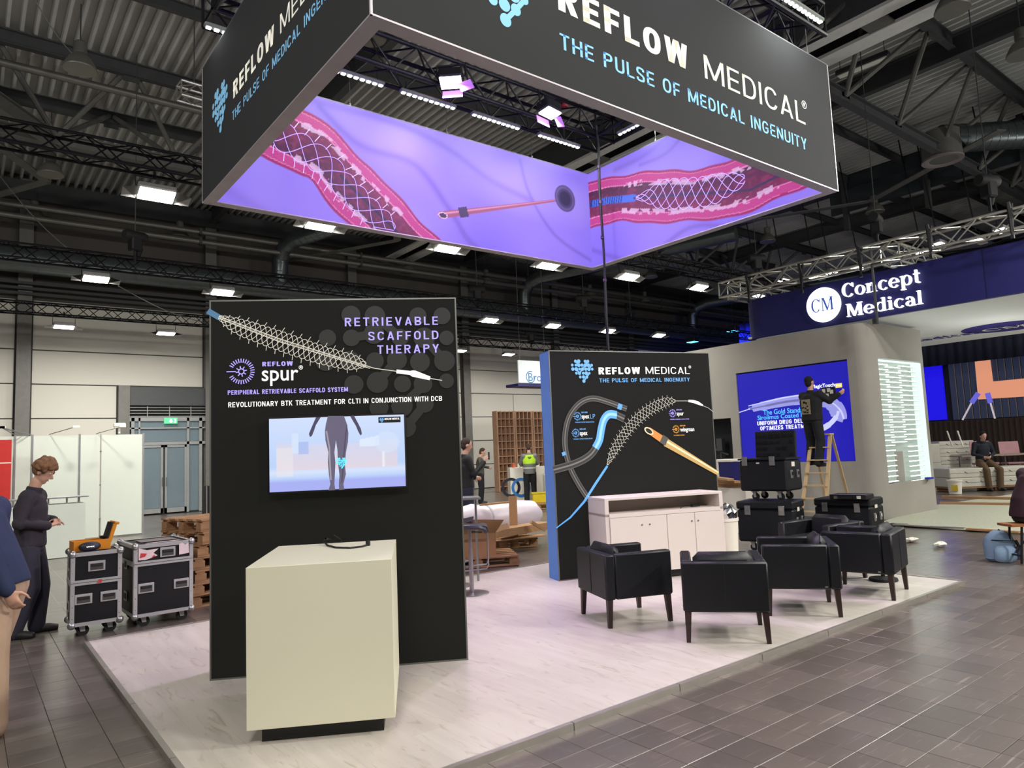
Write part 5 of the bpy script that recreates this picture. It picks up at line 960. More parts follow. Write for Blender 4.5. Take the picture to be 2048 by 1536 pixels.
# round emblem and serif channel letters (built letter by letter)
LETW = glow('halo_white', (255, 255, 252), 1.6); c_ = bfz.uv(1649, 610); r_ = abs(bfz.uv(1682, 607)[0]-bfz.uv(1615, 613)[0])/2
em = thing('round_emblem', 'glowing white round emblem with blue monogram on the blue fascia', 'sign', bfz.O+bfz.U*c_[0]+bfz.V*c_[1]-Vector((.08, 0, 0)))
MB().lathe([(r_*.98, .005), (r_, .01), (r_, .07), (r_*.98, .075)], seg=40, axis='x').build('lit_disc', LETW, em)
def serif(ch, w_=1.0):
    P = []; Q = lambda *p: P.append(list(p)); st = .15; th = .055; sr = .045
    def stem(x, y0, y1, s0=1, s1=1, w=st):
        Q((x-w/2, y0), (x+w/2, y0), (x+w/2, y1), (x-w/2, y1))
        if s0: Q((x-w/2-.09, y0), (x+w/2+.09, y0), (x+w/2+.09, y0+sr), (x-w/2-.09, y0+sr))
        if s1 == 1: Q((x-w/2-.09, y1-sr), (x+w/2, y1-sr), (x+w/2, y1), (x-w/2-.09, y1-sr*.4))
        if s1 == 2: Q((x-w/2-.09, y1-sr), (x+w/2+.09, y1-sr), (x+w/2+.09, y1), (x-w/2-.09, y1))
    def ring(cx, cy, rx, ry, a0, a1, tk=st, tn=th, n=14):
        for k in range(n):
            q4 = []
            for a in (a0+(a1-a0)*k/n, a0+(a1-a0)*(k+1)/n): t = tn+(tk-tn)*abs(math.cos(a))**1.3; q4.append(((cx+rx*math.cos(a), cy+ry*math.sin(a)), (cx+(rx-t)*math.cos(a), cy+(ry-t*.8)*math.sin(a))))
            Q(q4[0][0], q4[1][0], q4[1][1], q4[0][1])
    pi = math.pi; xh = .68
    if ch == 'C': ring(.46, .5, .46, .52, .22*pi, 1.75*pi, .17, .06, 20); Q((.78, .98), (.84, .98), (.84, .68), (.8, .68)); return P, .92
    if ch == 'M': stem(.12, 0, 1, 1, 2, .07); Q((.1, 1), (.28, 1), (.62, .12), (.5, 0)); Q((.5, 0), (.57, 0), (.98, 1), (.9, 1)); stem(.98, 0, 1, 1, 2, .17); return P, 1.2
    if ch == 'o': ring(.36, .34, .36, .36, 0, 2*pi, n=20); return P, .76
    if ch == 'n': stem(.16, 0, xh); ring(.42, .36, .24, .33, 0, .85*pi, n=8); stem(.59, 0, .38, 1, 0); return P, .84
    if ch == 'c': ring(.35, .34, .35, .36, .25*pi, 1.75*pi, n=16); return P, .68
    if ch == 'e': ring(.35, .34, .35, .36, 0, 1.78*pi, n=18); Q((.1, .33), (.68, .33), (.68, .38), (.1, .38)); return P, .74
    if ch == 'p': stem(.16, -.3, xh); ring(.43, .34, .33, .36, -.85*pi, .85*pi, n=18); return P, .82
    if ch == 't': stem(.2, .05, .92, 0, 0); Q((.02, .62), (.42, .62), (.42, .68), (.02, .68)); ring(.32, .14, .2, .16, pi, 1.7*pi, n=6); return P, .48
    if ch == 'd': ring(.35, .34, .35, .36, .15*pi, 1.85*pi, n=18); stem(.6, 0, 1); return P, .82
    if ch == 'i': stem(.16, 0, xh); ring(.15, .88, .09, .09, 0, 2*pi, .09, .09, 10); return P, .38
    if ch == 'l': stem(.16, 0, 1); return P, .38
    if ch == 'a': ring(.28, .46, .26, .24, .05*pi, .9*pi, n=8); stem(.49, 0, .48, 0, 0); ring(.28, .18, .27, .2, .3*pi, 1.75*pi, n=12); Q((.45, 0), (.66, 0), (.66, .05), (.5, .05)); return P, .7
    return P, .3
def serif_word(bd, word, a, b, h, m, n0, n1, name='channel_letter', par=None, slope=0, obj=True, over=None):
    x = 0; gl = []
    for ch in word: P, adv = serif(ch); gl.append((P, x)); x += adv+.06
    tot = x-.06; k = (b-a[0])/tot
    for P, x0 in gl:
        mb = MB()
        for poly in P:
            ps = [bd.P(a[0]+(x0+p[0])*k, a[1]+p[1]*h, n0) for p in poly]; pt = [bd.P(a[0]+(x0+p[0])*k, a[1]+p[1]*h, n1) for p in poly]; n = len(ps)
            mb.add(ps+pt, [tuple(range(n)), tuple(range(n, 2*n))]+[(i, (i+1) % n, (i+1) % n+n, i+n) for i in range(n)])
        mb.build(name, m, bd.par)
be = Board((XC-.08, 9.55, 4.0), (0, -1, 0), em); BMN = glow('mono_blue', (50, 84, 170), .9)
cw = r_*1.35; serif_word(be, 'CM', (c_[0]-cw/2, c_[1]-r_*.38), c_[0]+cw/2, r_*.76, BMN, .003, .006, 'monogram_letter')
a, e, t, = bfz.uv(1688, 594), bfz.uv(1845, 567), bfz.uv(1690, 566)
ln = thing('lit_name', 'two-line glowing white serif name in channel letters on the blue fascia', 'sign', bfz.O+bfz.U*a[0]+bfz.V*a[1]); bn = Board((XC, 9.55, 4.0), (0, -1, 0), ln)
serif_word(bn, 'Concept', (a[0], (a[1]+e[1])/2), e[0], abs(t[1]-a[1])*.97, LETW, .02, .08); a = bfz.uv(1697, 633); e = bfz.uv(1850, 609); t = bfz.uv(1700, 605); serif_word(bn, 'Medical', (a[0], (a[1]+e[1])/2), e[0], abs(t[1]-a[1])*.93, LETW, .02, .08)
# soffit ovals
OVM = mat('oval_navy', s2l(34, 30, 120), .6)
for (px, py), rr in (((2010, 655), .85),):
    g = G(px, py, 4.0); o = MB(); o.lathe([(0, -.006), (rr, -.006), (rr, .01), (0, .01)], (g.x-XC, g.y-9.55, .012), 36).build('soffit_oval', OVM, fa)
    bs2 = Board((g.x, g.y, 4.0-.012+.012), (0, -1, 0), fa, V=(-1, 0, 0)); bs2.N = Vector((0, 0, -1)); serif_word(bs2, 'CM', (-.45, -.22), .45, .45, mat('soffit_white', s2l(210, 212, 212), .6), .008, .012, 'monogram_letter')
g = G(1880, 675, 4.0); bs3 = Board((g.x, g.y, 4.0), (0, -1, 0), fa, V=(-1, 0, 0)); bs3.N = Vector((0, 0, -1)); serif_word(bs3, 'Medical', (-.8, -.2), .8, .4, OVM, .0, .01, 'soffit_letter')
area((17.5, 5.2, 2.6), (17.5, 6.0, 4.0), .5, .5, 14, (1, 1, .98)); area((20.5, 3.5, 3.6), (19, 5, 0), 1, .6, 110)  # unseen bare lights added under the soffit, the first aimed up to brighten it
# silver truss over the fascia
b0 = onX(1446, 574, 14.0); zt = onX(1560, 555, 14.0).z
for (a, b, lb) in (((14.0, b0.y, zt), (14.0, 1.2, zt), 'long silver box truss over the blue fascia'), ((14.2, b0.y-.15, zt), (16.4, b0.y-.15, zt), 'silver truss arm at the curved fascia end'), ((14.2, onX(1770, 505, 14).y, zt), (16.2, onX(1770, 505, 14).y, zt), 'silver truss arm above the lit name')):
    box_truss('silver_truss', a, b, .34, lb, SILV, cr=.027, lr=.013, group='silver trusses over the blue fascia')
for px, py in ((1498, 600), (1604, 580), (1722, 548), (1862, 510), (2025, 470)):
    g = onX(px, py, 13.8); t = MB().tube([(0, 0, .0), (.02, 0, .5), (-.05, 0, .9)], [.02, .045, .03], 6).tube([(0, 0, .45), (.1, 0, .9)], .03, 6).box((0, 0, -.05), (.05, .05, .1)).build('truss_sling', BLACKP, loc=g); t.scale = (1, 1, .62); tag(t, 'black webbing sling on the silver truss, ' + {1498: 'at its curved fascia end', 1604: 'left of the round emblem', 1722: 'above the lit name', 1862: 'past the fascia joint', 2025: 'by the frame edge'}[px], 'sling', 'black slings on the silver truss')
o = MB().tube([onX(1741, 500, 13.9), onX(1748, 570, 13.9), onX(1755, 648, 13.9)], .025, 6).tube([onX(1748, 638, 13.95), onX(1750, 648, 13.95)], .04, 6).build('cable_drop', GREYD); tag(o, 'grey cable dropping across the lit name to the pale wall corner', 'cable')
# white bar counter seen left of the cases
g = G(1457, 1010, 0); t = thing('bar_table', 'white bar table with blue side beside the pale booth wall opening', 'table', (12.5, onX(1457, 940, 12.5).y, 0), math.radians(90)); MB().box((0, 0, 1.28), (.62, .7, .04)).build('table_top', WHITE, t); MB().box((.14, .1, .63), (.3, .5, 1.26)).build('pillar', WHITE, t); MB().box((-.16, .1, .63), (.28, .48, 1.24)).build('blue_side', mat('navy_side', s2l(30, 28, 96), .5), t)
MB().box((.1, -.28, 1.2), (.4, .12, .1)).build('lit_edge', glow('lit_edge', (230, 240, 250), 1.2), t)
t = thing('microphone_stand', 'thin black stand in the dark opening of the pale wall', 'stand', (14.6, YC+3.9, 0)); MB().tube([(0, 0, 0), (0, 0, 1.55)], .02, 6).build('pole', GREYD, t); MB().box((0, 0, 1.6), (.12, .16, .3)).build('head', GREYD, t); MB().bar((0, -.2, 1.35), (0, .2, 1.5), .03).build('arm', GREYD, t); MB().lathe([(.2, 0), (.2, .02), (0, .03)], seg=16).build('base_disc', GREYD, t)
# carpet and clutter on the neighbour floor
cp = [G(1752, 1049), G(1930, 1061), G(2120, 1071), G(2200, 1000), G(2060, 985), G(1870, 1012)]
tag(MB().prism([(p.x, p.y) for p in cp], .004, .022).build('protective_sheet', mat('pale_sheet', s2l(190, 192, 172), .5, noise=.12, stretch=(1, 8, 1), bump=.3)), 'pale wrinkled protective sheet on the neighbour stand floor', 'floor cover')
for (a, b, w, lb, h) in (((1885, 998), (2030, 1001), .14, 'long pine plank lying before the seated man', .06), ((1880, 1010), (2030, 1012), .1, 'thinner pine plank parallel to the long one', .05), ((1788, 1052), (1930, 1060), .1, 'white edging strip along the protective sheet', .02), ((1935, 1062), (2040, 1069), .1, 'tan edging strip continuing along the protective sheet', .03)):
    A_ = G(*a); B_ = G(*b); tag(MB().bar(A_+Vector((0, 0, h/2+.02)), B_+Vector((0, 0, h/2+.02)), w, h).build('plank', PINE if 'pine' in lb else EDG if 'white' in lb else CARD), lb, 'plank')
for px, py, lb in ((1880, 1093, 'crumpled white paper on the hall floor, the nearer scrap'), (1822, 1083, 'crumpled beige rag on the hall floor by the tip armchair')):
    g = G(px, py); mb = MB(); mb.ell((0, 0, .03), (.16, .08, .03), 10, 6); o = mb.build('crumpled_paper' if 'paper' in lb else 'crumpled_rag', mat('paper_white', s2l(222, 218, 206), .9), loc=g)
    for v in o.data.vertices: v.co += Vector((random.uniform(-.02, .02), random.uniform(-.02, .02), random.uniform(-.012, .02)))
    tag(o, lb, 'scrap')
g = G(1788, 1052); tag(MB().box((0, 0, .012), (.5, .3, .024)).build('black_mat', RUB, loc=g), 'small black mat at the foot of the pale booth corner', 'mat')
# bucket
g = G(1911, 988); t = thing('bucket', 'white plastic bucket with yellow label before the white packs', 'bucket', g); MB().lathe([(.15, 0), (.18, .34), (.195, .34), (.195, .38), (0, .38)], seg=24).build('pail', WHITE, t, smooth=True); MB().box((-.155, -.05, .17), (.04, .15, .16), Matrix.Rotation(.3, 3, 'Z')).build('label_patch', mat('yellow_label', s2l(210, 180, 40), .5), t)
# wrapped packs
PK = mat('shrink_wrapped_pack', s2l(206, 204, 190), .3, noise=.08, scale=4, bump=.4, bscale=20); PKL = mat('pack_mark', s2l(84, 78, 74), .6); SHR = mat('shrink_film', s2l(150, 156, 158), .2, noise=.2, scale=8, bump=.6)
def pack(g, d, rz, label, marks=2, film=False):
    t = thing('wrapped_pack', label, 'pack', g, rz, 'white shrink wrapped packs by the seated man'); MB().box((0, 0, d[2]/2), d, bev=.02).build('pack_body', SHR if film else PK, t)
    for k in range(marks): x = (k+.5)/marks-.5; MB().box((x*d[0]*.8, -d[1]/2-.002, d[2]*.55), (.1, .004, .02), Matrix.Rotation(.5, 3, 'Y')).build('printed_mark', PKL, t)
    MB().box((0, -d[1]/2-.001, d[2]*.5), (d[0], .006, .015)).build('strap', SHR, t); return t
r9 = math.radians(-38)
def stackp(px, py, D_, n, d, lb, ma=2, x0=0):
    g = G(px, py)+Vector((.61, .78, 0))*D_
    for k in range(n): pack(g+Vector((0, 0, .12+k*(d[2]+.004))), d, r9, lb % ('lowest' if k == 0 else 'topmost' if k == n-1 else ('second from the floor', 'third from the floor', 'fourth from the floor', 'fifth from the floor')[k-1]), ma)
    t = thing('pallet', 'low wooden pallet under ' + lb.split(' of ')[-1], 'pallet', g, r9); MB().box((0, 0, .105), (d[0]+.1, d[1]+.1, .022)).build('deck_board', PALLET, t); [MB().box((x*d[0]*.45, 0, .047), (.12, d[1], .094)).build('block', PALLET, t) for x in (-1, 0, 1)]
stackp(1906, 966, 0, 5, (1.15, .8, .25), 'white wrapped pack with brand-less marks, %s of the tall stack', 3); stackp(1850, 969, 0, 1, (.75, .8, 1.2), 'grey film wrapped bundle, %s of the corner load', 0); stackp(2000, 981, .5, 2, (2.6, .8, .26), 'long white wrapped pack, %s of the pair the man sits on', 5)
for px, lb in ((1905, 'thin white tube standing up from the wrapped load, first'), (1926, 'thin white tube leaning out of the tall stack')):
    g = onX(px, 893, 22.5); tag(MB().tube([g, g+Vector((.05, .12, .45))], .02, 6).build('packing_tube', WHITE), lb, 'tube')
# seats behind him
for px, lb in ((1968, 'pink plastic chair back behind the seated man'), (2026, 'pink plastic chair back at the frame edge behind the packs')):
    g = atD(px, 897, (G(1993, 981)-CAM).dot(FW)+2.6); t = thing('plastic_chair', lb, 'chair', (g.x, g.y, 0), r9); t.scale = (.75, .75, g.z/.95); PK2 = mat('dusty_pink', s2l(186, 140, 146), .6)
    MB().box((0, .25, .95), (.85, .04, .4), Matrix.Rotation(-.15, 3, 'X'), bev=.01).build('backrest', PK2, t); MB().box((0, 0, .55), (.85, .5, .05), bev=.01).build('seat', PK2, t)
    for x in (-.36, .36):
        for y in (-.2, .2): MB().tube([(x, y, 0), (x, y, .55)], .015, 6).build('leg', STS, t)
g = atD(2010, 909, (G(1993, 981)-CAM).dot(FW)+1.7); t = thing('trestle_table', 'long pale table with thin steel legs behind the seated man', 'table', (g.x, g.y, 0), r9); t.scale = (1, 1, g.z/1.02); MB().box((0, 0, 1.02), (3.0, .6, .04)).build('table_top', mat('table_pale', s2l(160, 146, 130), .5), t)
for x in (-1.4, -.7, 0, .7, 1.4): MB().tube([(x, 0, 0), (x, 0, 1.0)], .02, 6).build('leg', STS, t)
# ---- stage wall with slats and screen
XS = 28.5; sw = thing('stage_wall', 'dark ribbed stage wall with a large lit picture panel', 'stage wall', (XS, 7.1, 0))
MB().span((0, -8, 0), (.3, 4.6, 2.09)).build('lower_wall', mat('ribbed_brown', s2l(58, 46, 40), .5, noise=.1), sw)
r0 = None
for k in range(46):
    y = 4.5-k*.17
    if r0 is None: r0 = MB().box((-.02, 0, 1.04), (.05, .06, 2.08)).build('rib', mat('ribbed_brown', (0, 0, 0)), sw); r0.location = (0, y, 0)
    else: o = r0.copy(); COL.objects.link(o); o.parent = sw; o.location = (0, y, 0)
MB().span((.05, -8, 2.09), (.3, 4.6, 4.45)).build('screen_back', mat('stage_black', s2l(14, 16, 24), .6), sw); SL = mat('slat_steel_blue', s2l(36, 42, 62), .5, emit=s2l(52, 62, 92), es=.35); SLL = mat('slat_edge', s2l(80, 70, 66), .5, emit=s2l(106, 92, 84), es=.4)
q0 = None
for k in range(28):
    y = 3.3-k*.225
    if q0 is None: q0 = MB().box((.03, 0, 3.24), (.06, .18, 2.24)).build('slat', SL, sw); q1 = MB().box((.0, -.105, 3.24), (.02, .02, 2.24)).build('slat_edge', SLL, q0); q0.location = (0, y, 0)
    else: o = q0.copy(); COL.objects.link(o); o.parent = sw; o.location = (0, y, 0); o2 = q1.copy(); COL.objects.link(o2); o2.parent = o
ORG = mat('orange_panel', s2l(120, 70, 50), .5, emit=s2l(230, 156, 124), es=.85, noise=.1, stretch=(1, 1, 12))
bo = Board((XS-.03, 0, 0), (0, -1, 0), sw); pz = lambda x, y: bo.uv(x, y)
bo.flat('orange_letter_panel', [[pz(1950, 720), pz(1981, 716), pz(1987, 763), pz(2100, 752), pz(2100, 790), pz(1957, 799)]], ORG, .03)
for a, b, c in (((1926, 840), (1944, 806), (1958, 786)), ((1991, 837), (1982, 806), (1976, 786))):
    bo.strokes([[a, b]], .06, glow('pale_stick', (190, 180, 186), .9), 'painted_stick', .05); bo.strokes([[b, c]], .17, glow('violet_tip', (104, 100, 210), .9), 'painted_tip', .055)
MB().span((-.05, 3.6, 2.15), (.05, 4.3, 4.3)).build('blue_light_panel', glow('deep_blue_light', (24, 12, 215), 1), sw)
BD = mat('blue_black_drape', s2l(16, 22, 46), .8, noise=.2)
def drape(name, x, y0, y1, z0, z1, m, label, amp=.07, st=.09):
    n = int(abs(y1-y0)/st); vs = []; 
    for i in range(n+1): y = y0+(y1-y0)*i/n; dx = amp*math.sin(i*1.9)+amp*.4*math.sin(i*.7); vs += [(x+dx, y, z0), (x+dx, y, z1)]
    o = MB().add(vs, [(2*i, 2*i+1, 2*i+3, 2*i+2) for i in range(n)]).build(name, m, smooth=True, nrm=False); md = o.modifiers.new('thick', 'SOLIDIFY'); md.thickness = .01; return tag(o, label, 'curtain')
drape('stage_valance', XS-.6, 11.9, -1, 4.1, 5.4, BD, 'dark blue valance curtain hanging above the stage panel', .03)
drape('blue_curtain', XS+.6, 11.9, 19.5, 0, onX(1400, 663, XS+.6).z, mat('blue_velvet', s2l(18, 22, 96), .8, noise=.2), 'tall dark blue curtain behind the pale booth, lit by cyan lamps', .1, .11)
# ================================================================ ROAD CASES, PALLETS, CLUTTER
PLY = mat('case_laminate_black', s2l(12, 13, 18), .45, spec=.4, noise=.15, bump=.1)
def caster(par, x, y, z=.0, r=.055, m=None):
    c = MB().box((x, y, z+2*r+.025), (.09, .07, .012)).add([(x-.03, y-.028, z+2*r+.02), (x+.03, y-.028, z+2*r+.02), (x+.035, y-.028, z+r-.01), (x-.005, y-.028, z+r-.01), (x-.03, y+.028, z+2*r+.02), (x+.03, y+.028, z+2*r+.02), (x+.035, y+.028, z+r-.01), (x-.005, y+.028, z+r-.01)], [(0, 1, 2, 3), (7, 6, 5, 4)]).build('caster_fork', ALUP, par)
    MB().lathe([(0, -.018), (r, -.018), (r, .018), (0, .018)], (x+.015, y, z+r), 18, 'y').build('caster_wheel', RUB, c, smooth=True)
def road_case(name, label, loc, rz, L_, D_, H_, seams, handles, ch=.13):
    t = thing(name, label, 'road case', loc, rz, 'black flight cases with aluminium edges')
    b0 = ch; MB().box((L_/2, D_/2, b0+H_/2), (L_-.012, D_-.012, H_-.012)).build('panel_body', PLY, t)
    e = .034; zs = [b0, b0+H_]
    for z in zs:
        for y in (0, D_): MB().box((L_/2, y, z+(e/2 if z == b0 else -e/2)), (L_, .008, e)).build('edge_profile', ALUP, t)
        for x in (0, L_): MB().box((x, D_/2, z+(e/2 if z == b0 else -e/2)), (.008, D_, e)).build('edge_profile', ALUP, t)
    for a, b in (((0, 0, b0+H_), (L_, e, b0+H_+.003)), ((0, D_-e, b0+H_), (L_, D_, b0+H_+.003)), ((0, e, b0+H_), (e, D_-e, b0+H_+.003)), ((L_-e, e, b0+H_), (L_, D_-e, b0+H_+.003))): MB().span(a, b).build('edge_profile', ALUP, t)
    for x in (0, L_):
        for y in (0, D_): s1, s2 = (1 if x == 0 else -1), (1 if y == 0 else -1); MB().box((x+s1*e/2, y, b0+H_/2), (e, .009, H_)).box((x, y+s2*e/2, b0+H_/2), (.009, e, H_)).build('corner_profile', ALUP, t)
    for x in (.012, L_-.012):
        for y in (.012, D_-.012):
            for z in (b0+.012, b0+H_-.012): MB().ell((x, y, z), (.038, .038, .038), 10, 6).build('ball_corner', ALU, t, smooth=True)
    for z in seams:
        MB().box((L_/2, -.003, b0+z), (L_, .01, .05)).build('seam_profile', ALUP, t); MB().box((-.003, D_/2, b0+z), (.01, D_, .05)).build('seam_profile', ALUP, t); MB().box((L_/2, -.0085, b0+z), (L_, .002, .004)).build('seam_line', BLACKP, t)
    for hx, hz in handles:
        d = MB().box((hx, -.004, b0+hz), (.15, .008, .1), bev=.003).build('handle_dish', ALUP, t); MB().box((hx, -.006, b0+hz-.006), (.115, .007, .062)).build('handle_recess', mat('recess_metal', s2l(96, 92, 92), .4, .7), d); MB().box((hx, -.014, b0+hz+.012), (.1, .012, .028), bev=.004).build('spring_grip', RUB, d)
    for hz in (.25*H_, .7*H_): d = MB().box((-.004, D_/2, b0+hz), (.008, .12, .1), bev=.003).build('handle_dish', ALUP, t); MB().box((-.007, D_/2, b0+hz), (.007, .09, .06)).build('handle_recess', BLACKP, d)
    for k in range(6):
        for x in (e/2, L_-e/2): MB().lathe([(0, -.008), (.005, -.006), (.005, 0)], (x, 0, b0+.08+(H_-.16)*k/5), 6, 'y').build('rivet', CHROME, t)
    for x in (.1, L_-.1):
        for y in (.1, D_-.1): caster(t, x, y)
    return t
a = G(140, 1274); b = G(240, 1249); rz = math.atan2(b.y-a.y, b.x-a.x)
ca = G(140, 1258); cbp = G(236, 1238); 
CASE1 = road_case('road_case', 'smaller black road case with orange tool box on its lid', (.876, 8.298, 0), math.radians(-2), .44, .42, .71, [.42], [(.22, .57), (.11, .26), (.33, .26)], .11)
CASE2 = road_case('road_case', 'larger black road case with torn white and red stickers', (1.423, 8.251, 0), math.radians(1.7), .57, .74, .73, [.54], [(.32, .635), (.115, .29), (.455, .29)], .11)
b2c = Board((1.423, 8.251, 0), (math.cos(math.radians(1.7)), math.sin(math.radians(1.7)), 0), CASE2); WS = mat('torn_sticker', s2l(222, 200, 204), .7); RS = mat('red_sticker', s2l(190, 50, 50), .6)
b2c.flat('torn_sticker', [[(.04, .69), (.1, .685), (.16, .70), (.22, .72), (.18, .75), (.23, .79), (.12, .785), (.04, .81)]], WS, .009); b2c.flat('red_sticker', [[(.05, .71), (.1, .72), (.12, .75), (.06, .76)], [(.16, .705), (.2, .71), (.19, .73)]], RS, .011); b2c.flat('white_label', [[(.43, .70), (.53, .71), (.525, .82), (.49, .80), (.46, .825), (.43, .81)]], WS, .009)
t = b2c; mb = MB().add([(.12, .08, .844), (.48, .1, .844), (.46, .15, .844), (.15, .13, .844)], [(0, 1, 2, 3)]).build('pale_tape', WS, CASE2); MB().box((.3, .42, .843), (.36, .3, .002)).build('worn_patch', mat('worn_lid', s2l(120, 112, 112), .6), CASE2)
b1c = Board((.876, 8.298, 0), (math.cos(math.radians(-2)), math.sin(math.radians(-2)), 0), CASE1); b1c.flat('red_sticker', [[(.22, .515), (.26, .51), (.27, .54), (.24, .545)]], RS, .012)
# orange tool box with open lid and glasses case
OR = mat('orange_plastic', s2l(206, 130, 30), .4, noise=.05); t = thing('tool_box', 'open orange plastic tool box standing on the smaller road case', 'tool box', (.895, 8.38, .826), math.radians(4)); t.scale = (.92, .92, .92)
MB().box((.19, .12, .012), (.36, .24, .02)).box((.19, .005, .06), (.36, .012, .1), bev=.003).box((.19, .235, .06), (.36, .012, .1), bev=.003).box((.015, .12, .06), (.012, .22, .1)).box((.365, .12, .06), (.012, .22, .1)).build('tray', OR, t)
MB().box((.385, .12, .17), (.04, .24, .2), Matrix.Rotation(.28, 3, 'Y'), bev=.006).box((.43, .12, .275), (.05, .24, .03), Matrix.Rotation(.28, 3, 'Y'), bev=.006).build('lid', OR, t); MB().box((.362, .12, .19), (.012, .21, .2), Matrix.Rotation(.28, 3, 'Y')).build('lid_foam', RUB, t); MB().box((.31, .12, .125), (.05, .06, .03), bev=.006).build('catch', BLACKP, t)
t = thing('glasses_case', 'dark navy oval glasses case leaning on the orange tool box', 'glasses case', (1.04, 8.355, .826), math.radians(4)); MB().ell((0, 0, .045), (.1, .04, .048), 16, 10).build('shell', mat('navy_case', s2l(26, 30, 48), .5), t, smooth=True); bg = Board((1.04, 8.355, .826), (math.cos(math.radians(4)), math.sin(math.radians(4)), 0), t); bg.text('uvex', (-.035, .04), (.035, .04), (0, .058), WHT, 'lettering', .03, 1, .0415, uv=True)
# pallets
def pallet(loc, rz, label, sc=1, grp='wooden pallets', one=[None]):
    if one[0]: return dup(one[0], loc, rz, label)
    t = thing('pallet', label, 'pallet', loc, rz, 'stacked wooden pallets by the stent wall'); one[0] = t
    for k in range(5): MB().box((0, -.36+.18*k, .133), (1.2, .13 if k % 2 else .1, .022)).build('deck_board', PALLET, t)
    for k in (-1, 0, 1):
        MB().box((k*.53, 0, .111), (.1, .8, .022)).build('cross_board', PALLET, t)
        for j in (-1, 0, 1): MB().box((k*.53, j*.35, .061), (.14, .1, .078), bev=.003).build('block', PALLET, t)
    for j in (-1, 0, 1): MB().box((0, j*.35, .011), (1.2, .1, .022)).build('base_board', PALLET, t)
    return t
for k in range(7): pallet((2.62+random.uniform(-.03, .03), 9.35+random.uniform(-.03, .03), .145*k), math.radians(17+random.uniform(-5, 5))+(.1 if k == 6 else 0), 'weathered wooden pallet, %s of the stack beside the larger road case' % ('bottom one', 'second from the floor', 'third from the floor', 'fourth from the floor', 'fifth from the floor', 'sixth from the floor', 'topmost')[k])
g = G(955, 1136); pallet((g.x+.2, g.y+.35, 0), math.radians(-28), 'wooden pallet under the open cardboard box'); g = G(1010, 1100); pallet((g.x+.25, g.y+.5, 0), math.radians(-24), 'wooden pallet under the white wrapped roll')
# cardboard box, open
g = G(955, 1136); t = thing('cardboard_box', 'opened brown cardboard box with taped flaps on a pallet', 'box', (g.x+.1, g.y+.35, .146), math.radians(-28)); t.scale = (.78, .9, .66); MB().box((0, 0, .25), (.95, .6, .5)).build('carton', CARD, t)
MB().add([(-.475, -.3, .5), (.475, -.3, .5), (.62, -.42, .78), (-.5, -.42, .86), (-.475, -.295, .505), (.475, -.295, .505), (.62, -.415, .785), (-.5, -.415, .865)], [(0, 1, 2, 3), (4, 5, 6, 7)]).build('flap', CARD, t); MB().add([(.475, -.3, .5), (.475, .3, .5), (.8, .25, .62), (.75, -.3, .58)], [(0, 1, 2, 3)]).build('flap', mat('cardboard_inner', s2l(130, 96, 64), .9), t, nrm=False); MB().box((0, -.302, .36), (.6, .003, .06)).build('tape', mat('brown_tape', s2l(128, 92, 58), .3), t); MB().box((.05, -.368, .65), (.5, .004, .07), Matrix.Rotation(-.4, 3, 'X')).build('tape', mat('brown_tape', (0, 0, 0)), t)
# wrapped roll on planks
g = G(1010, 1100); WRP = mat('white_wrap', s2l(226, 216, 226), .35, noise=.05, scale=5, bump=.5, bscale=9); a = g+Vector((-.1, .6, .62)); t = thing('wrapped_roll', 'large white plastic wrapped roll lying on the pallet and planks', 'roll', (0, 0, 0)); t.location = (a.x+.2, a.y+.3, -.12); t.scale = (.92, .92, .92)
rp = [(-.5, .2, .68), (-.1, .1, .66), (.2, 0, .62), (.55, -.05, .62), (.95, -.1, .62), (1.25, -.15, .62), (1.42, -.17, .6)]; MB().tube(rp, [.16, .27, .25, .3, .31, .28, .12], 18).build('roll_body', WRP, t, smooth=True); MB().tube([(.18, 0, .62), (.22, 0, .62)], .262, 18).build('tie_band', mat('clear_band', s2l(200, 200, 206), .2), t)
for i, (a_, b_, w, h, lb) in enumerate((((960, 1010, .55), (1028, 1004, .62), .12, .03, 'pine board lying on top behind the cardboard flaps'), ((1023, 1004, .72), (1029, 1093, .02), .14, .03, 'upright pine board leaning against the white wrapped roll'), ((980, 1068, .34), (1090, 1050, .3), .3, .12, 'orange plywood beam under the white wrapped roll'), ((1062, 1044, .45), (1090, 1060, .3), .1, .05, 'short reddish offcut by the blue-edged wall'), ((1000, 1078, .2), (1088, 1070, .2), .2, .02, 'thin plywood sheet edge beneath the roll'))):
    A_ = G(*a_[:2], a_[2]); B_ = G(*b_[:2], b_[2]); 
    if i == 0: A_ = G(960, 1010, .72); B_ = G(1030, 1003, .76)
    if i == 1: A_ = B_+Vector((.02, .02, .86))
    tag(MB().bar(A_, B_, w, h, (0, 0, 1) if i != 1 else (.6, .8, 0)).build('board', PINE), lb, 'board')
g = atD(935, 996, 9.0); t = thing('grey_table', 'small grey folding table edge behind the stent wall', 'table', (g.x, g.y, 0), math.radians(-30)); MB().box((-.1, 0, g.z), (.5, .4, .025)).build('table_top', ALU, t)
for x in (-.3, .1): MB().tube([(x, 0, 0), (x, 0, g.z-.01)], .015, 6).build('leg', ALU, t)
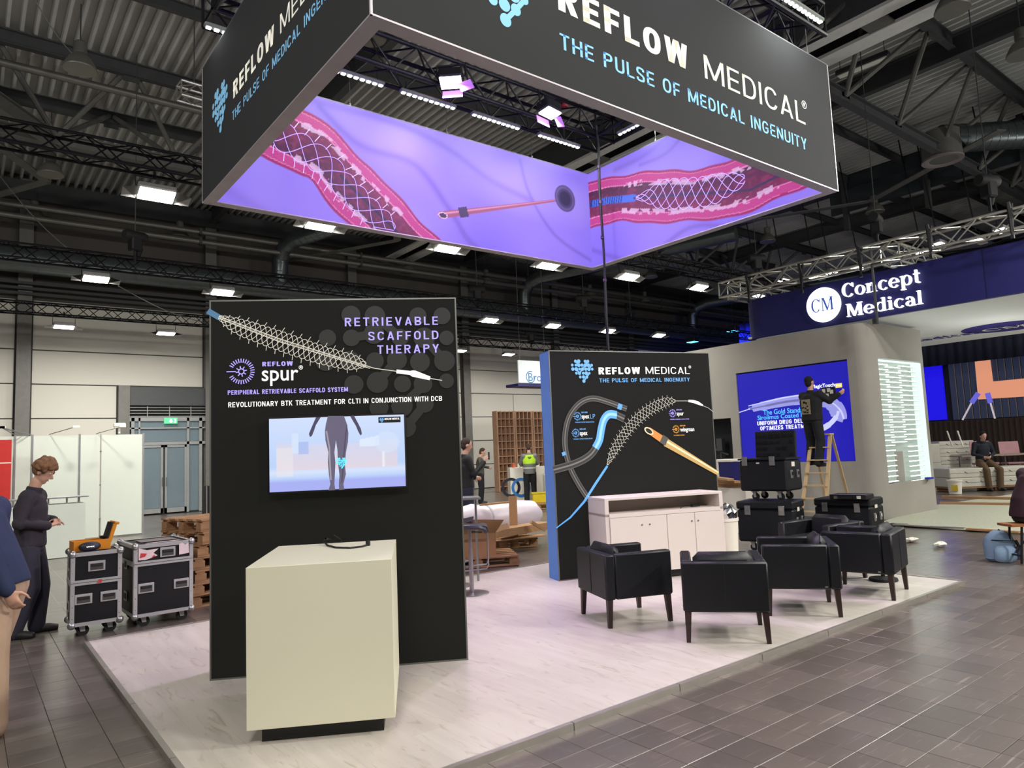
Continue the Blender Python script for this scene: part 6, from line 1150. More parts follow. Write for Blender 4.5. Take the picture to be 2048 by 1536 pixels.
# ---- distant counter with interlocking ring logo, boxes
vx = G(1020, 1003); zc = 1.05; an = math.radians(-37)
t = thing('white_counter', 'white counter with dark and blue interlocked rings behind the vest man', 'counter', (13.9, 18.1, 0), math.radians(-30)); MB().box((.75, .35, .56), (1.5, .7, 1.12)).build('body', WHITE, t); cpos = t.location; bd = Board(cpos, (math.cos(math.radians(-30)), math.sin(math.radians(-30)), 0), t)
def ringp(cx, cy, r, w, m, n): bd.flat('ring_emblem', [[(cx+(r)*math.cos(a), cy+r*math.sin(a)), (cx+r*math.cos(a2), cy+r*math.sin(a2)), (cx+(r-w)*math.cos(a2), cy+(r-w)*math.sin(a2)), (cx+(r-w)*math.cos(a), cy+(r-w)*math.sin(a))] for a, a2 in [(2*math.pi*k/28, 2*math.pi*(k+1)/28) for k in range(28)]], m, n)
c_ = bd.uv(1022, 975); c2_ = bd.uv(1042, 975); ringp(c_[0], c_[1], .31, .09, mat('ring_navy', s2l(20, 26, 40), .5), .006); ringp(c2_[0], c2_[1], .31, .09, mat('ring_blue', s2l(50, 120, 190), .5), .01)
for i, (x, h, c, nm) in enumerate(((.15, .12, (200, 90, 60), 'red spray can'), (.32, .1, (220, 216, 210), 'white paper cup'), (.5, .14, (210, 70, 40), 'orange tape dispenser'), (.62, .08, (90, 160, 90), 'green tape roll'), (.95, .1, (225, 222, 214), 'white tub'))):
    p_ = cpos+Matrix.Rotation(math.radians(-30), 3, 'Z')@Vector((x, .2, 1.12)); tag(MB().lathe([(.045, 0), (.05, h), (.02, h+.02), (0, h+.02)], seg=12).build('can', mat('can%d' % i, s2l(*c), .5), loc=p_, smooth=True), nm+' standing on the white ring-logo counter', 'container')
# big bags and packs right of it
for i, (px, py, z, d, lb) in enumerate(((1072, 1012, 0, (.75, .6, .8), 'lower white wrapped bale beside the blue-edged wall'), (1072, 1012, .82, (.62, .55, .7), 'upper white wrapped bale beside the blue-edged wall'), (1060, 1006, 0, (.3, .5, .6), 'pale sack half hidden behind the bales'), (1062, 1004, .6, (.3, .3, .3), 'small brown carton on the pale sack'))):
    g = G(px, py); o = MB().box((0, 0, d[2]/2), d, bev=.05).build('wrapped_bale' if i < 2 else 'carton', PK if i < 3 else CARD, loc=(g.x+(.75 if i < 2 else .62), g.y-(.1 if i < 2 else .75), z+(.15 if i < 2 else 0)), rz=-.6); tag(o, lb, 'bale' if i < 3 else 'box')
g = G(1072, 1018); pallet((g.x+.65, g.y-.1, 0), -.6, 'pallet under the white wrapped bales')
g = G(1063, 1012); t = thing('yellow_crate', 'bright yellow plastic crate by the white bales', 'crate', (g.x-.1, g.y-.5, 0), -.6); MB().box((0, 0, .2), (.42, .35, .4), bev=.02).build('crate_body', mat('yellow_plastic', s2l(214, 190, 30), .4), t); MB().box((0, 0, .41), (.46, .39, .03)).build('rim', mat('yellow_plastic', (0, 0, 0)), t)
# plywood rack
RKW = mat('rack_ply', s2l(178, 140, 112), .8, noise=.08); RKB = mat('rack_back', s2l(140, 106, 84), .85, noise=.08)
Yr = 23.5; r0_ = onY(998, 950, Yr); r1_ = onY(1092, 950, Yr); zt_ = onY(1040, 822, Yr).z; bays = [(r0_.x+.0, .92), (r0_.x+.98, .92), (r0_.x+1.96, .92), (r0_.x+2.94, .92)]
rk = None
for i, (x, w) in enumerate(bays):
    t = thing('plywood_rack', ('pale plywood pigeonhole rack, first from the cream wall', 'pale plywood pigeonhole rack, second from the cream wall', 'pale plywood pigeonhole rack, third, beside the blue-edged wall', 'pale plywood pigeonhole rack hidden behind the blue-edged wall')[i], 'rack', (x, Yr, 0), 0, 'plywood pigeonhole racks')
    MB().box((w/2, .3, zt_/2), (w, .02, zt_)).build('back_panel', RKB, t)
    for k in range(5): MB().box((.02+(w-.04)*k/4, .15, zt_/2), (.07 if k in (0, 4) else .02, .3, zt_)).build('upright', RKW, t)
    rs = None
    for j in range(13):
        z = zt_-.03-j*.31
        if z < .05: break
        MB().box((w/2, .15+(.0 if j % 2 else .01), z), (w-.07, .3, .035)).build('shelf', RKW, t)
# hanging neighbour sign
g0 = onY(1037, 735, 20.0); g1 = onY(1075, 735, 20.0); t = thing('small_hanging_sign', 'small white hanging sign with blue looped letter emblem behind the wall', 'hanging sign', (g0.x, 20.0, g0.z-.55)); H_ = onY(1038, 735, 20).z-onY(1040, 780, 20).z
MB().span((0, 0, 0), (2.6, .05, H_)).build('panel', mat('white_sign', s2l(214, 224, 224), .6, emit=s2l(214, 224, 224), es=.25), t); bd = Board(t.location, (1, 0, 0), t); BL4 = mat('script_blue', s2l(60, 130, 190), .6); c_ = bd.uv(1061, 754)
bd.strokes([[(c_[0]+.2*math.cos(a), c_[1]+.21*math.sin(a)) for a in [math.pi*(.35+1.7*k/20) for k in range(21)]]], .035, BL4, 'loop_emblem', .004, px=False); a = bd.uv(1057, 762); bd.text('Bro', a, (a[0]+.62, a[1]), (0, a[1]+.3), BL4, 'lettering', 0, 1, .005, uv=True); MB().span((0, .06, -.12), (2.6, .8, -.02)).build('navy_underside', mat('navy_side', (0, 0, 0)), t)
for x in (.1, 1.3): MB().tube([(x, .02, H_), (x, .02, 11.0-t.location.z)], .008, 5).build('hanging_wire', CBL, t)
g = G(1018-6, 598+150, 4); 
# ---- cases behind the armchairs
PLC = mat('moulded_case_black', s2l(13, 15, 22), .5, spec=.35, bump=.3, bscale=120); LT = mat('latch_metal', s2l(158, 158, 156), .35, .7)
def mcase(label, loc, rz, d, latches, wheels=True, side=2, lid=.12, z0=.14):
    t = thing('equipment_case', label, 'equipment case', loc, rz, 'black moulded equipment cases behind the armchairs'); w, dp, h = d
    MB().box((w/2, dp/2, z0+(h-lid)/2), (w, dp, h-lid), bev=.025).build('case_body', PLC, t); MB().box((w/2, dp/2, z0+h-lid/2+.004), (w+.01, dp+.01, lid-.004), bev=.02).build('case_lid', PLC, t)
    for x in latches:
        l = MB().box((x*w, -.008, z0+h-lid-.01), (.085, .02, .14), bev=.004).build('latch', LT, t); MB().box((x*w, -.02, z0+h-lid+.015), (.06, .012, .05)).build('latch_lever', ALU, l); MB().box((x*w, -.003, z0+h-lid-.13), (.09, .01, .05)).build('latch_dish', BLACKP, t)
    for k in range(side): y = (k+.7)/(side+.4)*dp; l = MB().box((w+.006, y, z0+h*.5), (.02, .075, .12), bev=.004).build('side_catch', LT, t); MB().box((w+.018, y, z0+h*.52), (.01, .05, .05)).build('catch_lever', CHROME, l)
    MB().box((w+.002, dp*.45, z0+h*.8), (.004, .11, .07)).build('paper_label', WHITE, t)
    if wheels:
        for x in (.18, w-.18):
            for y in (.12, dp-.12): caster(t, x, y, z0-.145, .055)
    return t
def cfit(a, b, z): A_ = G(*a, z); B_ = G(*b, z); return A_, math.atan2(B_.y-A_.y, B_.x-A_.x), math.hypot(B_.x-A_.x, B_.y-A_.y)
PA, rzc, wc = cfit((1472, 1003), (1585, 1004), .74); CB = mcase('large black equipment case on wheels, lower one behind the sideboard end', (PA.x, PA.y, 0), rzc, (wc, .6, .60), (.2, .8))
p2, rz2, wc2 = cfit((1480.6, 982), (1576, 983), .88); C2 = mcase('black equipment case stacked on casters over the lower one, lid open', (p2.x, p2.y, .74), rz2, (wc2, .55, .50), (.14, .72), lid=.03); MB().box((.42*wc2, -.003, .14+.43), (.05, .004, .02)).build('paper_label', WHITE, C2)
MB().box((wc2*.52, .51, .14+.50+.2), (wc2*.86, .06, .44), Matrix.Rotation(-.08, 3, 'X'), bev=.01).build('open_lid', mat('foam_black', s2l(24, 25, 29), .95), C2); FO = mat('foam_dark', s2l(9, 9, 12), .95)
for i in range(6):
    for j in range(4):
        if random.random() < .85: MB().box((wc2*(.17+i*.14), .476-(.14+.50+.06+j*.09-.84)*-.08, .14+.5+.04+j*.1), (.04+.04*random.random(), .012, .035+.03*random.random())).build('foam_pocket', FO, C2)
p4, rz4, wc4 = cfit((1627, 997), (1738, 999), .70); C3 = mcase('black equipment case at the right with a slim case on top', (p4.x, p4.y, 0), rz4, (wc4, .6, .56), (.2, .78)); p5 = G(1652, 1000, .71); t = thing('slim_case', 'slim black attache case with chrome catches on the right equipment case', 'case', (p5.x+.12, p5.y+.03, .704), rz4); MB().box((.27, .22, .04), (.54, .34, .075), bev=.01).build('shell', BLACKP, t); MB().box((.27, .045, .08), (.54, .02, .006)).build('rim', ALU, t)
for x in (.1, .44): MB().box((x, .04, .04), (.06, .012, .045)).build('catch', CHROME, t)
MB().tube([(.2, .045, .03), (.21, .01, .03), (.33, .01, .03), (.34, .045, .03)], .008, 6).build('carry_handle', BLACKP, t)
# trash can with silver bag
g = G(1463, 1135, 0); t = thing('waste_bin', 'white round waste bin lined with a shiny silver bag', 'waste bin', (g.x+.08, g.y+.1, .0)); MB().lathe([(.13, 0), (.16, .6), (.17, .6), (.17, .64), (.15, .64), (.12, .05), (0, .05)], seg=28).build('bin_body', WHITE, t, smooth=True)
o = MB(); o.ell((0, 0, .66), (.15, .15, .17), 16, 10); o = o.build('silver_bag', CHROME, t)
for v in o.data.vertices: v.co += Vector((random.uniform(-.02, .02), random.uniform(-.02, .02), random.uniform(-.02, .02)))
# low white plinth with timber behind the bin
g = onX(1458, 1010, 11.5); t = thing('low_plinth', 'low white plinth piled with timber offcuts behind the sideboard end', 'plinth', (11.5, g.y, 0), rzc); MB().box((0, 0, .4), (.9, .7, .8)).build('body', WHITE, t)
for k in range(4): tag(MB().bar((11.3-.2*k+.2, g.y-.5, .83+.05*k), (11.6, g.y+.4, .83+.05*k), .12, .04).build('timber_offcut', PINE), 'pale timber offcut on the low plinth, %s' % ('lowest', 'second', 'third', 'topmost')[k], 'timber')
# step ladder
g = G(1640, 1008); LA = mat('ladder_wood', s2l(196, 168, 128), .7, stretch=(8, 8, 1)); XL = 13.55; l0 = onX(1655, 1010, XL); t = thing('step_ladder', 'wooden step ladder that the man in black stands on', 'ladder', (XL, l0.y, 0), math.radians(0))
yl = onX(1600, 870, XL).y-l0.y; 
for x, lean in ((-.22, 1), (.22, 1)): pass
top = 1.72; 
def rail(y, s): MB().bar((s*.62, y+s*.0, 0), (s*.04, y*.72, top), .03, .07, (0, 1, 0)).build('rail', LA, t)
# front section (+ side towards the camera is -x)
for y in (-.26, .26): MB().bar((-.62, y, .0), (-.03, y*.72, top), .025, .07, (0, 1, 0)).build('rail', LA, t); MB().bar((.5, y, .0), (.03, y*.72, top), .025, .05, (0, 1, 0)).build('rear_rail', LA, t)
for k in range(6): f = (k+1)/7.; w = .52*(1-.28*f); MB().box((-.62+.59*f, 0, top*f), (.1, w, .025)).build('tread', LA, t)
MB().box((0, 0, top+.01), (.16, .42, .03)).build('top_step', LA, t)
# exhibition panels at the left
EX = mat('panel_white', s2l(204, 210, 200), .5, noise=.015, emit=s2l(222, 228, 216), es=.02); POST = mat('octanorm_post', s2l(150, 150, 150), .35, .6); YP = 19.55
t = thing('partition_wall', 'long white system partition wall with aluminium posts at the back', 'partition', (0, YP, 0)); xs_ = [onY(x, 960, YP).x for x in (-60, 28, 63, 158, 200.5, 286)]; 
for i in range(5): MB().box(((xs_[i]+xs_[i+1])/2, 0, 1.24), (xs_[i+1]-xs_[i]-.04, .02, 2.42)).build('panel', EX, t)
for i, x in enumerate(xs_): MB().box((x, 0, 1.24), (.04, .05, 2.48) if i != 4 else (.01, .03, 2.48)).build('post', POST, t)
for px, dx in ((48, -.5), (62, -.6), (98, .5), (192, .5), (30, -.3)):
    x = onY(px, 890, YP).x; o = thing('arm_spotlight', 'small white arm spotlight on the white partition top at its %s' % {48: 'first post', 62: 'second post', 98: 'tall panel', 192: 'middle post', 30: 'far end'}[px], 'spotlight', (x, YP, 2.48)); MB().tube([(0, 0, 0), (dx*.9, -.5, .14)], .01, 6).build('arm', POST, o); MB().box((dx*.95, -.53, .15), (.14, .06, .05)).build('lamp_head', WHITE, o)
t = thing('red_banner', 'red banner panel at the frame edge beside the partition', 'banner', onY(-40, 971, 18.9)); t.location.z = 0; x1 = onY(22, 950, 18.9).x-t.location.x; MB().box((x1/2, 0, 1.2), (x1, .02, 2.3)).build('banner_cloth', mat('red_cloth', s2l(190, 40, 34), .7), t); MB().box((x1/2, -.012, 1.85), (x1, .004, .02)).build('white_stripe', WHITE, t)
g = G(121, 1116); g1 = G(158, 1112); t = thing('white_desk', 'white reception desk behind the curly haired man', 'desk', (g.x-.9, g.y+.05, 0), 0); MB().box((.65, .3, .5), (1.3, .6, 1.0)).build('body', EX, t); MB().box((.65, .3, 1.12), (1.4, .64, .02)).build('glass_shelf', ALU, t); [MB().box((x, .1, 1.06), (.03, .03, .12)).build('spacer', ALU, t) for x in (.3, .7, 1.0, 1.2)]
MB().box((.65, .3, .01), (1.28, .58, .02)).build('plinth', mat('black_plinth', (0, 0, 0)), t)
t = thing('small_loudspeaker', 'dark upright box with silver edge just left of the stent wall', 'box', G(412, 1040)+Vector((0, 0, 0)), .2); MB().box((.1, 0, .5), (.3, .3, 1.0)).build('cabinet', PLY, t); MB().box((-.05, -.15, .5), (.02, .02, 1.0)).build('edge', ALU, t)
t = thing('camera_box', 'white security camera on the partition end', 'camera', (onY(238, 888, YP).x, YP, 2.48)); MB().tube([(0, 0, 0), (0, 0, .12)], .03, 8).build('stem', WHITE, t); MB().box((0, -.05, .2), (.26, .14, .1), bev=.02).build('housing', WHITE, t)
# bench, rucksack at the right edge
bg_ = G(2011, 1049, .485); t = thing('wooden_bench', 'folding beer bench with dark iron legs at the frame edge', 'bench', (bg_.x+.1, bg_.y+.02, 0), math.radians(-38)); MB().box((.72, 0, .47), (1.5, .27, .03)).build('seat_board', mat('bench_wood', s2l(150, 96, 56), .5, stretch=(1, 8, 1)), t)
for x in (.06, 1.1): MB().bar((x, -.11, 0), (x+.05, -.11, .455), .02).bar((x, .11, 0), (x+.05, .11, .455), .02).bar((x, -.11, .1), (x, .11, .1), .02).bar((x+.02, 0, .12), (x+.3, 0, .44), .015).build('leg_frame', BLACKP, t)
g = G(2018, 1122); t = thing('rucksack', 'light blue-grey rucksack standing on the hall floor at the edge', 'rucksack', (g.x, g.y+.08, 0), math.radians(-38)); BG = mat('rucksack_cloth', s2l(122, 146, 172), .8, noise=.1, bump=.3)
MB().tube([(0, .02, .0), (0, .02, .03), (0, .02, .2), (-.01, .02, .3), (-.02, .03, .35), (-.02, .04, .375)], [(.15, .1), (.185, .13), (.19, .14), (.165, .12), (.11, .08), (.04, .03)], 16, up=(1, 0, 0)).build('main_body', BG, t, smooth=True); MB().tube([(-.01, -.09, .01), (-.01, -.1, .04), (-.01, -.1, .15), (-.01, -.085, .2)], [(.12, .05), (.14, .065), (.135, .06), (.1, .03)], 14, up=(1, 0, 0)).build('front_pocket', BG, t, smooth=True); MB().tube([(.15, -.06, .02), (.17, -.07, .1), (.15, -.06, .17)], [(.05, .05), (.06, .05), (.04, .04)], 10).build('side_pocket', mat('pocket_navy', s2l(40, 48, 62), .8), t, smooth=True); MB().tube([(-.15, -.06, .27), (-.05, -.14, .27), (.07, -.14, .26), (.14, -.06, .26)], .006, 6).build('zip', RUB, t); MB().tube([(.18, -.03, .25), (.23, -.05, .12), (.17, -.05, .02)], .02, 6).build('strap', RUB, t); MB().tube([(-.03, 0, .35), (0, 0, .39), (.05, 0, .35)], .01, 6).build('grab_loop', RUB, t)
# ================================================================ PEOPLE
def remesh(name, mb, m, parent, vox, sub=2, mats=None):
    me = bpy.data.meshes.new(name); me.from_pydata(mb.v, [], mb.f); bm = bmesh.new(); bm.from_mesh(me); bmesh.ops.recalc_face_normals(bm, faces=bm.faces); bm.to_mesh(me); bm.free()
    o = bpy.data.objects.new(name, me); COL.objects.link(o); r = o.modifiers.new('r', 'REMESH'); r.mode = 'VOXEL'; r.voxel_size = vox; s = o.modifiers.new('s', 'SMOOTH'); s.factor = .5; s.iterations = sub
    dg = bpy.context.evaluated_depsgraph_get(); m2 = bpy.data.meshes.new_from_object(o.evaluated_get(dg)); bpy.data.objects.remove(o); bpy.data.meshes.remove(me)
    m2.materials.clear(); m2.materials.append(m); m2.polygons.foreach_set('use_smooth', [True]*len(m2.polygons)); m2.name = name; return link(name, m2, parent)
V = Vector
def limb(mb, pts, rr, seg=12):
    mb.tube(pts, rr, seg)
    for p, r in zip(pts, rr): r = r if not isinstance(r, tuple) else min(r); mb.ell(p, (r*.99, r*.99, r*.99), 10, 7)
def hand(mb, wrist, d, palm_n, curl=.5, s=1.0, side=1):
    d = V(d).normalized(); n = V(palm_n); n = (n-d*n.dot(d)).normalized(); u = d.cross(n)*side; w = V(wrist); R = Matrix((d, u, n)).transposed()
    mb.box(w+d*.045*s, (.09*s, .078*s, .028*s), R, bev=.01*s); mb.ell(w+d*.045*s, (.05*s, .042*s, .02*s), 10, 7, R)
    for k, (off, ln) in enumerate(((.031, .072), (.010, .082), (-.011, .076), (-.031, .058))):
        p = w+d*.08*s+u*off*s; pts = [p-d*.02*s]; a = 0; q = p
        for j, f in enumerate((.45, .32, .23)): a += curl*(.6 if j == 0 else .9); dd = d*math.cos(a)+n*math.sin(a); pts.append(q); q = q+dd*ln*f*s
        pts.append(q); mb.tube(pts, [.0095*s, .0095*s, .0088*s, .008*s, .007*s], 7)
    p = w+d*.02*s+u*.032*s; mb.tube([p, p+(d*.5+u*.75+n*.3)*.035*s, p+(d*1.1+u*.9+n*.5)*.045*s, p+(d*1.6+u*.8+n*.8)*.05*s], [.013*s, .012*s, .0105*s, .008*s], 7)
HAIRM = {}
def person(name, loc, rz, J, label, skin, top, trou, shoe, hair, style='short', vox=.011, h=1.0, hands=None, face=True, group=None, look=None, jk=None, parts=(), legs=True, over=None):
    """J: joints in metres, local +X forward, +Y to the person's left."""
    t = thing(name, label, 'person', loc, rz, group); t.scale = (h, h, h)
    D = dict(pel=(0, 0, .95), wai=(0, 0, 1.08), che=(.0, 0, 1.32), nck=(.0, 0, 1.5), hdb=(.02, 0, 1.58), hed=(.03, 0, 1.68),
             shL=(0, .18, 1.44), shR=(0, -.18, 1.44), elL=(-.02, .24, 1.16), elR=(-.02, -.24, 1.16), wrL=(.06, .25, .92), wrR=(.06, -.25, .92),
             hiL=(0, .095, .92), hiR=(0, -.095, .92), knL=(.02, .11, .5), knR=(.02, -.11, .5), anL=(-.02, .12, .09), anR=(-.02, -.12, .09), toL=(.15, .14, .03), toR=(.15, -.14, .03))
    D.update(J); D = {k: V(v) for k, v in D.items()}
    up = (D['hed']-D['hdb']).normalized(); lk = V(look) if look else V((1, 0, 0)); lk = (lk-up*lk.dot(up)).normalized(); sd = up.cross(lk)
    lat = (D['shL']-D['shR']).normalized()
    b = MB()
    b.tube([D['pel']-V((0, 0, .06)), D['pel'], D['wai'], D['che'], D['che']*.35+D['nck']*.65], [(.14, .09), (.155, .105), (.13, .095), (.16, .11), (.12, .08)], 16, up=lat)
    limb(b, [D['che']*.3+D['nck']*.7, D['nck'], D['hdb']], [.07, .058, .056])
    hc = D['hed']; R = Matrix((lk, sd, up)).transposed()
    b.ell(hc+up*.025, (.098, .078, .105), 18, 12, R); b.ell(hc-up*.045+lk*.022, (.07, .058, .075), 14, 10, R); b.ell(hc-up*.095+lk*.05, (.035, .032, .026), 10, 7, R)
    b.tube([hc+lk*.09+up*.015, hc+lk*.105-up*.01, hc+lk*.118-up*.03, hc+lk*.095-up*.04], [.009, .011, .015, .011], 8)
    for s_ in (-1, 1): b.ell(hc+sd*.078*s_-lk*.008-up*.01, (.02, .009, .032), 10, 7, R)
    for s_, L_ in ((1, 'L'), (-1, 'R')):
        limb(b, [D['sh'+L_], D['el'+L_], D['wr'+L_]], [.052, .042, .027]); b.tube([D['che']+(D['sh'+L_]-D['che'])*.3+V((0, 0, .02)), D['sh'+L_]], [.075, .056], 12)
        hd = (hands or {}).get(L_); dd, nn, cu = hd if hd else (tuple(D['wr'+L_]-D['el'+L_]), (0, -s_, 0), .65); hand(b, D['wr'+L_], dd, nn, cu, 1.0, s_)
        if legs: limb(b, [D['hi'+L_], D['kn'+L_], D['an'+L_]], [.085, .056, .032]); b.tube([D['an'+L_]-V((0, 0, .03)), D['to'+L_]*.8+D['an'+L_]*.2-V((0, 0, .0))], [.026, .018], 8)
    body = remesh('body', b, skin, t, vox*.8)
    j = MB(); jr = jk or 1.0
    low = D['pel']+(D['pel']-D['wai'])*.25
    j.tube([low, D['pel'], D['wai'], D['che'], D['che']*.4+D['nck']*.6, D['nck']*.85+D['che']*.15], [(.175*jr, .125*jr), (.18*jr, .13*jr), (.172*jr, .125*jr), (.195*jr, .135*jr), (.15*jr, .105*jr), (.075, .07)], 18, up=lat)
    for s_, L_ in ((1, 'L'), (-1, 'R')):
        j.tube([D['che']+(D['sh'+L_]-D['che'])*.25+V((0, 0, .02)), D['sh'+L_]], [.1*jr, .078*jr], 12); limb(j, [D['sh'+L_], D['el'+L_], D['wr'+L_]+(D['el'+L_]-D['wr'+L_])*.06], [.075*jr, .06*jr, .045*jr])
    if style in ('collar', 'hood', 'curly'): j.tube([D['nck']-V((0, 0, .03)), D['nck']+up*.035], [.08, .075], 14)
    if style == 'hood': j.ell(D['nck']-lk*.06-V((0, 0, .02)), (.1, .13, .08), 14, 9)
    jacket = remesh('jacket', j, top, t, vox)
    if legs:
        p = MB(); p.tube([D['wai']*.25+D['pel']*.75+V((0, 0, .03)), D['pel'], D['pel']-V((0, 0, .08))], [(.16, .115), (.168, .125), (.15, .12)], 18, up=lat)
        for L_ in 'LR': limb(p, [D['hi'+L_], (D['hi'+L_]+D['kn'+L_])/2, D['kn'+L_], D['an'+L_]-V((0, 0, .02))], [.112, .102, .088, .082])
        remesh('trousers', p, trou, t, vox)
        for L_ in 'LR':
            s = MB(); a = D['an'+L_]; f = D['to'+L_]; d = (f-a); d.z = 0; d.normalize(); s.tube([a-d*.05+V((0, 0, -.05)), a+V((0, 0, -.045)), a+d*.12+V((0, 0, -.052)), a+d*.2+V((0, 0, -.06))], [(.04, .04), (.05, .052), (.046, .052), (.03, .04)], 12, up=(0, 0, 1)); s.tube([a+V((0, 0, .02)), a-V((0, 0, .05))], [.045, .042], 10)
            remesh('shoe', s, shoe, t, vox*.8)
    hm = MB(); c = hc+up*.03
    if style == 'curly':
        for k in range(150):
            a, e = random.uniform(0, 2*math.pi), random.uniform(-.15, 1.5); v = lk*math.cos(a)*math.cos(e)+sd*math.sin(a)*math.cos(e)+up*math.sin(e)
            if v.dot(lk) > .75 and v.dot(up) < .35: continue
            hm.ell(c+v*random.uniform(.095, .125)+up*.005, (random.uniform(.018, .03),)*3, 7, 5)
        hm.ell(c-lk*.015, (.1, .09, .1), 14, 9, R)
    else: hm.ell(c-lk*.014+up*.012, (.098, .084, .104), 16, 11, R); hm.ell(c-lk*.045-up*.05, (.062, .07, .07), 12, 8, R)
    hr = remesh('hair', hm, hair, t, .009 if style == 'curly' else .012, 1)
    if face:
        EY = mat('eye_white', (.7, .7, .68), .3); IR = mat('eye_dark', s2l(40, 30, 24), .2); LP_ = mat('lips', s2l(170, 104, 96), .5)
        for s_ in (-1, 1):
            q = hc+lk*.083+sd*.03*s_+up*.012; e = MB().ell(q, (.012, .014, .008), 10, 7, R).build('eye', EY, t, smooth=True); MB().ell(q+lk*.0085, (.005, .006, .006), 8, 6, R).build('iris', IR, e)
            MB().bar(q+up*.02-sd*.016+lk*.006, q+up*.02+sd*.016+lk*.006, .006, .005).build('eyebrow', hair, t)
        MB().ell(hc+lk*.088-up*.066, (.01, .024, .007), 10, 6, R).build('mouth', LP_, t, smooth=True)
    return t, D
SK = mat('skin', s2l(206, 158, 136), .55, noise=.05, bump=.05)
def cloth(n, c, **k): return mat(n, s2l(*c), .85, noise=.14, scale=5, bump=.35, bscale=14, **k)
# curly haired man, head bowed over his hands
pf_ = G(80, 1262); a0 = math.radians(20)
person('person', (.57, 8.82, 0), math.radians(-18), dict(hed=(.10, 0, 1.70), hdb=(.05, 0, 1.6), nck=(.02, 0, 1.51), shL=(.02, .19, 1.44), shR=(.02, -.19, 1.44), elL=(-.0, .27, 1.2), elR=(-.03, -.27, 1.18), wrL=(.2, .08, 1.17), wrR=(.19, -.11, 1.13), knR=(.05, -.12, .5), knL=(.08, .12, .5), anR=(-.10, -.13, .09), toR=(.07, -.16, .03), anL=(.04, .13, .09), toL=(.22, .17, .03)),
    'person with curly brown hair in dark fleece and navy trousers, looking down at their hands', SK, cloth('fleece_charcoal', (50, 44, 54)), cloth('navy_work_trousers', (50, 48, 62)), mat('dark_shoe', s2l(30, 28, 28), .6), mat('curly_hair', s2l(128, 92, 66), .9, noise=.3, scale=40), 'curly', .010, .965, jk=1.14,
    hands={'L': ((.5, -.85, .05), (-.3, 0, -1), .8), 'R': ((.6, .8, .15), (0, 0, 1), .55)}, look=(.75, .0, -.45))
# man in navy sweater at the frame edge
person('person', (.23, 5.80, 0), math.radians(150), dict(pel=(0, 0, .93), wai=(.05, 0, 1.08), che=(.16, 0, 1.31), nck=(.33, 0, 1.46), hdb=(.4, 0, 1.5), hed=(.49, 0, 1.54), shL=(.15, .2, 1.41), shR=(.15, -.2, 1.41), elL=(-.03, .24, 1.16), elR=(.2, -.28, 1.14), wrL=(-.14, .2, .9), wrR=(.3, -.22, .95), knL=(-.02, .12, .49), anL=(-.04, .14, .09), toL=(.13, .16, .03), knR=(.12, -.12, .49), anR=(.12, -.14, .09), toR=(.28, -.16, .03)),
    'person in navy knitted sweater and beige chinos, cut off at the frame edge', SK, cloth('navy_knit', (36, 46, 78)), cloth('beige_chino', (176, 148, 124)), mat('dark_shoe', (0, 0, 0)), mat('brown_hair', s2l(60, 44, 34), .9), 'short', .011, 1.0, jk=1.12, face=False)
# man photographing with his phone
g = atD(936, 1100, 13.6); t_, D_ = person('person', (g.x, g.y, 0), math.radians(-18), dict(elR=(.1, -.22, 1.18), wrR=(.33, -.12, 1.38), elL=(.04, .24, 1.16), wrL=(.22, .12, 1.1), hed=(.04, 0, 1.7)),
    'person in black jacket raising a phone beside the stent wall', SK, cloth('black_jacket', (22, 22, 26)), cloth('dark_navy_trousers', (30, 32, 52)), mat('dark_shoe', (0, 0, 0)), mat('dark_brown_hair', s2l(50, 36, 30), .9), 'collar', .013, 1.06, hands={'R': ((.3, .1, 1), (1, 0, 0), .6)}, jk=1.14)
ph = thing('phone', 'dark phone held up by the person in the black jacket', 'phone', (g.x+.42*math.cos(-.31)+.0, g.y+.42*math.sin(-.31)-.12, 1.58), -.3); MB().box((0, 0, 0), (.012, .075, .15), bev=.004).build('phone_body', BLACKP, ph)
# man in grey at the counter
g = G(988, 1004); person('person', (13.3, 18.9, 0), math.radians(-40), dict(hed=(.09, 0, 1.66), hdb=(.06, 0, 1.57), elR=(.02, -.27, 1.2), wrR=(.16, -.1, 1.42), elL=(.05, .25, 1.2), wrL=(.28, .1, 1.15)),
    'person in olive grey top with tool belt working at the white counter', SK, cloth('olive_grey_top', (76, 74, 68)), cloth('black_work_trousers', (24, 24, 28)), mat('dark_shoe', (0, 0, 0)), mat('brown_hair', (0, 0, 0)), 'short', .016, 1.0, look=(.9, 0, -.3))
# hi-vis man
t_, D_ = person('person', (14.1, 17.35, 0), math.radians(55), dict(elR=(.12, -.26, 1.2), wrR=(.32, -.18, 1.18), elL=(.12, .26, 1.2), wrL=(.32, .18, 1.18), hed=(.07, 0, 1.68)),
    'person seen from behind in yellow high-visibility vest and grey hoodie', SK, cloth('grey_hoodie', (120, 122, 124)), cloth('black_work_trousers', (0, 0, 0)), mat('dark_shoe', (0, 0, 0)), mat('brown_hair', (0, 0, 0)), 'collar', .015, 1.03)
HV = mat('hivis_yellow', s2l(176, 220, 40), .6, emit=s2l(170, 215, 30), es=.15); HG = mat('hivis_grey', s2l(110, 112, 112), .6); mb = MB(); mb.tube([(0, 0, 1.2), (0, 0, 1.32), (0, 0, 1.47)], [(.19, .14), (.205, .15), (.15, .11)], 18, up=(0, 1, 0), cap=False); mb.build('vest_upper', HV, t_, smooth=True)
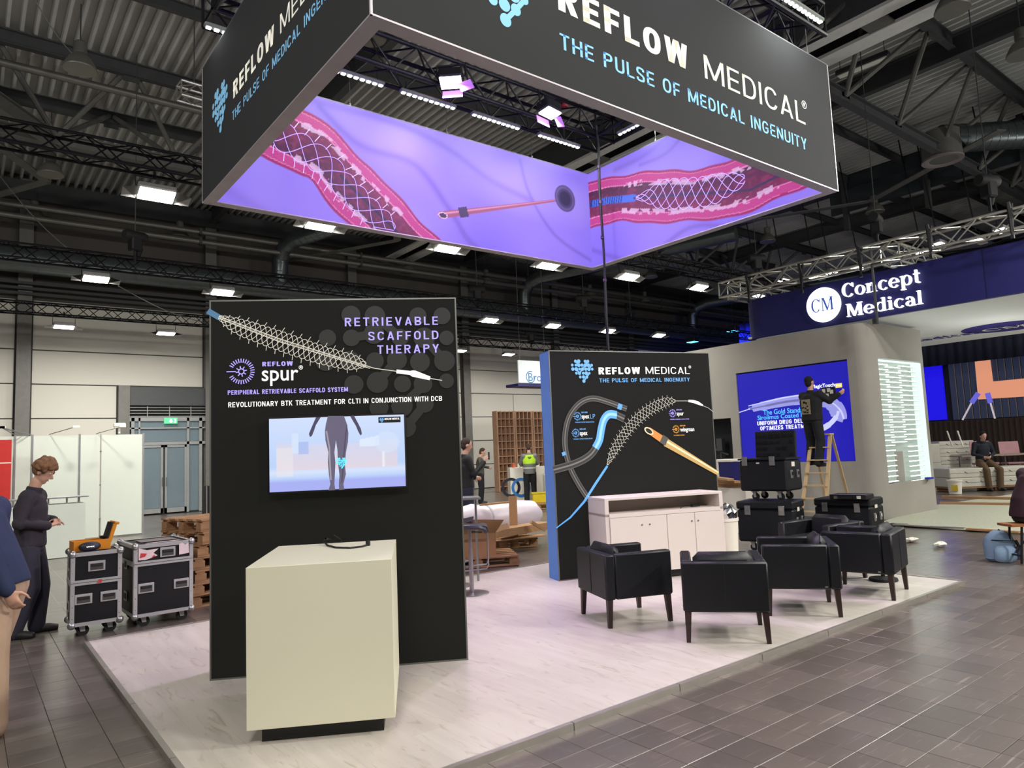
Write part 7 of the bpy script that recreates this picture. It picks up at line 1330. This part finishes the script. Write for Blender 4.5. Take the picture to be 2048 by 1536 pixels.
MB().tube([(0, 0, .9), (0, 0, 1.2)], [(.195, .145), (.19, .142)], 18, up=(0, 1, 0), cap=False).build('vest_lower', HG, t_, smooth=True); MB().tube([(0, 0, 1.05), (0, 0, 1.1)], [(.2, .15), (.2, .15)], 18, up=(0, 1, 0), cap=False).build('reflective_band', mat('reflective', s2l(190, 192, 190), .3), t_, smooth=True)
MB().box((-.155, 0, 1.40), (.006, .12, .02)).box((-.158, 0, 1.36), (.006, .07, .02)).build('back_print', BLACKP, t_)
# man on the ladder
lx = XL-.12; g = onX(1632, 930, lx); fz = g.z-.03; t_, D_ = person('person', (lx-.0, g.y, fz), math.radians(-8), dict(shL=(.02, .19, 1.43), shR=(.02, -.19, 1.43), elR=(.12, -.34, 1.3), wrR=(.2, -.5, 1.42), elL=(.14, .26, 1.28), wrL=(.32, .1, 1.4), hed=(.03, .02, 1.69), knL=(.06, .12, .52), anL=(.02, .14, .12), toL=(.17, .14, .06), anR=(-.04, -.1, .09), toR=(.12, -.12, .03), knR=(.03, -.13, .5)),
    'person in black hoodie with printed back standing on the ladder at the blue screen', SK, cloth('black_hoodie', (20, 20, 23)), cloth('black_trousers', (22, 22, 28)), mat('dark_shoe', (0, 0, 0)), mat('black_hair', s2l(24, 20, 20), .9), 'collar', .013, .99, jk=1.25, face=True)
PB = mat('back_print_sand', s2l(150, 140, 112), .8, noise=.4, scale=30); MB().box((-.165, .0, 1.2), (.008, .2, .3)).build('back_print', PB, t_)
mb = MB(); random.seed(3)
for k in range(12): mb.box((-.171, random.uniform(-.08, .08), random.uniform(1.08, 1.32)), (.004, random.uniform(.02, .05), random.uniform(.015, .04)))
mb.build('print_shapes', mat('black_hoodie', (0, 0, 0)), t_)
pm_ = onX(1657, 787, XC-.12); t = thing('screen_module', 'square screen module with white back held by the man on the ladder', 'panel', pm_, 0); MB().box((0, 0, 0), (.04, .3, .26), bev=.004).build('module_frame', BLACKP, t); [MB().box((-.023, y, z), (.006, .07, .08)).build('circuit_patch', WHITE, t) for y, z in ((-.08, .03), (.02, -.04), (.09, .06), (-.02, .07))]
# seated man
g = G(1993, 978); person('person', (G(1993, 981).x+.27, G(1993, 981).y+.35, -.08), math.radians(228), dict(pel=(0, 0, .88), wai=(.0, 0, 1.02), che=(.03, 0, 1.25), nck=(.07, 0, 1.44), hdb=(.1, 0, 1.51), hed=(.13, 0, 1.6), shL=(.03, .2, 1.38), shR=(.03, -.2, 1.38), elL=(.05, .28, 1.1), elR=(.05, -.28, 1.1), wrL=(.22, .1, 1.02), wrR=(.22, -.1, 1.02), hiL=(.03, .11, .86), hiR=(.03, -.11, .86), knL=(.46, .18, .66), knR=(.46, -.18, .66), anL=(.44, .15, .17), anR=(.44, -.15, .17), toL=(.6, .17, .11), toR=(.6, -.17, .11)),
    'person in dark jacket and brown trousers sitting on the white packs, hands in lap', SK, cloth('dark_parka', (28, 32, 44)), cloth('brown_trousers', (96, 76, 54)), mat('dark_shoe', (0, 0, 0)), mat('black_hair', (0, 0, 0)), 'hood', .016, 1.0, jk=1.0, look=(.9, 0, -.3))
# maroon hoodie, seated at the edge
g = G(2062, 1078); person('person', (bg_.x+.32, bg_.y-.12, -.12), math.radians(-38), dict(pel=(0, 0, .7), wai=(.03, 0, .86), che=(.16, 0, 1.1), nck=(.3, 0, 1.24), hdb=(.36, 0, 1.27), hed=(.43, 0, 1.32), shL=(.18, .2, 1.2), shR=(.18, -.2, 1.2), elL=(.25, .28, .95), elR=(.25, -.28, .95), wrL=(.45, .15, .9), wrR=(.45, -.15, .9), hiL=(.03, .11, .68), hiR=(.03, -.11, .68), knL=(.47, .16, .66), knR=(.47, -.16, .66), anL=(.48, .15, .21), anR=(.48, -.15, .21), toL=(.64, .17, .15), toR=(.64, -.17, .15)),
    'person in maroon hoodie seen from behind sitting on the wooden bench', SK, cloth('maroon_hoodie', (58, 34, 46)), cloth('black_work_trousers', (0, 0, 0)), mat('dark_shoe', (0, 0, 0)), mat('brown_hair', (0, 0, 0)), 'hood', .013, 1.0, jk=1.15, face=False)
